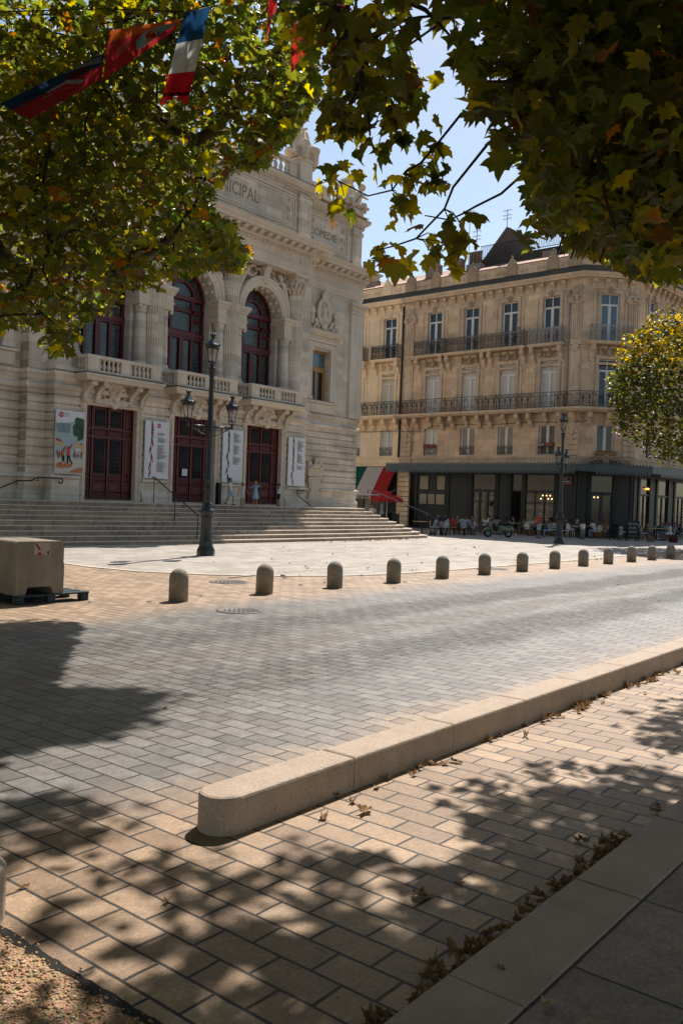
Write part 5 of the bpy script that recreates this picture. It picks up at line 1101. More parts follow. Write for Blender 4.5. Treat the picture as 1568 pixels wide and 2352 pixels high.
for x0, x1, z0, z1 in ((-11.0, -10.25, 2.85, 3.82), (-9.5, -8.8, 2.85, 3.82), (-11.0, -10.35, 1.78, 2.52), (-10.25, -9.65, 1.78, 2.52), (-9.55, -8.8, 1.78, 2.52)):
    q = MB()
    for a, b, c, d in ((x0 - .05, x0, z0 - .05, z1 + .05), (x1, x1 + .05, z0 - .05, z1 + .05), (x0, x1, z0 - .05, z0), (x0, x1, z1, z1 + .05)): q.box(a, b, -.08, -.0375, c, d)
    s = q.build('cafe_window', M['cafe2'], f1); q = MB(); q.box(x0, x1, -.052, -.037, z0, z1); q.build('pane', M['warm_refl'], s)
f2 = cafe_front(0, CL, CLoc, CHR, [(.1, .8, 'solid'), (.85, 2.45, 'door'), (2.5, CL - .1, 'solid')])
f3 = cafe_front(0, 26, TL, TRZ, [(.1, .8, 'solid'), (.9, 2.5, 'win'), (2.6, 3.6, 'solid'), (3.7, 5.6, 'door'), (5.7, 6.6, 'solid'), (6.7, 9.0, 'win'), (9.1, 10.0, 'solid'), (10.1, 12.0, 'door'), (12.1, 25.8, 'solid')])
m = MB()
for k in range(12): m.bbox(-12.95, -12.0, -.1, .1, .1 + .365 * k, .1 + .365 * k + .33, .02)
m.bbox(-13.4, -12.96, -.02, .1, 0, 4.5, .02); m.build('stone_pier', M['stone_n'], ab)
# canopy with a cut-out edge and cresting, following the corner
cp = [(-13.05, -1.6), (1.26 - .05, -1.6), (CE[0] + 1.05, CE[1] - 1.18), (CE[0] + 1.0 + 14 * math.cos(TRZ), CE[1] - 1.6 + 14)]
cp = [(-13.05, 0), (1.26, 0), CE, (CE[0] + 14 * math.cos(TRZ), CE[1] + 14 * math.sin(TRZ))]
m = MB(); O = 1.5; m.sweep(cp, [(-.0, 4.46), (O, 4.24), (O, 4.20), (O + .03, 4.18), (O + .04, 4.30), (O + .03, 4.60), (O, 4.62), (O - .03, 4.50), (-.0, 4.62)])
can = m.build('canopy', M['canopy'], ab)
fr = MB(); un = MB(); un.poly_y([(-.10, .02), (.10, .02), (.10, -.03), (.055, -.06), (.075, -.12), (0, -.21), (-.075, -.12), (-.055, -.06), (-.10, -.03)], -.008, .008); cr = MB(); cr.poly_y([(-.075, 0), (.075, 0), (.075, .05), (.03, .08), (.02, .13), (-.02, .13), (-.03, .08), (-.075, .05)], -.008, .008)
tt = math.tan(CHR / 2) * (O + .02); t3 = math.tan((TRZ - CHR) / 2) * (O + .02)
segs = [(Vector((-13.05, -O - .02)), Vector((1.26 + tt, -O - .02)))]
nc = Vector((CD.y, -CD.x)); c0 = Vector((1.26, 0)) + nc * (O + .02) + Vector((CD.x, CD.y)) * tt; c1_ = Vector(CE) + nc * (O + .02) + Vector((CD.x, CD.y)) * t3; segs.append((c0, c1_))
d3 = Vector((math.cos(TRZ), math.sin(TRZ))); n3 = Vector((d3.y, -d3.x)); segs.append((Vector(CE) + n3 * (O + .02) + d3 * t3, Vector(CE) + n3 * (O + .02) + d3 * 14))
for a, b in segs:
    d = b - a; L = d.length; an = math.atan2(d.y, d.x)
    for k in range(int(L / .21)): p = a + d * ((k + .5) * .21 / L); put(fr, un, (p.x, p.y, 4.19), rz=an); put(fr, cr, (p.x, p.y, 4.60), rz=an)
fr.build('cut_out_fringe', M['canopy'], can)
# striped awning
def awning():
    W = Matrix.Translation((BX, BY, 0)) @ Matrix.Rotation(BR, 4, 'Z'); o = thing('awning', 'green, white and red striped shop awning on the cream building, lettered on its white valance', 'awning', W @ Vector((-15.4, 0, 0)), BR)
    x0, x1 = -3.0, 2.3; cols = [('green', (.012, .10, .065)), ('white', (.60, .52, .46)), ('red', (.42, .028, .025))]; n = 9; ys = -1.45
    for k, (nm, c) in enumerate(cols):
        a, b = (-3.0, -.6, 1.0)[k], (-.6, 1.0, 2.3)[k]
        m = MB()
        for i in range(n):
            t0, t1 = i / n, (i + 1) / n; z = lambda t: 4.48 - 2.15 * t + .05 * math.sin(math.pi * t); y = lambda t: -.05 + ys * t
            for j in range(6):
                xa, xb = a + (b - a) * j / 6, a + (b - a) * (j + 1) / 6; m.quad((xa, y(t0), z(t0)), (xb, y(t0), z(t0)), (xb, y(t1), z(t1)), (xa, y(t1), z(t1)))
        m.quad((a, -.05 + ys - .01, 2.31), (b, -.05 + ys - .01, 2.31), (b, -.05 + ys - .01, 2.03), (a, -.05 + ys - .01, 2.03))
        m.build('%s_stripe' % nm, cloth('%s_canvas' % nm, c, .3), o)
    m = MB(); m.tube([(x0 - .1, -.06 + ys, 2.32), (x1 + .05, -.06 + ys, 2.32)], .04, 6); m.tube([(x1 - .1, -.02, 2.75), (x1 - .15, -.06 + ys, 2.32)], .03, 6); m.tube([(x0 + .1, -.02, 2.75), (x0 + .15, -.06 + ys, 2.32)], .03, 6); m.build('awning_arms', M['white'], o)
    t = text_mb('PORTOFINO', .235, .004, 'CENTER', .82); m = MB(); put(m, t, (.28, -.085 + ys, 2.085)); m.build('lettering', flat((.02, .02, .02)), o)
    m = MB(); m.box(x0, x1, -.02, .02, 0, 4.5); m.build('shop_front_panel', M['cafe2'], nb, (-15.4, 0, 0))
    for k in range(4):
        q = MB(); a = -2.2 + k * .75; q.box(a, a + .6, -.05, -.02, .4, 2.1); q.build('shop_pane', M['glass'] if k % 2 else M['warm_refl'], nb, (-15.4, 0, 0))
awning()
# street name plate
m = MB(); m.bbox(-.42, .42, -.02, .0, -.24, .24, .008); W = Matrix.Translation((BX, BY, 0)) @ Matrix.Rotation(BR, 4, 'Z')
sp = tag(m.build('street_sign', flat((.42, .18, .06)), None, W @ Vector((.55, -.13, 3.62)), BR), 'blue street name plate with an orange rim on the dark cafe pilaster', 'street sign')
q = MB(); q.box(-.36, .36, -.026, -.0205, -.185, .185); q.build('enamel_plate', flat((.02, .025, .07), .3), sp); q = MB(); put(q, text_mb('RUE', .12, .002), (0, -.029, .04))
for k, (a, b) in enumerate(((-.30, -.1), (-.07, .02), (.05, .3))): q.box(a, b, -.029, -.0265, -.1, -.045)
q.build('lettering', flat((.6, .6, .6)), sp)
# glowing lamps inside the cafe and the heater
em, t_, p_ = new_mat('warm_bulb'); p_.inputs['Emission Color'].default_value = (1, .55, .22, 1); p_.inputs['Emission Strength'].default_value = 6
def bulbs(x, y, z, n, label, loc=None, spread_=.5):
    w2 = W @ Matrix.Translation(loc) @ Matrix.Rotation(CHR, 4, 'Z') if loc else W; o = thing('chandelier', label, 'chandelier', w2 @ Vector((x, y, z)), BR)
    q = MB(); q.tube([(-spread_, 0, 0), (spread_, 0, 0)], .015, 5); q.tube([(0, 0, 0), (0, 0, .4)], .015, 5); q.build('chandelier_arm', M['rail'], o)
    for k in range(n): q = MB(); q.ball((-spread_ + 2 * spread_ * k / (n - 1), 0, .06 + .22 * (k % 2)), .045, 7, 5); q.build('bulb', em, o)
bulbs(-1.2, .7, 2.35, 7, 'small lit chandelier glowing behind the large cafe window', None, .4); bulbs(1.4, .6, 2.55, 5, 'small lit chandelier glowing behind the corner cafe door', CLoc, .25)
q = MB(); q.box(-.3, .3, -.03, .03, -.05, .05); eo, _, pe = new_mat('orange_heater_glow'); pe.inputs['Emission Color'].default_value = (1, .25, .03, 1); pe.inputs['Emission Strength'].default_value = 5
ho = thing('heater', 'glowing orange terrace heater under the canopy on the street side', 'heater', (CE[0], CE[1], 0)); p = W @ Vector((CE[0] + .1, CE[1] + 2.2, 3.3)); ho.location = p
q.build('glowing_bar', eo, ho); q = MB(); q.box(-.36, .36, -.05, .12, .06, .14); q.build('heater_hood', M['rail'], ho)
# ---------------------------------------------------------------- street lamps
def lamp_glass():
    m, t, p = new_mat('lantern_glass'); N = NT(t); tr = N.n('BsdfTransparent'); tr.inputs[0].default_value = (.86, .87, .85, 1); gl_ = N.n('BsdfGlossy'); gl_.inputs['Roughness'].default_value = .05
    mx = N.n('MixShader'); mx.inputs[0].default_value = .14; N.l(tr.outputs[0], mx.inputs[1]); N.l(gl_.outputs[0], mx.inputs[2]); N.l(mx.outputs[0], t.nodes['Material Output'].inputs[0]); return m
M['lglass'] = lamp_glass(); M['roofm'] = mat('verdigris_black_metal', (.03, .05, .055), .3, .6, var=.3, vscale=8)
def lantern(par, x, z, s=1.0):
    k = lambda v: v * s; m = MB(); n = 6
    m.lathe([(k(.05), 0), (k(.03), k(.05)), (k(.06), k(.1)), (k(.03), k(.14))], (x, 0, z), 8)
    for i in range(4): a = i * 1.571 + .78; m.tube([(x, 0, z + k(.08)), (x + k(.10) * math.cos(a), k(.10) * math.sin(a), z + k(.1)), (x + k(.125) * math.cos(a), k(.125) * math.sin(a), z + k(.2))], k(.011), 5)
    m.lathe([(k(.13), k(.19)), (k(.145), k(.2)), (k(.13), k(.22))], (x, 0, z), 12)
    for i in range(n): a = 2 * math.pi * i / n; m.tube([(x + k(.12) * math.cos(a), k(.12) * math.sin(a), z + k(.21)), (x + k(.195) * math.cos(a), k(.195) * math.sin(a), z + k(.62))], k(.011), 4)
    m.tube([(x, 0, z + k(.2)), (x, 0, z + k(.62))], k(.014), 6); m.tube([(x, 0, z + k(.56)), (x, 0, z + k(.64))], k(.07), 8)
    m.lathe([(k(.2), k(.60)), (k(.215), k(.62)), (k(.205), k(.66)), (k(.225), k(.70)), (k(.235), k(.74)), (k(.2), k(.76))], (x, 0, z), 14)
    for i in range(12): a = 2 * math.pi * i / 12; m.ball((x + k(.235) * math.cos(a), k(.235) * math.sin(a), z + k(.765)), k(.022), 5, 4)
    o = m.build('lantern', M['black'], par)
    m = MB(); m.lathe([(k(.118), k(.21)), (k(.19), k(.615)), (k(.186), k(.615)), (k(.114), k(.21))], (x, 0, z), 6, sm=False); m.build('lantern_glass', M['lglass'], o)
    m = MB(); m.lathe([(k(.21), k(.755)), (k(.20), k(.77)), (k(.07), k(.95)), (k(.06), k(.96))], (x, 0, z), 6, sm=False); m.build('lantern_roof', M['roofm'], o)
    m = MB(); m.lathe([(k(.06), k(.95)), (k(.05), k(.99)), (k(.09), k(1.04)), (k(.085), k(1.06))], (x, 0, z), 8)
    for i in range(6): a = 2 * math.pi * i / 6; m.lathe([(k(.025), k(1.05)), (k(.022), k(1.10)), (k(.002), k(1.12))], (x + k(.075) * math.cos(a), k(.075) * math.sin(a), z), 5)
    m.build('lantern_crown', M['black'], o)
def street_lamp(loc, rz, label):
    o = thing('street_lamp', label, 'street lamp', loc, rz, 'three-lantern street lamps')
    m = MB(); m.lathe([(.27, 0), (.27, .16), (.25, .22), (.21, .30), (.20, .44), (.19, .46)], n=8, sm=False, a0=.39); m.lathe([(.19, .45), (.205, .47), (.19, .49), (.175, .52), (.165, 1.10), (.18, 1.13), (.185, 1.2), (.165, 1.22)], n=12); m.lathe([(.17, 1.2), (.2, 1.24), (.235, 1.33), (.24, 1.37), (.18, 1.4), (.16, 1.46), (.15, 1.55), (.13, 1.6)], n=16)
    m.build('base', M['black'], o)
    m = MB(); m.lathe([(.13, 1.58), (.125, 1.66), (.135, 1.70), (.11, 1.76), (.12, 1.94), (.135, 2.0), (.13, 2.04), (.10, 2.10), (.10, 2.24), (.12, 2.28), (.125, 2.32), (.09, 2.36), (.088, 2.9), (.096, 2.98), (.085, 3.02), (.08, 3.62), (.1, 3.66), (.105, 3.86), (.085, 3.92), (.068, 5.34), (.09, 5.40), (.10, 5.54), (.115, 5.58), (.115, 5.62), (.05, 5.66)], n=16)
    m.build('post', M['black'], o)
    for s in (-1, 1):
        m = MB(); m.tube([(s * .06, 0, 3.88), (s * .73, 0, 3.88)], .022, 7); m.ball((s * .75, 0, 3.88), .055, 8, 6)
        for cx, r in ((.22, .085), (.40, .075), (.56, .055)): m.tube([(s * p[0], 0, p[1]) for p in spiral(cx, 3.78 + (.085 - r), r, 1.5, 18, .5)], .013, 5)
        m.tube([(s * .08, 0, 3.6), (s * .25, 0, 3.64), (s * .6, 0, 3.8), (s * .68, 0, 3.86)], .017, 6); m.build('bracket_arm', M['black'], o)
    lantern(o, 0, 5.62, 1.0 * .93); lantern(o, -.75, 3.9, .88); lantern(o, .75, 3.9, .88)
    return o
la = street_lamp((17.95, 19.5, 0), R(-13), 'black three-lantern cast iron street lamp standing on the plaza in front of the theatre steps')
lb_ = copy_tree(la); lb_.location = (41.6, 19.1, 0); lb_.rotation_euler.z = R(10); tag(lb_, 'farther black three-lantern street lamp in front of the cafe terrace')

# ---------------------------------------------------------------- handrails
def rail_thing(pts, label, posts=(), r=.024, curl=True, brackets=()):
    o = thing('handrail', label, 'handrail', pts[0]); b = Vector(pts[0]); m = MB(); P = [Vector(p) - b for p in pts]; m.tube(P, r, 8); m.build('rail', M['rail'], o)
    for a, c in posts: m = MB(); m.tube([Vector(a) - b, Vector(c) - b], r * .8, 7); m.build('post', M['rail'], o)
    for a in brackets:
        m = MB(); v = Vector(a) - b; m.tube([v, v + Vector((0, 0, -.12)), v + Vector((0, .18, -.12))], .014, 6); m.build('bracket', M['rail'], o)
    return o
sy = lambda k: 24.06 + .33 * k
X = 22.0
rail_thing([(X, 24.35, .98 + .1), (X, 24.38, 1.06), (X, 24.45, 1.10), (X, 26.9, 2.42), (X, 27.1, 2.46)], 'iron handrail running up the middle of the steps in front of the theatre doors', [((X, 24.4, .16), (X, 24.4, 1.08)), ((X, 25.7, .8), (X, 25.7, 1.78)), ((X, 26.95, 1.44), (X, 26.95, 2.44))])
def wallrail(pts, label, br):
    return rail_thing(pts, label, (), .026, brackets=br)
cu = lambda x, y, z, s: [(x + s * .09 * math.sin(t), y, z - .09 + .09 * math.cos(t)) for t in np.linspace(0, 4.6, 10)]
def wl(x, y): p = on_plane(x, y, 28.6); return p
def on_plane(x, y, Y): r = ray(x, y); t = Y / r.y; return Vector((0, 0, CAMZ)) + r * t
A = [on_plane(x, y, Y) for x, y, Y in ((-40, 1140, 28.9), (0, 1121, 28.85), (41, 1104, 28.8), (72, 1104, 28.45), (88, 1096, 28.25), (140, 1099, 28.1))]
wallrail([tuple(p) for p in A] + cu(A[-1].x, A[-1].y, A[-1].z, 1), 'black iron handrail fixed along the left wall of the theatre, curled at its end', [tuple(A[k]) for k in (1, 2, 4)])
B = [on_plane(x, y, 28.0) for x, y in ((697, 1127), (690, 1127))]
wallrail([(B[0].x + .3, 28.15, B[0].z)] + [(B[1].x, 28.15, B[1].z)] + cu(B[1].x, 28.15, B[1].z, -1), 'short curled black handrail below the last poster on the theatre front', [(B[0].x + .1, 28.1, B[0].z)])
p0, p1 = on_plane(685, 1139, 27.9), on_plane(713, 1161, 27.0)
rail_thing([tuple(p0), tuple(p1)], 'short sloping dark handrail at the right end of the theatre platform')
q0 = ground(984, 1234); q0 = Vector((39.9, 26.0, .02)); tp = on_plane(983, 1181, 26.0)
bt = on_plane(857, 1160, 27.6); bt2 = on_plane(853, 1126, 27.6); e = on_plane(845, 1128, 27.6)
rail_thing([tuple(on_plane(1003, 1194, 25.7)), tuple(tp), tuple(bt2)] + [tuple(on_plane(x, y, 27.6)) for x, y in ((849, 1124.6), (845.5, 1126), (844, 1129), (845.5, 1132))], 'long sloping handrail with a hooked top at the right end of the stone steps', [(tuple(q0), (q0.x, q0.y, tp.z)), ((bt2.x + .35, bt2.y, 1.4), (bt2.x + .35, bt2.y, bt2.z - .18))])
# dark downpipe boxes beside the pier between the second and third door
m = MB(); m.bbox(-.09, .09, -.1, .1, 0, .95, .01); tag(m.build('planter_post', M['cafe2'], None, (TX + DC[1] + 1.34, TY - .12, PZ)), 'narrow dark box standing on the platform beside the middle theatre door', 'box')

# ---------------------------------------------------------------- posters
PW, PH = 1.22, 2.34
def poster(x, label, kind):
    o = thing('poster', label, 'poster', (x, TY - .14, 2.43), 0, 'posters on the theatre front'); m = MB(); m.bbox(-PW / 2, PW / 2, 0, .07, 0, PH, .008); m.build('panel', mat('poster_paper', (.58, .59, .60), .55, .3, var=.03), o)
    P = lambda u, v: (u * PW - PW / 2, v * PH); lay = [-.0035]
    def patch(pts, col, name='printed_shape'):
        lay[0] -= .0006; m = MB(); m.add([(*P(*p)[:1], lay[0], P(*p)[1]) for p in pts], [tuple(range(len(pts)))]); m.build(name, flat(col, .55), o)
    def many(polys, col, name):
        lay[0] -= .0006; m = MB()
        for pts in polys: m.add([(P(*p)[0], lay[0], P(*p)[1]) for p in pts], [tuple(range(len(pts)))])
        m.build(name, flat(col, .55), o)
    def words(t, u, v, size, col, al='LEFT', w_=1.0, sh=0.0):
        lay[0] -= .0006; x0, z0 = P(u, v); m = MB(); put(m, text_mb(t, size, 0.0, al, w_, sh), (x0, lay[0], z0)); m.build('printed_words', flat(col, .55), o)
    def disc(u, v, r): return [(u + r * math.cos(t) / PW, v + r * math.sin(t) / PH) for t in np.linspace(0, 6.28, 20)[:-1]]
    if kind == 0:
        patch([(.01, .20), (.99, .2), (.99, .80), (.8, .84), (.5, .82), (.3, .80), (.01, .78)], (.30, .39, .39)); patch([(.01, .01), (.99, .01), (.99, .24), (.7, .27), (.3, .25), (.01, .27)], (.48, .44, .36))
        patch([(.02, .10), (.2, .08), (.55, .1), (.62, .15), (.45, .17), (.3, .15), (.15, .18), (.03, .15)], (.42, .17, .06)); patch([(.45, .02), (.97, .02), (.97, .12), (.75, .09), (.55, .05)], (.42, .16, .07))
        patch([(.60, .62), (.58, .76), (.66, .80), (.64, .87), (.72, .91), (.98, .885), (.98, .58), (.86, .54), (.76, .53), (.75, .6), (.68, .6)], (.035, .085, .045)); many([[(.80, .6), (.83, .6), (.93, .5 + .2), (.91, .7)], [(.9, .58), (.93, .56), (.88, .72), (.85, .76), (.87, .68)], [(.86, .70), (.72, .78), (.73, .79), (.87, .72)], [(.9, .7), (.97, .8), (.98, .79), (.91, .68)]], (.012, .016, .015), 'printed_branches')
        patch([(.01, .42), (.14, .43), (.26, .41), (.25, .5), (.12, .53), (.01, .53)], (.50, .33, .18)); patch([(.01, .515), (.26, .49), (.13, .545), (.01, .55)], (.35, .05, .03)); patch([(.68, .40), (.97, .36), (.97, .47), (.82, .49), (.68, .53)], (.5, .34, .18)); patch([(.8, .48), (.97, .46), (.9, .5)], (.35, .05, .03)); patch([(.55, .36), (.78, .42), (.97, .37), (.97, .3), (.56, .32)], (.52, .52, .5))
        pc = [(.35, .045, .03), (.03, .08, .07), (.5, .47, .42), (.42, .16, .07)]
        for c in range(4): many([[(u, v), (u + .035, v), (u + .03, v + .085), (u + .008, v + .085)] for u, v in [(random.choice((random.uniform(.02, .2), random.uniform(.56, .94))), random.uniform(.24, .31)) for _ in range(9)]], pc[c], 'printed_crowd')
        many([[(.22, .27), (.32, .26), (.31, .36), (.34, .40), (.30, .41), (.2, .33), (.17, .32), (.26, .38)], [(.30, .36), (.36, .44), (.32, .44), (.27, .38)]], (.42, .11, .07), 'printed_dancer'); many([[(.24, .20), (.33, .19), (.32, .28), (.22, .29)], [(.40, .30), (.50, .29), (.53, .23), (.62, .16), (.58, .15), (.49, .21), (.47, .27), (.45, .16), (.40, .16)]], (.012, .016, .025), 'printed_trousers'); many([[(.38, .30), (.50, .29), (.50, .38), (.60, .47), (.57, .48), (.46, .41), (.42, .43), (.38, .40)], disc(.43, .42, .035), disc(.315, .415, .035)], (.42, .07, .04), 'printed_dancer'); many([[(.24, .2), (.27, .2), (.19, .14), (.15, .12), (.15, .14)], [(.30, .19), (.33, .19), (.34, .12), (.31, .12)]], (.35, .04, .03), 'printed_legs')
        words('ÉLARGISSONS', .5, .745, .165, (.10, .14, .15), 'RIGHT', .62); words('NOS HORIZONS', .5, .695, .165, (.10, .14, .15), 'RIGHT', .62); words('ENSEMBLE !', .5, .645, .165, (.10, .14, .15), 'RIGHT', .62)
        patch(disc(.17, .925, .10), (.40, .02, .025), 'printed_disc'); words('TMS', .095, .905, .12, (.6, .6, .6), 'LEFT', .8)
        for k, t in enumerate(('Théâtre', 'Municipal', 'de Sète')): words(t, .29, .945 - .021 * k, .055, (.12, .12, .12))
    else:
        red, blk, grn = (.35, .03, .035), (.03, .03, .035), (.03, .12, .08)
        x0 = .25; figc = (red, grn, (.2, .04, .1))[kind - 1]; many([[(x0 - .006, .02), (x0 + .006, .02), (x0 + .002, .99), (x0 - .01, .99)]], blk if kind != 2 else grn, 'printed_rope')
        for k in range(7):
            v = .06 + .135 * k + random.uniform(-.01, .01); s = random.choice((-1, 1)); d = .03 * s
            many([[(x0 + d - .04, v), (x0 + d + .05, v + .01), (x0 + d + .04, v + .06), (x0 + d * .3 + .015, v + .085), (x0 + d - .03, v + .07)]], figc if k % 3 else (red if kind != 2 else blk), 'printed_climber')
            many([disc(x0 + d * .5 + .01, v + .095, .022), [(x0 + d, v), (x0 + d + .025 * s, v - .035), (x0 + d + .05 * s, v - .05), (x0 + d + .06 * s, v - .035), (x0 + d + .05 * s, v + .005)], [(x0 + d * .4, v + .07), (x0 + .005, v + .12), (x0 + .02, v + .12), (x0 + d + .03, v + .06)]], blk if kind != 2 else (.04, .05, .05), 'printed_limbs')
        heads = (('Septembre', 'Octobre', 'Novembre', 'Décembre'), ('Janvier', 'Février', 'Mars'), ('Avril', 'Mai', 'Juin'))[kind - 1]
        top = .80 if kind == 1 else .95
        if kind == 1: patch(disc(.56, .92, .09), (.40, .02, .025), 'printed_disc'); words('TMS', .49, .905, .10, (.6, .6, .6), 'LEFT', .8)
        v = top; bl = []; rb_ = []
        cnt = {1: (1, 3, 10, 7), 2: (7, 7, 6), 3: (9, 8, 3)}[kind]
        for h, n in zip(heads, cnt):
            words(h, .50, v - .02, .085, (.06, .06, .07)); v -= .035
            for k in range(n):
                wdt = random.uniform(.24, .46); (rb_ if random.random() < .25 else bl).append([(.50, v), (.50 + wdt, v), (.50 + wdt, v + .0055), (.50, v + .0055)]); v -= .0105
                bl.append([(.50, v), (.50 + wdt * .75, v), (.50 + wdt * .75, v + .0045), (.50, v + .0045)]); v -= .013
            v -= .022
        many(bl, (.13, .13, .15), 'printed_lines'); many(rb_, (.35, .08, .1), 'printed_lines')
        if kind == 2: many([[(u, .025), (u + .03, .025), (u + .03, .04), (u, .04)] for u in (.48, .58, .68, .78, .88)], blk, 'printed_marks')
    m = MB(); m.box(-PW / 2 + .1, PW / 2 - .1, .07, .14, .3, .36); m.box(-PW / 2 + .1, PW / 2 - .1, .07, .14, PH - .4, PH - .34); m.build('fixing_bars', M['rail'], o)
pc_ = lambda a, b: (a + b) / 2
poster(18.4 + .61 - TX + TX, 'large theatre poster with painted dancers and a green tree, left of the first red door', 0)
poster(TX + (DC[0] + DC[1]) / 2 - .02, 'white programme poster with red climbing figures, between the first and second red doors', 1)
poster(TX + (DC[1] + DC[2]) / 2 - .02, 'white programme poster with a green climbing plant, behind the three-lantern lamp', 2)
poster(TX + DC[2] + FR + .66, 'white programme poster with dark red acrobats, right of the last red door', 3)
m = MB(); m.box(-.14, .14, -.003, 0, 0, .29); no = tag(m.build('paper_notice', mat('white_paper', (.6, .62, .62), .6, .3, var=.03), None, (TX + DC[1] - .12 - .23, TY + .21, 2.62)), 'small white paper notice taped inside the glass of the middle theatre door', 'notice')
q = MB()
for k in range(7): q.box(-.09, .09 - random.uniform(0, .05), -.0045, -.0035, .06 + .03 * k, .07 + .03 * k)
q.build('handwritten_lines', flat((.2, .22, .25)), no)

# ---------------------------------------------------------------- concrete block on its pallet
def concrete():
    m, t, p = new_mat('cast_concrete'); N = NT(t); v = N.obj()
    c = N.ramp(N.noise(v, 1.6, 6, .65), [(.3, (.17, .148, .115)), (.7, (.27, .238, .19))])
    c = N.mix(N.math('MULTIPLY', N.ramp(N.noise(N.obj((9, 9, .5)), 1, 4), [(.48, 0.0), (.8, 1.0)]), .45), c, (.38, .34, .28))
    q = N.n('TexVoronoi'); q.inputs['Scale'].default_value = 14; N.l(v, q.inputs['Vector']); c = N.mix(N.ramp(q.outputs['Distance'], [(.04, .8), (.09, 0.0)]), c, (.1, .085, .065))
    N.l(c, p.inputs['Base Color']); p.inputs['Roughness'].default_value = .9; p.inputs['Specular IOR Level'].default_value = .2; N.l(N.bump(N.noise(v, 30, 6, .7), .5), p.inputs['Normal']); return m
M['concrete'] = concrete()
cbx = thing('concrete_block', 'big weathered concrete block with a torn red and white sticker on a pallet', 'concrete block', (7.87, 12.86, .148), R(-3))
m = MB(); wx, wy, hz = .41, .55, .84
m.poly_y([(-wx, .0), (-wx + .16, 0), (-wx + .20, .12), (wx - .22, .12), (wx - .18, 0), (wx, 0), (wx + .005, hz * .55), (wx - .01, hz * .6), (wx - .005, hz - .05), (wx - .05, hz), (-wx + .02, hz), (-wx, hz - .02)], -wy, wy); m.build('block', M['concrete'], cbx)
q = MB(); q.add([(-.12, -wy - .0035, .62), (.16, -wy - .0035, .62), (.16, -wy - .0035, .82), (-.12, -wy - .0035, .82)], [(0, 1, 2, 3)]); sk = q.build('torn_sticker', flat((.35, .3, .24)), cbx)
q = MB()
for pts in ([(-.12, .82), (-.06, .79), (.0, .71), (-.04, .70)], [(.16, .70), (.13, .62), (.09, .66)], [(-.08, .62), (.02, .62), (-.03, .68)]): q.add([(x, -wy - .0045, z) for x, z in pts], [tuple(range(len(pts)))])
q.build('red_shreds', flat((.25, .03, .03)), sk)
def pallet(loc, rz, label):
    o = thing('pallet', label, 'pallet', loc, rz); wm = mat('grey_blue_painted_wood', (.035, .05, .055), .8, .2, var=.4, vscale=6, bump=.4)
    for k in range(5): m = MB(); m.bbox(-.6, .7, -.6 + .25 * k, -.42 + .25 * k, .118, .145, .004); m.build('deck_board', wm, o)
    for x in (-.55, 0.0, .62):
        for y in (-.53, 0.0, .5): m = MB(); m.bbox(x - .07, x + .07, y - .06, y + .06, .02, .116, .006); m.build('foot_block', wm, o)
    for y in (-.53, 0, .5): m = MB(); m.bbox(-.6, .7, y - .05, y + .05, 0, .019, .003); m.build('runner', wm, o)
pallet((8.04, 12.87, .003), 0.0, 'dark worn wooden pallet under the concrete block, sticking out on its right')
# ---------------------------------------------------------------- plane trees
def leaf_shape(rich=True):
    if rich:
        half = [(0, 0), (.16, -.10), (.30, -.02), (.52, .02), (.40, .20), (.62, .30), (.86, .52), (.56, .55), (.46, .62), (.40, .78), (.22, .74), (.14, .92), (0, 1.22)]
    else: half = [(0, 0), (.5, .05), (.42, .22), (.84, .5), (.42, .6), (.26, .8), (0, 1.15)]
    out = half + [(-x, y) for x, y in half[-2:0:-1]]
    V = [(0, .42, 0)] + [(x, y, 0) for x, y in out]; n = len(out)
    return np.array(V, float), np.array([(0, 1 + i, 1 + (i + 1) % n) for i in range(n)])
def leaf_cloud(P, size, rng, down=.55, rich=True, curl=(.1, .5)):
    """leaves at P: numpy arrays of vertices and triangles"""
    B, T = leaf_shape(rich); n = len(P); k = len(B)
    V = np.repeat(B[None], n, 0); s = size[:, None]
    r2 = V[..., 0] ** 2 + (V[..., 1] - .42) ** 2
    cu = rng.uniform(*curl, n)[:, None]; fold = rng.uniform(-.25, .8, n)[:, None]; V[..., 0] *= rng.uniform(.7, 1.1, n)[:, None]; V[..., 0] += rng.normal(0, .18, n)[:, None] * V[..., 1] ** 2
    V[..., 2] = -cu * r2 + fold * np.abs(V[..., 0]) + rng.normal(0, .045, (n, k)) + rng.uniform(-.12, .12, n)[:, None] * np.sin(V[..., 1] * 5)
    # blade axis: droops; normal: mostly upward, tilted
    az = rng.uniform(0, 2 * np.pi, n); dr = np.clip(rng.normal(down, .35, n), -.5, 1.35)
    ax = np.stack([np.cos(az) * np.cos(dr), np.sin(az) * np.cos(dr), -np.sin(dr)], 1)
    up = np.stack([rng.normal(0, .45, n), rng.normal(0, .45, n), np.ones(n)], 1)
    nz = up - (up * ax).sum(1)[:, None] * ax; nz /= np.linalg.norm(nz, axis=1)[:, None]; bx = np.cross(ax, nz)
    W = (V[..., :1] * bx[:, None] + V[..., 1:2] * ax[:, None] + V[..., 2:] * nz[:, None]) * s[..., None] + P[:, None]
    F = (T[None] + k * np.arange(n)[:, None, None]).reshape(-1, 3)
    return W.reshape(-1, 3), F, k
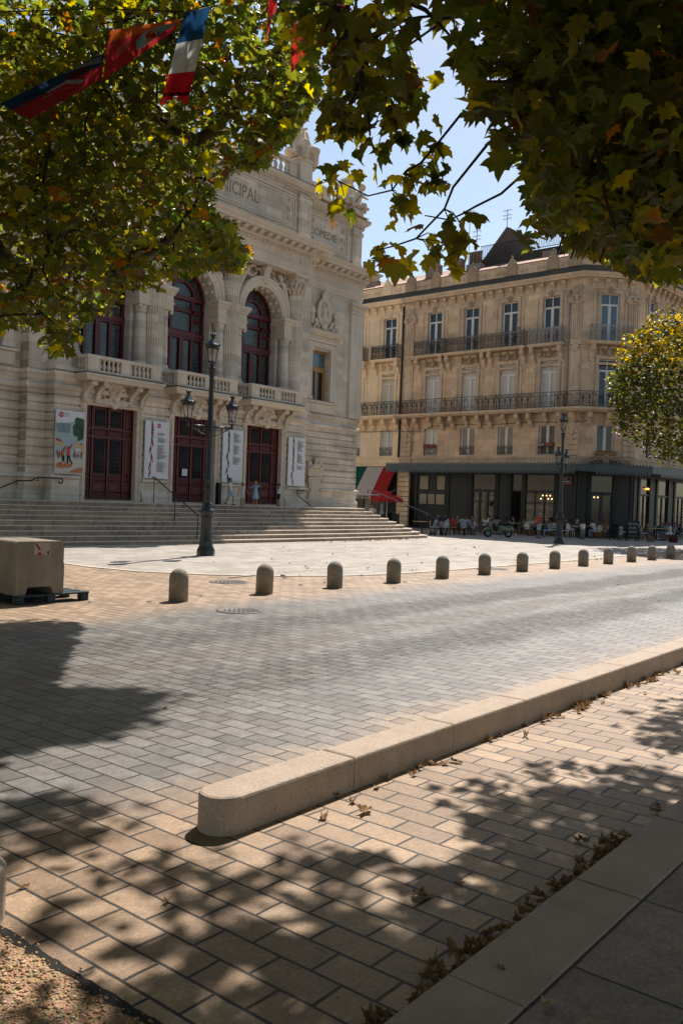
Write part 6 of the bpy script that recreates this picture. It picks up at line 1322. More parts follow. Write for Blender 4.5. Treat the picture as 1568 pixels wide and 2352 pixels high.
def leaf_mat(name, trans=.5):
    m, t, p = new_mat(name); N = NT(t); a = N.n('Attribute'); a.attribute_name = 'tint'
    c = N.mix(.25, a.outputs[0], N.ramp(N.noise(N.obj(), 26, 3), [(.3, (.02, .028, .004)), (.7, (.13, .13, .02))]))
    N.l(c, p.inputs['Base Color']); p.inputs['Roughness'].default_value = .42; p.inputs['Specular IOR Level'].default_value = .35
    tr = N.n('BsdfTranslucent'); tc = N.n('HueSaturation'); tc.inputs['Value'].default_value = 5.0; tc.inputs['Saturation'].default_value = 1.15; N.l(a.outputs[0], tc.inputs['Color']); N.l(tc.outputs[0], tr.inputs[0])
    mx = N.n('MixShader'); mx.inputs[0].default_value = trans; N.l(p.outputs[0], mx.inputs[1]); N.l(tr.outputs[0], mx.inputs[2]); N.l(mx.outputs[0], t.nodes['Material Output'].inputs[0])
    return m
M['leaf'] = leaf_mat('plane_leaf', .5)
M['bark'] = mat('plane_bark', (.10, .082, .062), .85, .25, var=.4, vscale=5, bump=.5, bscale=18, stain=(.2, .18, .14), samt=.5)
M['twig'] = mat('twig_bark', (.045, .034, .024), .8, .25, var=.3, vscale=8, bump=.3)
def leaf_tints(n, rng, yel=.16, brn=.04):
    base = np.array([(.056, .063, .012)]) * rng.uniform(.55, 1.35, (n, 1)); base[:, 0] *= rng.uniform(.8, 1.25, n)
    y = rng.random(n) < yel; base[y] = np.array((.15, .125, .014)) * rng.uniform(.7, 1.3, (y.sum(), 1))
    b = rng.random(n) < brn; base[b] = np.array((.13, .055, .014)) * rng.uniform(.5, 1.3, (b.sum(), 1))
    return base
def in_poly(poly, x, y):
    poly = np.asarray(poly, float); r = np.zeros(len(x), bool); j = len(poly) - 1
    for i in range(len(poly)):
        xi, yi = poly[i]; xj, yj = poly[j]
        c = ((yi > y) != (yj > y)) & (x < (xj - xi) * (y - yi) / (yj - yi + 1e-9) + xi); r ^= c; j = i
    return r
FN, RN = np.array(F0), np.array(R0)
def cam_pts(d, lat, z): return FN[None] * d[:, None] + RN[None] * lat[:, None] + np.array((0, 0, 1.0)) * z[:, None]
def sun_ground(P):                                            # where the shade of each point falls
    S = np.array(SDIR); t = P[:, 2] / S[2]; return P - S[None] * t[:, None]
# outlines of the two crowns and of the sunlit and dappled paving, read off the photograph
LEFTM = [(-900, -3000), (640, -3000), (700, -600), (728, -60), (745, 60), (722, 150), (738, 215), (712, 255), (690, 290), (668, 330), (628, 355), (610, 395), (545, 405), (500, 440), (478, 490), (530, 512), (548, 560), (590, 585), (556, 618), (545, 640), (480, 632), (400, 655), (372, 688), (300, 690), (280, 726), (215, 738), (176, 800), (170, 828), (130, 840), (98, 815), (96, 775), (60, 765), (0, 780), (-900, 900)]
RIGHTM = [(2600, -2500), (1000, -2500), (800, -300), (640, -20), (660, 30), (700, 60), (715, 120), (790, 150), (748, 200), (735, 260), (738, 330), (800, 335), (860, 345), (905, 330), (960, 260), (975, 190), (925, 100), (955, 60), (1000, 90), (1045, 130), (1060, 235), (1062, 290), (1050, 345), (1120, 300), (1125, 380), (1150, 430), (1205, 425), (1215, 480), (1195, 545), (1200, 630), (1235, 605), (1330, 590), (1345, 615), (1390, 625), (1430, 660), (1480, 680), (1568, 672), (2600, 800)]
LIT = [(-20, 1250), (1600, 1240), (1600, 1490), (1568, 1660), (1450, 1740), (1300, 1770), (1180, 1745), (1020, 1780), (1000, 1810), (1120, 1880), (1060, 1960), (940, 2000), (820, 1955), (600, 1930), (430, 1935), (250, 1980), (205, 1835), (60, 1800), (-20, 1790), (-20, 1712), (140, 1712), (300, 1650), (540, 1562), (370, 1450), (140, 1405), (-20, 1405)]
LIT2 = [(-40, 2000), (60, 2005), (170, 2070), (225, 2150), (310, 2290), (350, 2400), (-40, 2400)]
def shade_in(P, poly):
    x, y, z = seen(sun_ground(P)); return in_poly(poly, np.nan_to_num(x, nan=-1e5), np.nan_to_num(y, nan=-1e5)) & (z > .3)
def ok_light(P): return ~(shade_in(P, LIT) | shade_in(P, LIT2))
def ok_big(P, r=.46): return np.all([ok_light(P + v) for v in (FN * r, -FN * r, RN * r, -RN * r)], axis=0)
def frame_ok(P, mask):
    x, y, z = seen(P); x = np.nan_to_num(x, nan=9e9); inframe = (z > .3) & (x > -60) & (x < 1628) & (y > -60) & (y < 2400); x2, y2, z2 = seen(P - np.array((0, 0, .14)))
    return ~inframe | (in_poly(mask, x, y) & in_poly(mask, np.nan_to_num(x2, nan=9e9), np.nan_to_num(y2, nan=9e9)))
def crown(tree, P, size, tints, name='crown', rich=True, **k):
    V, F, n = leaf_cloud(P, size, RNG, rich=rich, **k); me = fast_mesh(name, V, F, np.repeat(tints, n, 0)); me.materials.append(M['leaf']); return link(name, me, tree)
def limb(m, p, q, r0, r1, rng, wob=.08, n=7, mi=0):
    p, q = np.array(p, float), np.array(q, float); L = np.linalg.norm(q - p); pts, rs = [], []; off = rng.normal(0, wob * L, (n + 1, 3)); off[0] = off[-1] = 0; off = (off + np.roll(off, 1, 0)) / 2; off[0] = 0
    for k in range(n + 1): t = k / n; pts.append(p + (q - p) * t + off[k] + np.array((0, 0, .10 * L * math.sin(math.pi * t)))); rs.append(r0 + (r1 - r0) * t)
    m.tube(pts, rs, 7 if r0 > .03 else 5, mi); return pts
def cluster_leaves(C, rng, n, spread, flat_=.6):
    k = len(C); P = np.repeat(C, n, 0) + rng.normal(0, 1, (k * n, 3)) * np.array((spread, spread, spread * flat_)); return P

def plane_tree(name_label, trunk_d, trunk_lat, mask, drange, latr, zr, nclus, leafn, size, top_extra, seed, cat='tree'):
    rng = np.random.default_rng(seed); base = cam_pts(np.array([trunk_d]), np.array([trunk_lat]), np.array([0.0]))[0]
    o = thing('plane_tree', name_label, cat, tuple(base))
    C = []
    while sum(len(c) for c in C) < nclus:
        n = 4000; d = rng.uniform(*drange, n); lat = rng.uniform(*latr, n); z = rng.uniform(*zr, n)
        P = cam_pts(d, lat, z); x, y, q = seen(P); P = P[~((q > .3) & (x > 0) & (x < 1568) & (y > 0)) & frame_ok(P, mask) & ok_light(P)]
        C.append(P[:1200])
    C = np.concatenate(C)[:nclus]; D_ = []                     # the part of the crown that hangs in view is filled evenly
    while len(D_) < top_extra:
        px, py = rng.uniform(0, 1568), rng.uniform(0, 860); p = np.array(at(px, py, rng.uniform(*drange)))[None]
        if in_poly(mask, np.array([px]), np.array([py]))[0] and (ok_light(p)[0] or rng.random() < .12) and p[0, 2] < 12.5: D_.append(p[0])
    C = np.concatenate([C, np.array(D_)])
    return o, base, C, rng
def finish_tree(o, base, C, rng, mask, leafn, spread, size, forks, r_trunk, extra=None, limbr=.36, yel=.16, rich=True):
    P = cluster_leaves(C, rng, leafn, spread)
    P = P[frame_ok(P, mask) & (P[:, 2] > 2.2)]; k = ok_light(P) | (rng.random(len(P)) < .03); P = P[k]
    for kx in (0, 1, 4): P = P[~shade_in(P, SHADE[kx][0]) | (rng.random(len(P)) < (.05, .12, 0, 0, .15)[kx])]
    if extra is not None: P = np.concatenate([P, extra])
    m = MB(); b = base; m.tube([(0, 0, -.1), (.05, .02, .5), (.02, .05, 1.5), tuple(np.array(forks[0]) - b)], [r_trunk * 1.35, r_trunk * 1.05, r_trunk * .95, r_trunk * .8], 12); m.build('trunk', M['bark'], o)
    br = MB(); nodes = [np.array(forks[0])]
    for f in forks[1:]:
        f = np.array(f); j = min(range(len(nodes)), key=lambda i: np.linalg.norm(nodes[i] - f)); pts = limb(br, nodes[j] - b, f - b, r_trunk * limbr, r_trunk * limbr * .4, rng); nodes += [q + b for q in pts[2:]]
    nd = np.array(nodes); tw = MB()
    for c in C[rng.permutation(len(C))[:220]]:
        j = np.argmin(np.linalg.norm(nd - c, axis=1) + .6 * np.maximum(0, c[2] - nd[:, 2])); 
        if np.linalg.norm(nd[j] - c) < 4.5: 
            pts = limb(tw, nd[j] - b, c - b, .022, .006, rng, .05, 5); mid = np.array(pts[3]) + b; nd = np.vstack([nd, mid])
    br.build('branches', M['bark'], o); tw.build('twigs', M['twig'], o)
    crown(o, P - b, rng.uniform(*size, len(P)), leaf_tints(len(P), rng, yel), rich=rich)
def fk(d, lat, z): return tuple(cam_pts(np.array([float(d)]), np.array([float(lat)]), np.array([float(z)]))[0])
SHADE = [([(400, 1990), (300, 2060), (235, 2130), (205, 2200), (300, 2290), (420, 2360), (700, 2365), (900, 2340), (985, 2170), (905, 2090), (880, 2000), (760, 1985), (640, 1960), (520, 1975)], 27, 6.6, 7.8), ([(1010, 1800), (1130, 1795), (1210, 1760), (1330, 1795), (1450, 1780), (1568, 1720), (1568, 1880), (1430, 1900), (1300, 1985), (1180, 1960), (1100, 1870)], 34, 3.6, 7.5), ([(900, 2352), (1568, 1830), (1568, 2352)], 420, 3.4, 8.5), ([(1480, 1690), (1568, 1600), (1568, 1740)], 16, 4, 8), ([(0, 1830), (60, 1860), (180, 1815), (235, 1870), (170, 1930), (60, 1990), (0, 1950)], 14, 5.5, 9.5), ([(0, 1430), (120, 1432), (250, 1446), (350, 1475), (450, 1530), (475, 1558), (340, 1605), (280, 1645), (200, 1680), (100, 1700), (0, 1710)], 900, 5.0, 11.5)]
# tree on the left
o, base, C, rng = plane_tree('large plane tree whose leafy crown covers the theatre front, with the flags hanging before it', 12.6, -6.4, LEFTM, (9.6, 15.5), (-8.5, .3), (3.2, 11.5), 200, 34, (.09, .15), 340, 5)
forks = [fk(12.5, -5.3, 3.6), fk(12.3, -4.2, 5.2), fk(12.2, -3.3, 7.2), fk(12, -2.2, 6.6), fk(11.8, -1.2, 7.4), fk(12.4, -3.9, 8.6), fk(12, -3.2, 4.8), fk(11.6, -2.0, 5.2), fk(11.4, -4.3, 4.4), fk(13.4, -5.4, 7.5), fk(13.5, -2.4, 9.2), fk(11, -5.5, 6.0), fk(11.5, -.9, 9.0)]
finish_tree(o, base, C, rng, LEFTM, 27, .42, (.085, .15), forks, .27, yel=.13)
# tree on the right: nearer, its branches hang into the picture; it also roofs over the pavement
o, base, C, rng = plane_tree('near plane tree with large dark leaves hanging into the picture from the right', 6.6, 6.0, RIGHTM, (4.4, 8.6), (.9, 5.2), (2.7, 8.5), 260, 22, (.09, .15), 175, 9)
x, y, z = seen(C); near = (x > 1040) | (y < -60); thin = C[~near][:26]; C = np.concatenate([C[near], thin])
kp = np.ones(len(C), bool)
for kx in (0, 1): h = shade_in(C, SHADE[kx][0]); kp &= ~h | (rng.random(len(C)) < .22)
C = C[kp]; EX = []; EXL = []
for kx, (poly, n, z0, z1) in enumerate(SHADE):
    got = 0; xs = [p[0] for p in poly]; ys = [p[1] for p in poly]; tries = 0
    while got < n and tries < n * 60:
        tries += 1; px, py = rng.uniform(min(xs), max(xs)), rng.uniform(min(ys), max(ys))
        if not in_poly(poly, np.array([px]), np.array([py]))[0]: continue
        gp = ground(px, py); left = kx >= 4
        for _ in range(14):
            zz = rng.uniform(z0, z1); p = np.array(gp) + np.array(SDIR) * (zz / SDIR.z); X, Y, Z = seen(p)
            if Z[0] > 3.2 and not (-30 < X[0] < 1600 and Y[0] > -40 and not in_poly(LEFTM if left else RIGHTM, X, Y)[0]): break
        else: continue
        k = (20, 16, 9, 12, 14, 12)[kx]; q = p[None] + rng.normal(0, .13, (k, 3)); q = q[frame_ok(q, LEFTM if left else RIGHTM)]
        (EXL if left else EX).append(q); got += 1
n = 15000; Q = cam_pts(rng.uniform(-10, 11, n), rng.uniform(-9, 13, n), rng.uniform(4.2, 9, n)); x, y, z = seen(Q)     # unseen leaves added over the camera to cut sky light on the paving
Q = Q[~((z > .05) & (x > -300) & (x < 1900) & (y > -150)) & ok_big(Q) & ~shade_in(Q, SHADE[0][0]) & ~shade_in(Q, SHADE[1][0]) & ~(((Q @ RN) < 1.7) & ((Q @ FN) > 4.6))]; SKYBLK = Q
EX = np.concatenate(EX); EXL = np.concatenate(EXL)
forks = [fk(6.6, 5.2, 3.2), fk(6.4, 3.9, 4.6), fk(6.2, 2.4, 5.0), fk(6.0, 1.4, 4.4), fk(6.6, 3.2, 6.8), fk(7.2, 1.6, 7.0), fk(8.2, .8, 7.6), fk(5.4, 3.6, 4.2), fk(5.2, 2.2, 3.7), fk(9.4, 1.2, 8.4), fk(7.4, 4.6, 7.4)]
finish_tree(o, base, C, rng, RIGHTM, 26, .34, (.07, .14), forks, .26, extra=EX, yel=.10, limbr=.13)
right_tree = o
crown(o, SKYBLK - base, rng.uniform(.24, .36, len(SKYBLK)), leaf_tints(len(SKYBLK), rng), 'crown', rich=False)  # the added out-of-view leaves that keep the sky off the foreground
crown(bpy.data.objects['plane_tree'], EXL - np.array(bpy.data.objects['plane_tree'].location), RNG.uniform(.09, .15, len(EXL)), leaf_tints(len(EXL), RNG), 'crown')
lt = bpy.data.objects['plane_tree']; n = 7000; Q = cam_pts(rng.uniform(2, 17, n), rng.uniform(-17, -4, n), rng.uniform(4, 10.5, n)); x, y, z = seen(Q)     # unseen leaves added on the left to block sky light there
Q = Q[~((z > .05) & (x > -150) & (x < 1900) & (y > -200)) & ok_big(Q)]; n = 11000; Q2 = cam_pts(rng.uniform(1, 10.5, n), rng.uniform(-18, 3, n), rng.uniform(8, 14, n)); x, y, z = seen(Q2); Q = np.concatenate([Q, Q2[~((z > .05) & (x > -150) & (x < 1900) & (y > -170)) & ok_big(Q2) & ~shade_in(Q2, SHADE[0][0]) & ~shade_in(Q2, SHADE[1][0])]]); crown(lt, Q - np.array(lt.location), rng.uniform(.24, .36, len(Q)), leaf_tints(len(Q), rng), 'crown', rich=False)  # high leaves likewise added to shut out the sky overhead
# hanging sprays with hand-placed leaves along the near twigs
def spray(tw, pts, d, leaves, lsize, rng, yel=.5):
    P = [np.array(at(x, y, dd)) for (x, y), dd in zip(pts, d)]; tw.tube([tuple(p - base) for p in P], [.009 - .006 * k / len(P) for k in range(len(P))], 5)
    out = []
    for (x, y) in leaves:
        j = min(range(len(pts)), key=lambda i: (pts[i][0] - x) ** 2 + (pts[i][1] - y) ** 2); p = np.array(at(x, y, d[j] + rng.normal(0, .12))); out.append(p); mid = (p + P[j]) / 2 + np.array((0, 0, .03)); tw.tube([tuple(P[j] - base), tuple(mid - base), tuple(p - base)], [.004, .003, .003], 4)
    return np.array(out)
tw = MB(); base = np.array(right_tree.location); L = []
L.append(spray(tw, [(1120, 330), (1040, 430), (1020, 480), (955, 548), (905, 565), (865, 575)], [5.2] * 6, [(1040, 555), (1060, 520), (1010, 545), (985, 575), (1050, 580), (1075, 540), (885, 595), (870, 575), (925, 590), (1020, 590)], .1, rng))
L.append(spray(tw, [(1200, 400), (1150, 445), (1090, 475), (1060, 492), (1030, 505), (975, 495)], [5.3] * 6, [(1040, 520), (1070, 500)], .1, rng))
L.append(spray(tw, [(1060, 260), (1000, 335), (965, 375), (930, 395), (900, 437), (845, 450), (775, 415), (748, 392)], [5.6] * 8, [(985, 350), (1000, 390), (960, 400), (940, 430), (915, 460), (900, 420), (890, 410), (925, 480), (955, 440), (815, 465), (790, 450), (760, 415), (750, 390), (1010, 420), (980, 425), (1020, 380)], .1, rng))
L.append(spray(tw, [(1000, 60), (930, 110), (880, 70), (840, 40), (800, 20)], [5.4] * 5, [(920, 130), (880, 150), (850, 120), (800, 150), (950, 150), (930, 230), (900, 260), (960, 230), (860, 290), (900, 300), (830, 290), (800, 310), (760, 300), (840, 180), (790, 200), (770, 240), (820, 250), (875, 200), (700, 20), (660, 20), (720, 60), (750, 90), (790, 90), (830, 80), (690, 55), (760, 130), (800, 60), (870, 330), (930, 300), (755, 170)], .1, rng))
P = np.concatenate(L); tw.build('twigs', M['twig'], right_tree)
P = np.repeat(P, 6, 0) + rng.normal(0, .06, (len(P) * 6, 3)); P = P[frame_ok(P, RIGHTM) | (np.arange(len(P)) % 2 == 0)]
crown(right_tree, P - base, rng.uniform(.075, .12, len(P)), leaf_tints(len(P), rng, .45), 'crown', down=1.0)
# clipped tree far right
o = thing('clipped_tree', 'rounded bushy clipped plane tree in front of the corner building, far right', 'tree', tuple(ground(1640, 1262)))
rng = np.random.default_rng(3); tb = np.array(o.location); d_ = float(np.dot(tb, FN))
c0 = np.array(at(1590, 898, d_ - 1)); n = 15000
u = rng.normal(0, 1, (n, 3)); u /= np.linalg.norm(u, axis=1)[:, None]; lob = 1 + .09 * np.sin(u[:, 0] * 7 + 1) * np.cos(u[:, 1] * 6) + .07 * np.sin(u[:, 2] * 11 + u[:, 0] * 9) + .05 * np.sin(u[:, 0] * 23) * np.sin(u[:, 2] * 19 + 2)
rad = np.where(rng.random(n) < .7, rng.uniform(.90, 1.04, n), rng.uniform(.5, .95, n)) * lob
RX = 172 * d_ / FPX; P = c0 + u * rad[:, None] * np.array((RX, RX, RX * 1.02)); lr = (P - c0) @ RN / RX; hz = (P - c0)[:, 2] / RX; P = P[(hz > -.95 - .0 * lr) & (hz > -.62 - .62 * (lr + .75)) & (rng.random(n) < np.where(hz < -.3, .6, 1))]
low = rng.uniform(0, 1, (300, 3)); P2 = c0 + np.stack([(low[:, 0] + .3) * RX * 1.2, (low[:, 1] - .5) * RX, -RX * (.6 + .3 * low[:, 2])], 1)
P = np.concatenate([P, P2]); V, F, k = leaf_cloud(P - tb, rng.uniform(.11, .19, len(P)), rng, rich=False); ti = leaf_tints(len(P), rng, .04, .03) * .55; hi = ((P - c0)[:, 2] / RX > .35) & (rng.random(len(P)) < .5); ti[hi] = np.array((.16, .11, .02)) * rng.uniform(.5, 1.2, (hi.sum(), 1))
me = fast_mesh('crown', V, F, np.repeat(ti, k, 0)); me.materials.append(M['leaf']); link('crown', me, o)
m = MB(); m.tube([(0, 0, 0), (.03, 0, 1.2), tuple(c0 - tb)], [.22, .17, .12], 9)
for k in range(7): a = k * .9; m.tube([tuple(c0 - tb - np.array((0, 0, 1.5))), tuple(c0 - tb + np.array((math.cos(a), math.sin(a), .3)) * RX * .6)], [.1, .03], 6)
m.build('trunk', M['bark'], o)

# ---------------------------------------------------------------- flags on their line before the left tree
def cloth_grid(cor, d, nu, nv, fn, amp=.04, ph=0.0, dd=0.0):
    """cor: four picture corners (tl, tr, br, bl); returns grid of points"""
    G = []
    for j in range(nv + 1):
        row = []
        for i in range(nu + 1):
            u, v = i / nu, j / nv; x = (cor[0][0] * (1 - u) + cor[1][0] * u) * (1 - v) + (cor[3][0] * (1 - u) + cor[2][0] * u) * v; y = (cor[0][1] * (1 - u) + cor[1][1] * u) * (1 - v) + (cor[3][1] * (1 - u) + cor[2][1] * u) * v
            row.append(at(x, y, d + dd * u + amp * math.sin(6 * u + 3 * v + ph) + .5 * amp * math.sin(11 * u - 5 * v)))
        G.append(row)
    return G
def flag(label, cor, d, bands, amp=.05, ph=0.0, tail=None, group='flags strung above the square', nu=12, nv=24, dd=0.0):
    G = cloth_grid(cor, d, nu, nv, None, amp, ph, dd); b = G[0][0]; o = thing('flag', label, 'flag', tuple(b), 0, group)
    for name, u0, u1, v0, v1, col in bands:
        m = MB(); i0, i1, j0, j1 = round(u0 * nu), round(u1 * nu), round(v0 * nv), round(v1 * nv); idx = {}
        for j in range(j0, j1 + 1):
            for i in range(i0, i1 + 1): idx[(i, j)] = len(m.v); m.v.append(tuple(G[j][i] - b))
        for j in range(j0, j1):
            for i in range(i0, i1):
                if tail and j / nv > tail and abs((i + .5) / nu - .5) < .5 * (j / nv - tail) / (1 - tail) : continue
                m.f.append((idx[(i, j)], idx[(i + 1, j)], idx[(i + 1, j + 1)], idx[(i, j + 1)])); m.m.append(0); m.s.append(True)
        m.build(name, cloth('cloth_%s_%d' % (name, len(bpy.data.materials)), col, .45), o)
    return o, G, b
flag('French tricolour flag of blue, white and red hanging before the left tree, swallow-tailed', [(425, 30), (484, 14), (430, 238), (368, 240)], 8.9, [('blue_band', 0, 1, 0, .34, (.02, .085, .21)), ('white_band', 0, 1, .34, .66, (.62, .63, .66)), ('red_band', 0, 1, .66, .86, (.58, .018, .022)), ('dark_hem', 0, 1, .86, .90, (.10, .008, .01)), ('red_tail', 0, 1, .90, 1, (.60, .018, .02))], .04, tail=.90)
def shapes(o, G, b, polys, name, col):
    nv, nu = len(G) - 1, len(G[0]) - 1
    def S(u, v):
        x, y = u * nu, v * nv; i, j = min(int(x), nu - 1), min(int(y), nv - 1); fx, fy = x - i, y - j
        return (G[j][i] * (1 - fx) + G[j][i + 1] * fx) * (1 - fy) + (G[j + 1][i] * (1 - fx) + G[j + 1][i + 1] * fx) * fy
    m = MB()
    for pl in polys: m.add([tuple(S(u, v) - b - Vector(FW) * .006 * 2) for u, v in pl], [tuple(range(len(pl)))])
    m.build(name, cloth('print_%d' % len(bpy.data.materials), col, .2), o)
def strips(u0, v0, u1, v1, h, n=5): return [[(u0 + (u1 - u0) * k / n, v0 + (v1 - v0) * k / n), (u0 + (u1 - u0) * (k + .75) / n, v0 + (v1 - v0) * (k + .75) / n), (u0 + (u1 - u0) * (k + .75) / n, v0 + (v1 - v0) * (k + .75) / n + h), (u0 + (u1 - u0) * k / n, v0 + (v1 - v0) * k / n + h)] for k in range(n)]
o, G, b = flag('red and orange festival banner with a pale blue print, twisting beside the tricolour flag', [(252, 70), (416, 44), (400, 72), (236, 186)], 9.0, [('orange_edge', 0, 1, 0, .25, (.62, .12, .03)), ('red_cloth', 0, 1, .25, 1, (.42, .03, .034))], .03, 1.0)
shapes(o, G, b, [[(.42, .45), (.5, .28), (.7, .2), (.92, .2), (.97, .5), (.75, .62), (.6, .78), (.46, .8)]], 'pale_blue_print', (.24, .42, .47)); shapes(o, G, b, [[(.55, .62), (.62, .3), (.70, .3), (.64, .66)]], 'yellow_print', (.40, .27, .03)); shapes(o, G, b, [[(.74, .3), (.76, .3), (.74, .55), (.72, .55)], [(.82, .28), (.84, .28), (.82, .5), (.80, .5)]], 'red_stripes', (.28, .03, .05)); shapes(o, G, b, strips(.06, .38, .12, .22, .06, 4) + strips(.16, .52, .3, .3, .07, 6) + strips(.2, .6, .36, .38, .06, 5), 'white_print', (.42, .3, .28))
o, G, b = flag('dark blue and red festival banner with white wavy print, far left before the tree', [(0, 238), (240, 122), (234, 182), (68, 275)], 9.1, [('blue_cloth', 0, 1, 0, .40, (.025, .05, .12)), ('red_cloth', 0, 1, .40, 1, (.34, .026, .038))], .03, 2.2)
shapes(o, G, b, [[(.62 + .04 * k, .06), (.98, .10 + .07 * k), (.98, .13 + .07 * k), (.6 + .04 * k, .10)] for k in range(4)] + [[(.38, .42), (.62, .36), (.80, .70), (.72, .74), (.58, .46), (.38, .47)]], 'white_print', (.36, .36, .38)); shapes(o, G, b, [[(.6, .2), (.78, .14), (.88, .32), (.74, .42), (.62, .36)]], 'brown_print', (.11, .035, .02)); shapes(o, G, b, [[(.02, .05), (.38, .2), (.4, .4), (.2, .4)]], 'bright_blue_print', (.02, .08, .18)); shapes(o, G, b, strips(.3, .55, .42, .56, .05, 4) + strips(.45, .52, .66, .72, .03, 7), 'pale_print', (.3, .22, .24))
flag('white and red flag fluttering at the top between the two trees', [(674, -120), (712, -120), (714, 128), (668, 168)], 9.4, [('white_band', 0, 1, 0, .62, (.7, .7, .74)), ('red_band', 0, 1, .62, .84, (.72, .05, .035)), ('dark_hem', 0, 1, .84, .88, (.10, .01, .01)), ('red_tail', 0, 1, .88, 1, (.7, .045, .035))], .06, 4.0, tail=.90)
flag('small red pennant with a pointed tail left of the white and red flag', [(619, -60), (640, -60), (636, 22), (612, 98)], 9.5, [('red_cloth', 0, 1, 0, .72, (.55, .02, .025)), ('pale_red_fold', 0, 1, .72, 1, (.55, .08, .07))], .02, 1.0, tail=.8)
flag('maroon and blue banner hanging at the top edge right of the white and red flag', [(770, -90), (808, -90), (802, 100), (774, 104)], 9.4, [('blue_edge', 0, .17, 0, 1, (.05, .12, .17)), ('maroon_cloth', .17, 1, 0, 1, (.14, .012, .03))], .03, .5)
ps = [at(x, y, 9.2) for x, y in ((-400, 40), (-100, 30), (240, 20), (425, 27), (484, 11), (620, -70), (712, -125), (810, -95), (1100, -120), (1600, -260))]
m = MB(); b = ps[0]; m.tube([p - b for p in ps], .006, 5); tag(m.build('flag_line', M['rail'], None, tuple(b)), 'thin line across the square that carries the flags and banners', 'line')
# ---------------------------------------------------------------- people
SKIN = mat('skin', (.36, .20, .135), .6, .35, var=.06); SKIN2 = mat('tanned_skin', (.26, .135, .085), .6, .35, var=.06)
SHOE = flat((.03, .025, .022)); 
def V3(p): return Vector(p)
def hand(mb, ex, wrist, d, up, s=1.0):
    """palm (into the fused body) and five separate bent fingers"""
    w = Vector(wrist); d = Vector(d).normalized(); up = Vector(up); side = d.cross(up).normalized(); up = side.cross(d).normalized()
    mb.cap(w, w + d * .075 * s, .024 * s, .030 * s); mb.cap(w + side * .018 * s, w + side * .022 * s + d * .08 * s, .02 * s, .02 * s); mb.cap(w - side * .018 * s, w - side * .022 * s + d * .08 * s, .02 * s, .02 * s)
    for k, L in enumerate((.062, .074, .07, .054)):
        a = w + d * .08 * s + side * (.030 - .020 * k) * s; b = a + d * L * .55 * s - up * .006 * s; c = b + (d * .8 - up * .6).normalized() * L * .5 * s
        ex.tube([a - d * .02 * s, a, b, c], [.0095 * s, .0095 * s, .0085 * s, .006 * s], 6)
    a = w + d * .025 * s + side * .03 * s; b = a + (d * .7 + side * .7).normalized() * .035 * s; c = b + (d * .95 + side * .2 - up * .2).normalized() * .03 * s
    ex.tube([a - side * .015 * s, a, b, c], [.012 * s, .011 * s, .010 * s, .007 * s], 6)
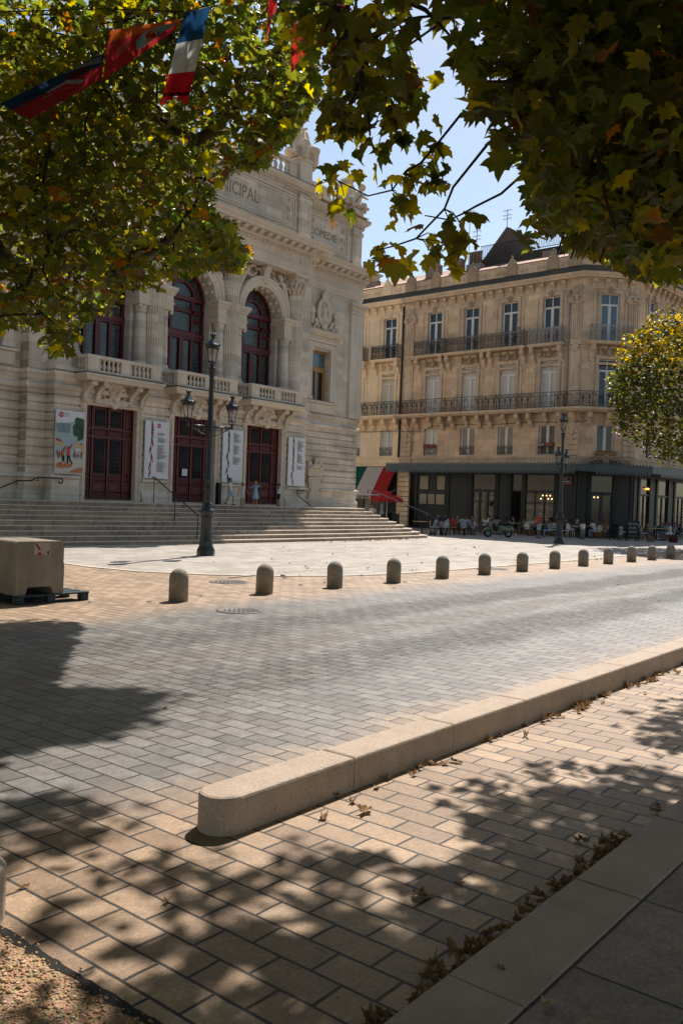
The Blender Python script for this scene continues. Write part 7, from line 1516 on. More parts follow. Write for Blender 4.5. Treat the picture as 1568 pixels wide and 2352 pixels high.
def person(loc, rz, label, J, s, shirt, bottom, hair, skin=None, hairstyle='short', bottoms='trousers', sleeves='short', cap=None, shoes=None, strap=None, voxel=.022, group=None, apron=None):
    """J: joints in metres for a 1.75 m adult facing +y; s scales it; the body is one fused surface"""
    skin = skin or SKIN; o = thing('person', label, 'person', tuple(loc), rz, group)
    j = {k: V3(v) * s for k, v in J.items()}; b = MB(); ex = MB(); q = lambda r: r * s; hs = q(J.get('_head', (1, 0, 0))[0]) if '_head' in J else s
    pel, che, nec, hd = j['pelvis'], j['chest'], j['neck'], j['head']; fwd = V3(J.get('look', (0, 1, 0))).normalized(); rgt = fwd.cross(Vector((0, 0, 1))).normalized(); upv = rgt.cross(fwd)
    b.cap(pel, (pel + che) / 2, q(.125), q(.115)); b.cap((pel + che) / 2, che, q(.115), q(.13)); b.cap(j['sl'], j['sr'], q(.07), q(.07)); b.cap(che, nec, q(.10), q(.05)); b.cap(nec, hd, q(.052), q(.055))
    H = hs / s if '_head' in J else 1.0; hq = lambda r: r * s * H
    b.ball(tuple(hd + upv * hq(.02)), (hq(.078), hq(.095), hq(.115)), 12, 9); b.ball(tuple(hd + fwd * hq(.03) - upv * hq(.045)), (hq(.055), hq(.058), hq(.06)), 9, 7); b.cap(hd + fwd * hq(.088), hd + fwd * hq(.105) - upv * hq(.025), hq(.011), hq(.015), 6)
    for sd in (-1, 1): b.ball(tuple(hd + rgt * sd * hq(.08) + upv * hq(.0)), (hq(.014), hq(.02), hq(.03)), 6, 5)
    for sd, S_, E_, W_, hp, K_, A_ in ((-1, 'sl', 'el', 'wl', 'hl', 'kl', 'al'), (1, 'sr', 'er', 'wr', 'hr', 'kr', 'ar')):
        b.cap(j[S_], j[E_], q(.050), q(.040)); b.cap(j[E_], j[W_], q(.040), q(.026)); d = (j[W_] - j[E_]); hand(b, ex, j[W_], d, (0, -d.z, abs(d.y) + .3), s * 1.0)
        b.cap(j[hp], j[K_], q(.085), q(.056)); b.cap(j[K_], (j[K_] * .6 + j[A_] * .4), q(.054), q(.056)); b.cap(j[K_] * .6 + j[A_] * .4, j[A_], q(.056), q(.036)); b.cap(pel, j[hp], q(.11), q(.09))
    fuse(b, 'body', skin, voxel * max(s, .75), o, extra=ex, smooth=1)
    f = MB()                                                 # face
    for sd in (-1, 1): f.ball(tuple(hd + fwd * hq(.083) + rgt * sd * hq(.032) + upv * hq(.012)), (hq(.012), hq(.010), hq(.008)), 6, 4)
    f.tube([hd + fwd * hq(.088) - upv * hq(.058) + rgt * hq(x) for x in (-.022, 0, .022)], hq(.006), 5); f.build('face_features', flat((.07, .03, .025)), o)
    if shirt:
        t = MB(); t.cap(pel + upv * 0, (pel + che) / 2, q(.142), q(.132)); t.cap((pel + che) / 2, che, q(.132), q(.145)); t.cap(j['sl'], j['sr'], q(.082), q(.082)); t.cap(che, nec - (nec - che) * .3, q(.115), q(.07))
        if sleeves != 'none':
            for S_, E_, W_ in (('sl', 'el', 'wl'), ('sr', 'er', 'wr')):
                e = j[S_] * .45 + j[E_] * .55 if sleeves == 'short' else j[E_]; t.cap(j[S_], e, q(.064), q(.06))
                if sleeves == 'long': t.cap(j[E_], j[W_], q(.052), q(.04))
        fuse(t, 'shirt', shirt, voxel * max(s, .75), o, smooth=1)
    if bottoms in ('trousers', 'shorts'):
        t = MB()
        for hp, K_, A_ in (('hl', 'kl', 'al'), ('hr', 'kr', 'ar')):
            t.cap(pel, j[hp], q(.14), q(.115)); e = j[K_] if bottoms == 'trousers' else j[hp] * .25 + j[K_] * .75; t.cap(j[hp], e, q(.102), q(.075 if bottoms == 'trousers' else .09))
            if bottoms == 'trousers': t.cap(j[K_], j[A_] + (j[K_] - j[A_]) * .08, q(.072), q(.058))
        fuse(t, bottoms, bottom, voxel * max(s, .75), o, smooth=1)
    elif bottoms == 'skirt':
        m = MB(); zt = pel.z + q(.14); zb = j['kl'].z - q(.0); n = 20; P = []
        for kk in range(7):
            u = kk / 6; P.append((q(.13 + .13 * u ** .8), zt + (zb - zt) * u))
        m.lathe(P, (pel.x, pel.y, 0), n, flute=.07); m.build('skirt', bottom, o)
    m = MB()                                                 # shoes
    for A_, dirn in (('al', -1), ('ar', 1)):
        a = j[A_]; fd = V3(J.get('foot', (0, 1, 0))).normalized(); m.cap(a - fd * q(.04) + Vector((0, 0, -q(.045))), a + fd * q(.14) + Vector((0, 0, -q(.055))), q(.040), q(.034))
    m.build('shoes', shoes or SHOE, o)
    hm = MB(); bk = hd - fwd * hq(.018) + upv * hq(.045)
    if hairstyle != 'bald':
        hm.ball(tuple(bk), (hq(.090), hq(.098), hq(.098)), 12, 8)
        if hairstyle == 'long': hm.cap(bk - fwd * hq(.05), bk - fwd * hq(.075) - upv * hq(.26), hq(.085), hq(.07)); hm.cap(bk + rgt * hq(.07) - fwd * hq(.02), bk + rgt * hq(.08) - upv * hq(.2), hq(.035), hq(.03)); hm.cap(bk - rgt * hq(.07) - fwd * hq(.02), bk - rgt * hq(.08) - upv * hq(.2), hq(.035), hq(.03))
        if hairstyle == 'curly':
            for k in range(16): a = k * 2.4; hm.ball(tuple(bk + rgt * hq(.09 * math.cos(a)) - fwd * hq(.02 + .05 * math.sin(a)) - upv * hq(.16 * (k / 16) - .05)), hq(.05), 6, 5)
        if hairstyle == 'ponytail': hm.ball(tuple(bk - fwd * hq(.09)), hq(.035), 7, 5); hm.cap(bk - fwd * hq(.11) - upv * hq(.02), bk - fwd * hq(.15) - upv * hq(.16), hq(.032), hq(.015))
        hm.build('hair', flat(hair), o)
    if cap:
        m = MB(); m.ball(tuple(bk + upv * hq(.028)), (hq(.099), hq(.105), hq(.088)), 12, 8); c = hd + fwd * hq(.10) + upv * hq(.055); m.add([tuple(c + rgt * hq(x) + fwd * hq(y) - upv * hq(z)) for x, y, z in ((-.075, -.03, 0), (.075, -.03, 0), (.055, .075, .012), (0, .095, .012), (-.055, .075, .012), (-.075, -.03, .012), (.075, -.03, .012))], [(0, 1, 2, 3, 4), (0, 5, 6, 1)]); m.build('cap', flat(cap), o)
    if strap: m = MB(); m.tube([j['sl'] + Vector((q(.03), q(.06), q(.07))), che + Vector((0, q(.16), 0)) , pel + Vector((q(.12), q(.1), q(.05)))], q(.014), 5); m.tube([j['sl'] + Vector((q(.03), -q(.02), q(.085))), che + Vector((0, -q(.155), 0)), pel + Vector((q(.12), -q(.12), q(.05)))], q(.016), 5); m.build('strap', flat(strap), o)
    if apron: m = MB(); zt = pel.z + q(.12); m.lathe([(q(.15), zt), (q(.18), zt - q(.2)), (q(.20), zt - q(.5))], (pel.x, pel.y, 0), 16); m.build('apron', flat(apron), o)
    return o
def seated(lean=.0, hands='table', head=(0, .03, 0), knee=.42, cross=False, turn=0.0):
    l = lean; J = dict(pelvis=(0, 0, .53), chest=(0, .05 + l * .6, .86), neck=(0, .08 + l * .9, 1.04), head=(0 + head[0], .11 + l + head[1], 1.18 + head[2]), sl=(-.17, .06 + l * .8, .98), sr=(.17, .06 + l * .8, .98), hl=(-.09, .05, .52), hr=(.09, .05, .52), kl=(-.12, .45, .53), kr=(.12, .45, .53), al=(-.13, knee, .09), ar=(.13, knee, .09))
    if cross: J['kr'] = (-.02, .46, .60); J['ar'] = (-.16, .62, .32)
    if hands == 'table': J.update(el=(-.25, .22 + l * .5, .78), er=(.25, .22 + l * .5, .78), wl=(-.14, .42 + l * .4, .80), wr=(.14, .42 + l * .4, .80))
    elif hands == 'face': J.update(el=(-.22, .3 + l * .5, .80), er=(.22, .3 + l * .5, .80), wl=(-.07, .26 + l, 1.03), wr=(.07, .26 + l, 1.03))
    elif hands == 'lap': J.update(el=(-.26, .12, .76), er=(.26, .12, .76), wl=(-.10, .32, .64), wr=(.10, .34, .64))
    return J
def standing(**k):
    J = dict(pelvis=(0, 0, .95), chest=(0, .01, 1.28), neck=(0, .01, 1.46), head=(0, .03, 1.61), sl=(-.17, 0, 1.40), sr=(.17, 0, 1.40), hl=(-.09, 0, .91), hr=(.09, 0, .91), kl=(-.10, .02, .50), kr=(.10, .02, .50), al=(-.11, 0, .09), ar=(.11, 0, .09), el=(-.24, -.02, 1.12), er=(.24, -.02, 1.12), wl=(-.25, .08, .88), wr=(.25, .08, .88))
    J.update(k); return J
CHILD = dict(_head=(1.32, 0, 0))
def cl(c): return cloth('fabric_%d' % len(bpy.data.materials), c, 0)
def face_to(dx): return dx
# view direction helpers: rotation that makes a person look to picture right, left, at us, away
RZ_RIGHT = math.atan2(R0.y, R0.x) - math.pi / 2; RZ_LEFT = RZ_RIGHT + math.pi; RZ_AWAY = math.atan2(F0.y, F0.x) - math.pi / 2; RZ_US = RZ_AWAY + math.pi
# four children on the platform
def plat(x, Y=27.2): p = on_plane(x, 1160, Y); return (p.x, Y, PZ)
ck = dict(voxel=.018, group='children playing on the theatre platform')
person(plat(527, 27.25), RZ_RIGHT, 'taller girl with a ponytail walking, in a white top and light blue shorts, looking up', standing(head=(0, .02, 1.62), look=(0, 1, .35), kl=(-.09, .22, .54), al=(-.09, .20, .09), kr=(.09, -.06, .5), ar=(.09, -.27, .13), wl=(-.24, .12, .86), wr=(.24, -.05, .87), **CHILD), .655, cl((.55, .53, .52)), cl((.20, .34, .42)), (.10, .05, .025), SKIN2, 'ponytail', 'shorts', shoes=flat((.12, .06, .035)), **ck)
person(plat(556, 27.2), RZ_US + .5, 'smallest child in a pale pinkish romper with arms held out, beside the dark red door', standing(el=(-.33, .0, 1.16), wl=(-.47, .04, .98), er=(.33, .04, 1.14), wr=(.42, .16, .92), _head=(1.45, 0, 0)), .555, cl((.50, .42, .42)), cl((.48, .42, .42)), (.13, .08, .05), SKIN2, 'short', 'shorts', sleeves='none', **ck)
person(plat(586, 27.15), RZ_US - .2, 'girl in a pale blue dress with one hand raised to her head', standing(el=(-.36, .06, 1.38), wl=(-.17, .1, 1.60), er=(.33, .1, 1.22), wr=(.40, .26, 1.34), _head=(1.35, 0, 0)), .62, cl((.22, .36, .48)), cl((.24, .38, .48)), (.12, .06, .03), SKIN, 'ponytail', 'skirt', shoes=flat((.3, .24, .18)), **ck)
person(plat(639, 27.1), RZ_LEFT + .5, 'small boy in a dark cap, pale green T-shirt and navy shorts, one arm raised', standing(el=(-.30, .12, 1.36), wl=(-.20, .30, 1.52), er=(.30, -.06, 1.16), wr=(.20, .06, 1.0), _head=(1.4, 0, 0)), .575, cl((.36, .45, .42)), cl((.012, .016, .03)), (.05, .03, .02), SKIN2, 'short', 'shorts', cap=(.015, .018, .025), **ck)

# ---------------------------------------------------------------- cafe terrace
def bistro_chair(label, back, seatc):
    o = thing('bistro_chair', label, 'chair', (0, 0, 0), 0, 'bistro chairs on the cafe terrace'); cane = flat((.25, .14, .06)); wv = flat(back); sm = flat(seatc)
    m = MB(); m.lathe([(.20, .43), (.215, .44), (.215, .46), (.2, .475), (.02, .478)], n=18); m.build('seat', sm, o)
    arc_ = [(.20 * math.cos(t), -.17 - .03 * math.sin(t), .52 + .36 * math.sin(t)) for t in np.linspace(.0, math.pi, 13)]
    m = MB(); m.tube([(.20, -.15, .44)] + arc_ + [(-.20, -.15, .44)], .016, 6); m.build('back_frame', cane, o)
    m = MB(); pts = [(.185 * math.cos(t), .53 + .335 * math.sin(t)) for t in np.linspace(0, math.pi, 13)]; m.add([(x, -.19, z) for x, z in pts] + [(x, -.18, z) for x, z in pts], [tuple(range(13)), tuple(range(25, 12, -1))]); 
    for k in range(4): m.box(-.16 + .02 * k, .16 - .02 * k, -.193, -.177, .55 + .07 * k, .585 + .07 * k)
    m.build('backrest', wv, o)
    for sx in (-1, 1):
        for yy in (-1, 1): m = MB(); m.tube([(sx * .15, yy * .14, .44), (sx * .19, yy * .20, .0)], .015, 6); m.build('leg', cane, o)
    m = MB(); m.tube([(.172 * math.cos(t), .175 * math.sin(t), .2) for t in np.linspace(0, 6.283, 17)], .010, 5); m.tube([(-.15, .14, .4), (0, .175, .22), (.15, .14, .4)], .009, 5); m.build('stretcher', cane, o); return o
CH = {}
def chair(x, y, rz, col, label):
    P = {'white': ((.55, .53, .48), (.58, .56, .52)), 'red': ((.32, .045, .03), (.45, .3, .25)), 'green': ((.30, .36, .34), (.5, .5, .47)), 'dark': ((.06, .065, .07), (.1, .1, .1))}
    if col not in CH: c = bistro_chair(label, *P[col]); CH[col] = c
    else: c = copy_tree(CH[col]); tag(c, label)
    c.location = (x, y, .014); c.rotation_euler = (0, 0, rz); return c
def table(x, y, rz, label, L=.7, things=3, short=None):
    o = thing('bistro_table', label, 'table', (x, y, .014), rz, 'tables on the cafe terrace')
    m = MB(); m.bbox(-L / 2, L / 2, -.33, .33, .735, .76, .006); m.build('table_top', flat((.30, .30, .29), .4), o); m = MB(); m.sweep([(-L / 2 - .004, -.334), (L / 2 + .004, -.334), (L / 2 + .004, .334), (-L / 2 - .004, .334)], [(0, .733), (.008, .735), (.008, .760), (0, .762)], closed=True); m.build('brass_edge', flat((.52, .36, .08), .35), o)
    m = MB(); m.lathe([(.035, .05), (.03, .4), (.035, .73)], n=10); m.build('pedestal', M['black'], o); m = MB()
    for k in range(4): a = k * 1.571 + .78; m.tube([(0, 0, .08), (.2 * math.cos(a), .2 * math.sin(a), .05), (.3 * math.cos(a), .3 * math.sin(a), .012)], .018, 5)
    m.build('feet', M['black'], o)
    W_ = Matrix.Translation((x, y, .014)) @ Matrix.Rotation(rz, 4, 'Z')
    for k in range(things):
        p = W_ @ Vector((random.uniform(-L / 2 + .1, L / 2 - .1), random.uniform(-.2, .2), .762)); m = MB(); m.lathe([(.032, 0), (.036, .06), (.034, .12), (.030, .12), (.03, .01), (.003, .01)], n=10)
        tag(m.build('drinking_glass', M['lglass'] if k else flat((.5, .5, .48)), None, p), 'small drinking glass standing on the %s' % ' '.join(label.split()[:9]), 'glass', 'glasses on the cafe tables')
Gp = lambda x, y: ground(x, y)
ad = .88                                                     # terrace figures: a little under 1.75 m tall
def sit(px, y, rz, label, col, chl, pose, shirt, bottom, hair, seat=True, s=ad, **k):
    p = Gp(px, y); 
    if seat: q = p - Vector((-math.sin(rz), math.cos(rz), 0)) * .06; chair(q.x, q.y, rz, col, chl)
    g_ = dict(group='people on the cafe terrace'); person((p.x, p.y, .014), rz, label, pose, s, cl(shirt) if shirt else None, cl(bottom), hair, voxel=.026, **g_, **k)
WH, BL_, DK = (.55, .54, .52), (.25, .38, .46), (.015, .017, .02)
table(*Gp(968, 1228).xy, BR, 'empty dark bistro table with a yellow edge, nearest the steps', .8, 0)
sit(996, 1229.5, RZ_RIGHT, 'man in a light blue shirt beside the baby stroller, first at the terrace', 'green', 'bistro chair of the man in light blue beside the stroller', seated(.12, 'lap'), BL_, DK, (.16, .13, .11))
sit(1022, 1229, RZ_AWAY, 'man seen from behind in a white shirt with a dark shoulder strap', 'white', 'white bistro chair of the man with the dark shoulder strap', seated(.1), WH, DK, (.10, .07, .05), strap=DK)
sit(1039, 1229, RZ_AWAY, 'man in a red shirt and dark cap seen from behind', 'red', 'red-backed bistro chair of the man in red', seated(.1), (.32, .012, .016), DK, DK, cap=(.05, .07, .09))
sit(1048, 1226.5, RZ_US, 'person in sunglasses facing the man in red across the table', 'dark', 'dark bistro chair of the person in sunglasses', seated(.05), (.10, .08, .08), DK, (.03, .02, .015), skin=SKIN2)
sit(1062, 1229.5, RZ_AWAY, 'man seen from behind in a pale aqua shirt with dark braces', 'green', 'pale green bistro chair of the man in aqua', seated(.08), (.36, .46, .48), DK, (.03, .025, .02), strap=DK)
sit(1080, 1229.5, RZ_LEFT + .3, 'man with short dark hair in a lilac T-shirt facing left', 'white', 'white bistro chair of the man in lilac', seated(.16), (.26, .23, .31), (.07, .06, .05), (.025, .02, .016), skin=SKIN2)
sit(1088, 1227.5, RZ_LEFT + .6, 'person in grey-blue seated behind the man in lilac', 'dark', 'dark bistro chair behind the man in lilac', seated(.1), (.08, .10, .13), DK, (.03, .02, .015), skin=SKIN2)
sit(1096, 1229.5, RZ_LEFT + .2, 'small child in an orange hat and lilac top seated near the green scooter', 'dark', 'dark bistro chair of the child in the orange hat', seated(.05), (.23, .21, .28), (.2, .19, .24), (.4, .1, .03), cap=(.48, .12, .05), s=.68)
for px, y, lab in ((1050, 1228, 'bistro table of the group with the man in red'), (1124, 1228, 'bistro table with papers and glasses behind the scooter seat'), (1172, 1229, 'bistro table of the woman with long dark hair'), (1252, 1232, 'bistro table with a yellow edge beside the woman in orange')): table(*Gp(px, y).xy, BR, lab, .9, 3)
sit(1142, 1228, RZ_AWAY + .4, 'woman with short dark curly hair behind the scooter', 'dark', 'dark bistro chair of the curly-haired woman', seated(.08), (.25, .27, .3), DK, (.015, .012, .01), hairstyle='curly', skin=SKIN2)
sit(1162, 1229, RZ_AWAY, 'woman with long dark hair and bare shoulders seen from behind', 'dark', 'dark bistro chair of the woman with long dark hair', seated(.1), (.04, .035, .04), DK, (.03, .018, .012), hairstyle='long', skin=SKIN, sleeves='none')
sit(1184, 1228, RZ_LEFT, 'dark-haired man in a black sleeveless top facing left', 'dark', 'dark bistro chair of the man in the black top', seated(.1), DK, DK, (.02, .016, .012), skin=SKIN, sleeves='none')
sit(1212, 1231.5, RZ_RIGHT + .9, 'grey-haired person in a beige waistcoat with a bag strap, seated with legs to the right', 'white', 'white bistro chair of the grey-haired person in beige', seated(.1, 'lap'), (.42, .33, .25), (.10, .08, .06), (.22, .21, .2), strap=(.05, .03, .02), bottoms='shorts', skin=SKIN2)
p = Gp(1236, 1236); person((p.x, p.y, .014), RZ_LEFT + .5, 'grey-haired woman standing in an orange sleeveless top and pale blue shorts', standing(wl=(-.22, .2, .98), wr=(.22, .2, .98)), .86, cl((.48, .075, .03)), cl((.32, .42, .48)), (.33, .31, .29), SKIN2, 'short', 'shorts', sleeves='none', voxel=.024, group='people on the cafe terrace')
sit(1262, 1234, RZ_LEFT - .2, 'boy in a light blue T-shirt and pale trousers seated right of the woman in orange', 'white', 'white bistro chair of the boy in light blue', seated(.06), (.24, .34, .42), (.28, .33, .38), (.03, .025, .02), skin=SKIN2, s=.78)
chair(*Gp(1272, 1233).xy, RZ_US, 'white', 'empty white bistro chair left of the far street lamp'); chair(*Gp(1299, 1236).xy, RZ_AWAY + .4, 'white', 'empty white bistro chair just right of the far street lamp')
table(*Gp(1283, 1233).xy, BR, 'bistro table hidden behind the far street lamp', .7, 1)
sit(1318, 1235, RZ_RIGHT, 'woman with long blond hair left of the steel bin', 'dark', 'dark bistro chair of the blond woman', seated(.06), (.10, .09, .09), DK, (.34, .24, .13), hairstyle='long')
sit(1340, 1233, RZ_US, 'dark-haired person in a pale top behind the steel bin', 'dark', 'dark bistro chair behind the steel bin', seated(.05), (.22, .20, .19), DK, (.03, .02, .015), skin=SKIN2)
sit(1352, 1232, RZ_US + .3, 'woman with raised hands facing us behind the table right of the steel bin', 'dark', 'dark bistro chair of the woman with raised hands', seated(.05, 'face'), (.05, .05, .055), DK, (.05, .03, .02), skin=SKIN2)
table(*Gp(1330, 1235).xy, BR, 'bistro table of the blond woman by the steel bin', .8, 3); table(*Gp(1356, 1234).xy, BR, 'bistro table right of the steel bin', .8, 2)
sit(1366, 1237, RZ_AWAY + .6, 'man in a white T-shirt bent forward over the table, seen from behind', 'white', 'white bistro chair of the man bent over the table', seated(.24, 'table'), WH, (.3, .34, .4), (.03, .02, .015), skin=SKIN2)
chair(*Gp(1372, 1238).xy, RZ_AWAY + .2, 'white', 'empty white bistro chair beside the man bent over the table')
sit(1386, 1237, RZ_LEFT + .3, 'woman in an ochre orange top facing left beside the black stroller', 'white', 'white bistro chair of the woman in ochre', seated(.12), (.30, .11, .025), (.28, .1, .03), (.035, .02, .015), skin=SKIN2, hairstyle='curly')
for px, y, lab, top, hair, rz in ((1112, 1227.5, 'man in a white shirt behind the front of the scooter', WH, (.03, .02, .015), RZ_US), (1128, 1226.5, 'woman in a rust red top behind the scooter handlebar', (.26, .06, .04), (.05, .03, .02), RZ_LEFT), (1198, 1229, 'person in a grey top behind the beige waistcoat', (.16, .17, .18), (.03, .02, .015), RZ_RIGHT), (1224, 1229.5, 'woman in a pale pink top behind the woman in orange', (.46, .3, .29), (.06, .035, .02), RZ_US), (1296, 1233.5, 'man in a navy top right of the far lamp post', (.04, .05, .09), (.03, .02, .015), RZ_US), (1396, 1235, 'man in a sage green shirt behind the black stroller', (.16, .2, .15), (.04, .03, .02), RZ_US), (1526, 1240, 'woman in a teal top behind the long table', (.07, .22, .22), (.05, .03, .02), RZ_US)):
    sit(px, y, rz, lab, 'dark', 'dark bistro chair of the ' + lab, seated(.06), top, DK, hair, skin=SKIN2)
# stroller
def stroller(px, y, rz, label, col, hood):
    p = Gp(px, y); o = thing('stroller', label, 'stroller', (p.x, p.y, .014), rz); m = MB()
    for x in (-.24, .24): m.tube([(x, -.42, .98), (x, -.1, .62), (x, .36, .12)], .015, 6); m.tube([(x, .1, .62), (x, -.34, .12)], .015, 6)
    m.tube([(-.24, -.42, .98), (.24, -.42, .98)], .018, 6); m.build('frame', M['black'], o)
    for x in (-.26, .26):
        for yy in (-.34, .36):
            m = MB(); m.tube([(x + .022 * k, yy, .1) for k in (-1, 1)], .10, 12); m.build('wheel', M['black'], o)
    m = MB(); m.poly_x([(-.2, .98), (-.24, .55), (-.05, .42), (.28, .42), (.32, .5), (0, .55), (-.08, 1.0)], -.2, .2); m.build('seat', flat(col), o)
    m = MB(); t = np.linspace(.1, 2.2, 8); A = [(-.12 + .34 * math.cos(k + .6), .82 + .3 * math.sin(k + .6)) for k in t]
    m.poly_x(A + [(-.12, .78)], -.215, .215); m.build('hood', flat(hood), o)
stroller(1006, 1230, RZ_LEFT + .3, 'dark baby stroller with a pale blanket beside the man in light blue', (.3, .25, .25), (.03, .033, .037)); stroller(1404, 1240, RZ_AWAY, 'black baby stroller parked beside the woman in ochre', (.02, .02, .022), (.015, .016, .018))
p = Gp(1424, 1241); person((p.x, p.y, .014), RZ_AWAY + .3, 'toddler standing in a pale patterned shirt and light shorts, left of the menu board', standing(_head=(1.4, 0, 0)), .56, cl((.30, .36, .42)), cl((.36, .44, .48)), (.025, .02, .016), SKIN2, 'short', 'shorts', voxel=.022, group='people on the cafe terrace')
chair(*Gp(1434, 1239).xy, RZ_LEFT, 'white', 'empty white bistro chair between the toddler and the menu board')
# menu board
p = Gp(1449, 1243.5); o = thing('menu_board', 'black chalkboard A-frame menu lettered in white, standing on the terrace edge', 'menu board', (p.x, p.y, .014), RZ_US + math.pi)
for sg in (1, -1):
    a = Matrix.Rotation(sg * R(-9), 4, 'X'); m = MB(); m.bbox(-.33, .33, -.02, .02, .18, 1.2, .006); m.box(-.33, -.28, -.022, .022, -.02, .2); m.box(.28, .33, -.022, .022, -.02, .2)
    m.v = [tuple(a @ Vector(v) + Vector((0, sg * -.19 if sg > 0 else .19, .02))) for v in m.v]; m.build('board_leaf', flat((.03, .022, .018)), o)
a = Matrix.Rotation(R(-9), 4, 'X'); m = MB(); m.box(-.29, .29, -.0265, -.0205, .24, 1.15); fr_ = lambda m: setattr(m, 'v', [tuple(a @ Vector(v) + Vector((0, -.19, .02))) for v in m.v])
fr_(m); m.build('slate', flat((.022, .026, .027), .6), o)
m = MB(); put(m, text_mb('Coca-Cola', .15, .001, 'CENTER', .8, .25), (0, -.029, .98)); put(m, text_mb('12€ - 16€', .12, .001, 'CENTER', .8), (0, -.029, .76)); put(m, text_mb('spécialités', .15, .001, 'CENTER', .72, .3), (0, -.029, .50)); m.box(-.22, .22, -.0285, -.027, .72, .728); fr_(m); m.build('chalk_lettering', flat((.55, .55, .53)), o)
m = MB(); 
for k in range(7): m.ball((-.2 + .066 * k, -.028, .29), (.022, .004, .016), 6, 4)
fr_(m); m.build('coloured_marks', flat((.3, .2, .25)), o)
# steel bin, high chair, bags
p = Gp(1336, 1239); m = MB(); m.lathe([(.155, 0), (.155, .9), (.14, .93), (.10, .94), (.02, .94)], n=24); tag(m.build('steel_bin', mat('brushed_steel', (.42, .38, .34), .32, .5, metal=.9, var=.1), None, (p.x, p.y, .014)), 'round brushed steel bin at the edge of the cafe terrace', 'bin')
p = Gp(1308, 1238); o = thing('high_chair', 'white plastic high chair at the table left of the steel bin', 'high chair', (p.x, p.y, .014), RZ_RIGHT); wp = flat((.6, .6, .58), .4)
m = MB(); m.bbox(-.2, .2, -.18, .18, .55, .60, .02); m.build('seat', wp, o); m = MB(); m.bbox(-.2, .2, -.2, -.16, .58, .92, .015); m.build('backrest', wp, o); m = MB(); m.bbox(-.24, .24, .16, .42, .74, .77, .01); m.build('tray', wp, o)
for x in (-1, 1):
    for yy in (-1, 1): m = MB(); m.tube([(x * .16, yy * .14, .56), (x * .26, yy * .24, 0)], .016, 6); m.build('leg', wp, o)
# people right of the board
sit(1467, 1239.5, RZ_AWAY, 'man in a blue shirt partly hidden behind the menu board', 'dark', 'dark bistro chair behind the menu board', seated(.1), (.12, .24, .33), DK, (.03, .02, .015))
sit(1480, 1242, RZ_RIGHT, 'woman with tied-back hair in a grey dress seated facing right, legs crossed', 'white', 'white bistro chair of the woman in the grey dress', seated(.02, 'lap', cross=True), (.075, .075, .08), (.08, .08, .085), (.05, .03, .02), skin=SKIN2, hairstyle='short')
table(*Gp(1506, 1242).xy, RZ_RIGHT + math.pi / 2, 'long pale-topped table beside the woman in the grey dress', 1.5, 5)
sit(1515, 1239.5, RZ_US + .3, 'man in a beige cap leaning over the table, behind it', 'dark', 'dark bistro chair of the man in the beige cap', seated(.16), (.10, .09, .08), (.22, .3, .42), (.1, .08, .06), cap=(.30, .25, .20), skin=SKIN2)
sit(1538, 1243, RZ_LEFT, 'woman in a white T-shirt and white shorts facing left, hands at her mouth', 'white', 'white bistro chair of the woman in white', seated(.04, 'face'), (.58, .57, .55), (.56, .58, .6), (.02, .016, .012), skin=SKIN2, bottoms='shorts', hairstyle='ponytail')
sit(1551, 1240.5, RZ_LEFT + .4, 'man in a blue shirt behind the woman in white', 'white', 'white bistro chair of the man in blue behind the woman in white', seated(.08), (.14, .24, .32), DK, (.06, .035, .02), skin=SKIN2)
sit(1562, 1241, RZ_LEFT, 'boy in a dark top at the right picture edge', 'white', 'white bistro chair at the right picture edge', seated(.05), (.025, .027, .03), DK, (.025, .018, .014), skin=SKIN2, s=.8)
p = Gp(1493, 1245); m = MB(); m.poly_y([(-.18, 0), (.18, 0), (.17, .33), (.05, .35), (-.06, .33), (-.16, .35)], -.07, .07); tag(m.build('paper_bag', flat((.14, .09, .055)), None, (p.x, p.y, .014), RZ_AWAY), 'brown paper bag on the ground beside the woman in the grey dress', 'bag')
p = Gp(1545, 1247); m = MB(); m.bbox(-.25, .25, -.1, .1, 0, .3, .05); m.tube([(-.12, 0, .3), (-.08, 0, .4), (.08, 0, .4), (.12, 0, .3)], .015, 5); tag(m.build('handbag', flat((.08, .008, .01)), None, (p.x, p.y, .014), RZ_AWAY), 'dark red bag under the chair of the woman in white', 'bag')
# umbrella, waitress, menu stands by the striped awning
p = Gp(893, 1217); p = Vector((46.2, 33.2, 0)); o = thing('parasol', 'red parasol with a scalloped edge under the striped awning', 'parasol', tuple(p)); m = MB(); m.tube([(0, 0, 0), (0, 0, 2.5)], .025, 7); m.build('pole', M['white'], o)
m = MB(); n = 8; rings = [(.05, 2.55), (.35, 2.32), (.75, 2.16), (1.05, 2.02)]; vs = [(r * math.cos(2 * math.pi * k / n), r * math.sin(2 * math.pi * k / n), z) for r, z in rings for k in range(n)]
m.add(vs, [(i * n + k, i * n + (k + 1) % n, (i + 1) * n + (k + 1) % n, (i + 1) * n + k) for i in range(3) for k in range(n)])
for k in range(n):
    a, b_ = 2 * math.pi * k / n, 2 * math.pi * (k + 1) / n
    for q in range(3):
        u0, u1 = q / 3, (q + .72) / 3; A_ = [Vector((1.05 * math.cos(a), 1.05 * math.sin(a), 2.02)).lerp(Vector((1.05 * math.cos(b_), 1.05 * math.sin(b_), 2.02)), u) for u in (u0, u1)]; m.quad(A_[0], A_[1], A_[1] + Vector((0, 0, -.2)), A_[0] + Vector((0, 0, -.2)))
m.build('canopy', cloth('red_canvas', (.48, .03, .03), .35), o)
p = Gp(877, 1216); person((45.6, 33.9, .014), RZ_US, 'waitress in a white blouse and red apron under the red parasol', standing(wl=(-.18, .1, .98), wr=(.18, .1, .98)), .93, cl(WH), cl(DK), (.03, .02, .015), SKIN, 'short', 'trousers', apron=(.36, .02, .03), voxel=.026)
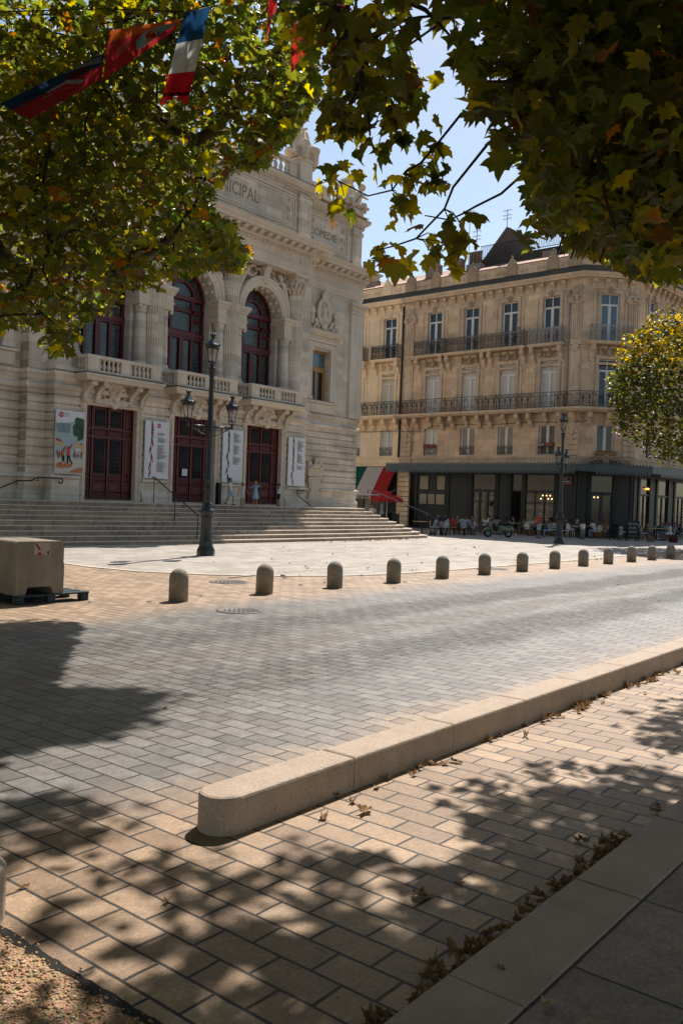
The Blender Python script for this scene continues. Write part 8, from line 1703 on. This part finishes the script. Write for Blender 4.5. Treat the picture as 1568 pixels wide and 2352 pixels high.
W0 = Matrix.Translation((BX, BY, 0)) @ Matrix.Rotation(BR, 4, 'Z')
p = W0 @ Vector((-12.3, -2.6, .014)); o = thing('menu_display', 'tall black menu display case with lit panels at the corner of the cafe', 'menu display', tuple(p), BR); m = MB(); m.bbox(-.42, .42, -.08, .08, 0, 2.05, .02); m.build('case', M['cafe2'], o); m = MB(); m.box(-.28, .12, -.086, -.0805, .9, 1.75); m.build('menu_sheet', flat((.10, .11, .11)), o); m = MB(); m.box(-.24, .06, -.09, -.0865, .95, 1.2); m.ball((-.1, -.088, 1.55), (.09, .006, .09), 8, 5); m.ball((-.1, -.088, 1.36), (.09, .006, .09), 8, 5); m.build('menu_print', flat((.25, .26, .26)), o)
p = W0 @ Vector((-13.4, -2.4, .014)); m = MB(); m.bbox(-.3, .3, -.25, .25, 0, .5, .02); tag(m.build('carton', flat((.05, .035, .025)), None, p, BR), 'brown carton on the ground behind the steps, left of the menu display', 'carton'); m = MB(); m.bbox(-.28, .28, -.2, .2, 0, .48, .015); tag(m.build('carton', flat((.42, .33, .22)), None, p + Vector((0, 0, .502)), BR), 'pale carton stacked on the brown carton left of the menu display', 'carton')
p = W0 @ Vector((-11.6, -2.3, .014)); o = thing('barrier', 'low dark barrier panel left of the empty cafe table', 'barrier', tuple(p), BR); m = MB(); m.box(-.5, .5, -.02, .02, .12, 1.0); m.build('panel', M['cafe2'], o)
for x in (-.5, .5): m = MB(); m.lathe([(.05, 0), (.03, .03), (.025, 1.05), (.04, 1.1)], (x, 0, 0), 8); m.build('post', M['black'], o)
# the green scooter
def scooter():
    a, b = Gp(1103, 1233.5), Gp(1184, 1236.5); d = a - b; p = (a + b) / 2; o = thing('scooter', 'olive green vintage motor scooter parked in the shade at the terrace edge', 'scooter', (p.x, p.y, .014), math.atan2(R0.y, R0.x) + math.pi + .12)
    gm = mat('olive_green_paint', (.085, .125, .055), .22, .6, var=.05, coat=.6); rb = flat((.012, .012, .013), .7)
    for x, nm in ((.62, 'front'), (-.58, 'rear')):
        m = MB(); m.tube([(x + .185 * math.cos(t), 0, .23 + .185 * math.sin(t)) for t in np.linspace(0, 6.283, 22)], .05, 8); w_ = m.build('wheel', rb, o); m = MB(); m.tube([(x, -.03, .23), (x, .03, .23)], .13, 14); m.build('rim', flat((.3, .3, .3), .3), w_)
    b_ = MB()                                                # body: floor, leg shield, tail and side panels
    b_.cap((.45, 0, .25), (-.1, 0, .24), .06, .09); 
    for y in (-.13, 0, .13): b_.cap((.38, y, .30), (-.15, y, .28), .045, .05); b_.cap((.40, y, .32), (.52, y * .7, .86), .045, .05)
    b_.cap((-.15, 0, .35), (-.2, 0, .66), .13, .12); b_.cap((-.2, 0, .58), (-.75, 0, .56), .17, .12)
    for y in (-.15, .15): b_.ball((-.48, y, .48), (.38, .11, .19), 14, 9)
    fuse(b_, 'body', gm, .02, o)
    m = MB(); m.tube([(.62 + .26 * math.cos(t), 0, .23 + .26 * math.sin(t)) for t in np.linspace(.2, 2.6, 12)], [.05, .07, .09, .1, .1, .1, .1, .1, .1, .09, .07, .05], 8); m.build('front_mudguard', gm, o)
    m = MB(); m.tube([(.62, 0, .26), (.54, 0, .62), (.50, 0, .98)], .045, 8); m.ball((.52, 0, 1.02), (.12, .1, .09), 10, 7); m.build('steering_column', gm, o); m = MB(); m.ball((.62, 0, 1.02), (.05, .075, .075), 10, 7); m.build('headlight', flat((.55, .55, .5), .2), o)
    m = MB(); m.tube([(.44, -.36, 1.0), (.50, -.1, 1.04), (.50, .1, 1.04), (.44, .36, 1.0)], .02, 7); h = m.build('handlebar', rb, o); m = MB()
    for s in (-1, 1): m.tube([(.48, s * .2, 1.05), (.5, s * .28, 1.22)], .007, 5); m.ball((.5, s * .29, 1.25), (.015, .06, .045), 8, 5)
    m.build('mirrors', rb, h)
    m = MB(); m.ball((-.42, 0, .76), (.40, .14, .065), 14, 8); m.build('saddle', rb, o); m = MB(); m.ball((-.86, 0, .58), (.04, .06, .05), 8, 6); m.build('tail_light', flat((.35, .01, .01), .2), o); m = MB(); m.tube([(-.1, .05, .2), (-.05, .2, .02)], .012, 5); m.build('stand', rb, o)
scooter()
# ---------------------------------------------------------------- dry fallen leaves, each a curled blade on a stalk
dl = []
def dry_leaf_mat():
    m, t, p = new_mat('dry_leaf'); N = NT(t); c = N.n('ObjectInfo'); v = N.obj()
    col = N.ramp(c.outputs['Random'], [(.0, (.06, .03, .014)), (.4, (.15, .075, .032)), (.7, (.30, .17, .08)), (1.0, (.48, .32, .17))]); col = N.mix(.5, col, N.ramp(N.noise(v, 22, 4), [(.3, (.10, .05, .02)), (.7, (.5, .33, .17))]))
    N.l(col, p.inputs['Base Color']); p.inputs['Roughness'].default_value = .7; p.inputs['Specular IOR Level'].default_value = .25
    tr = N.n('BsdfTranslucent'); N.l(col, tr.inputs[0]); mx = N.n('MixShader'); mx.inputs[0].default_value = .2; N.l(p.outputs[0], mx.inputs[1]); N.l(tr.outputs[0], mx.inputs[2]); N.l(mx.outputs[0], t.nodes['Material Output'].inputs[0]); return m
M['dry'] = dry_leaf_mat()
def dry_leaf(seed, curl):
    rng = np.random.default_rng(seed); B, T = leaf_shape(True); V = B * .10; V[:, 1] -= .042
    V = np.concatenate([V, (V[T[:, 1]] * .5 + V[T[:, 0]] * .5)]); n0 = len(B); F = []
    for i, (c, a, b) in enumerate(T): F += [(0, n0 + i, n0 + (i + 1) % len(T)), (n0 + i, a, b), (n0 + i, b, n0 + (i + 1) % len(T))]
    r = np.hypot(V[:, 0], V[:, 1]); ang = rng.uniform(0, 6.28); u = V[:, 0] * np.cos(ang) + V[:, 1] * np.sin(ang)
    z = curl * 15 * u ** 2 + .018 * np.sin(V[:, 0] * 60 + seed) * np.cos(V[:, 1] * 50) + rng.normal(0, .004, len(V)) + curl * .10 * r * np.sin(3 * np.arctan2(V[:, 1], V[:, 0]) + seed)
    f = 1 - np.clip(curl * 2.2 * np.abs(u) / .075, 0, .55); V[:, 0] -= np.cos(ang) * u * (1 - f); V[:, 1] -= np.sin(ang) * u * (1 - f); V[:, 2] = z - z.min() + .002
    m = MB(); m.v = [tuple(v) for v in V]; m.f = [tuple(int(i) for i in f_) for f_ in F]; m.m = [0] * len(F); m.s = [True] * len(F); m.tube([(0, -.04, V[0, 2] * .8 + .002), (.01, -.075, .006), (.02, -.105, .009)], .0016, 4); return m
LF = []
def drop(p, rz, v, s=1.0, label=None, grp=None, tilt=.12):
    key = v % 8
    while len(LF) <= key: LF.append(None)
    if LF[key] is None: o = dry_leaf(key * 3 + 1, (.25, .5, .8, 1.1, .35, .6, .95, 1.25)[key]).build('fallen_leaf', M['dry']); LF[key] = o
    else: o = LF[key].copy(); COL.objects.link(o)
    o.location = p; o.rotation_euler = (random.uniform(-tilt, tilt), random.uniform(-tilt, tilt), rz); o.scale = (s, s, s * random.uniform(.35, .8)); tag(o, label, 'leaf', grp); return o
random.seed(21)
L0 = 'curled brown leaf in the heap along the shaded pavement kerb, gutter side'; g0 = 'leaves along the pavement kerb'
for k in range(56):
    x_ = random.choice((random.gauss(2.75, .22), random.gauss(3.2, .15), random.gauss(3.9, .2), random.gauss(4.5, .2), random.uniform(2.4, 7))); drop((x_, 1.69 + abs(random.gauss(0, .055)), .004), random.uniform(0, 6.3), random.choice((1, 2, 3, 5, 6, 7)), random.uniform(.5, .85), L0, g0, .35)
L1 = 'dry leaf drifted against the shaded face of the long low kerb wall'; g1 = 'leaves along the low kerb wall'
for cx_, n_ in ((4.45, 2), (5.1, 5), (6.25, 3), (6.9, 4), (7.55, 12), (8.0, 9), (8.9, 4), (9.35, 12), (9.8, 8), (10.7, 5), (11.3, 4)):
    for k in range(n_): drop((cx_ + random.gauss(0, .13), 3.262 - abs(random.gauss(.03, .06)), .003), random.uniform(0, 6.3), random.randrange(8), random.uniform(.55, .95), L1, g1, .35)
for (x_, y_), v, s, lab in (((968, 2062), 0, 1.0, 'large pale flat dry leaf lying alone on the sunlit pavers in the foreground'), ((1055, 2030), 4, .5, 'small pale leaf just beyond the large flat one'), ((742, 1880), 6, .8, 'curled grey leaf near the rounded end of the kerb wall'), ((838, 1868), 1, 1.05, 'long pale broken leaf on the pavers near the kerb wall'), ((808, 1845), 3, .6, 'dark shrivelled leaf beside the long pale broken leaf'), ((762, 1830), 5, .9, 'orange-brown leaf leaning on the foot of the kerb wall'), ((385, 2075), 7, .45, 'tiny dark curled leaf in the foreground shade'), ((55, 2040), 2, .4, 'small orange leaf beside the left kerb end'), ((1258, 2312), 6, .6, 'greenish curled leaf with a long stalk on the shaded pavement'), ((970, 1760), 3, .6, 'dark crumpled leaf at the foot of the kerb wall, mid-length'), ((1150, 2225), 2, .35, 'small crumpled leaf on the shaded pavement kerb'), ((380, 1628), 3, .5, 'small dark leaf on the road, left of centre'), ((1205, 1668), 6, .55, 'small dark leaf near the kerb wall, right of centre'), ((1480, 1595), 5, .6, 'brown leaf on the pavers at the right edge'), ((1448, 1640), 1, .5, 'pale leaf on the right pavers near the shade')):
    p = ground(x_, y_, .10 if y_ > 2200 and x_ > 1100 else 0); drop((p.x, p.y, p.z + .003), random.uniform(0, 6.3), v, s, lab, 'single leaves on the pavers', .15)
g2 = 'leaves on the road and plaza'
for x_, y_ in ((176, 1352), (205, 1385), (342, 1384), (462, 1370), (388, 1290 + 70), (580, 1325), (655, 1332), (690, 1345), (715, 1315), (905, 1352), (745, 1340), (930, 1338), (985, 1330), (1240, 1312), (1330, 1300), (1500, 1318), (1418, 1345)):
    p = ground(x_, y_); drop((p.x, p.y, .006 if p.y < 12.4 else .024), random.uniform(0, 6.3), random.randrange(8), random.uniform(.6, .9), 'small dry leaf lying on the road side of the bollards', g2, .2)
for k in range(46):
    p = ground(random.uniform(480, 1500), random.uniform(1256, 1312))
    if 12.9 < p.y < 23.4: drop((p.x, p.y, .024), random.uniform(0, 6.3), random.randrange(8), random.uniform(.6, 1.0), 'small dry leaf scattered on the pale sunlit plaza', 'leaves on the plaza', .3)
for k in range(60):
    x_ = random.choice((random.gauss(30.5, .7), random.gauss(34.5, 1.2), random.uniform(26, 38))); yy = 24.0 + .06 + 1.1 * ((x_ - TX) / 14) ** 2 - .42; drop((x_, yy - abs(random.gauss(0, .12)), .03), random.uniform(0, 6.3), random.randrange(8), random.uniform(.7, 1.1), 'dry leaf gathered along the foot of the bottom stone step', 'leaves at the foot of the steps', .4)
for k in range(40):
    i = random.randrange(3, 9); a_, b_ = edge[i], edge[i + 1] ; t = random.random(); x_, yy = (edge[2][0] + (edge[5][0] - edge[2][0]) * t, 12.62) if k < 26 else (a_[0] + (b_[0] - a_[0]) * t, a_[1] + (b_[1] - a_[1]) * t)
    drop((x_, yy - .1 - abs(random.gauss(0, .08)), .006), random.uniform(0, 6.3), random.randrange(8), random.uniform(.6, .9), 'dry leaf caught along the curved edge of the plaza', 'leaves along the plaza edge', .4)
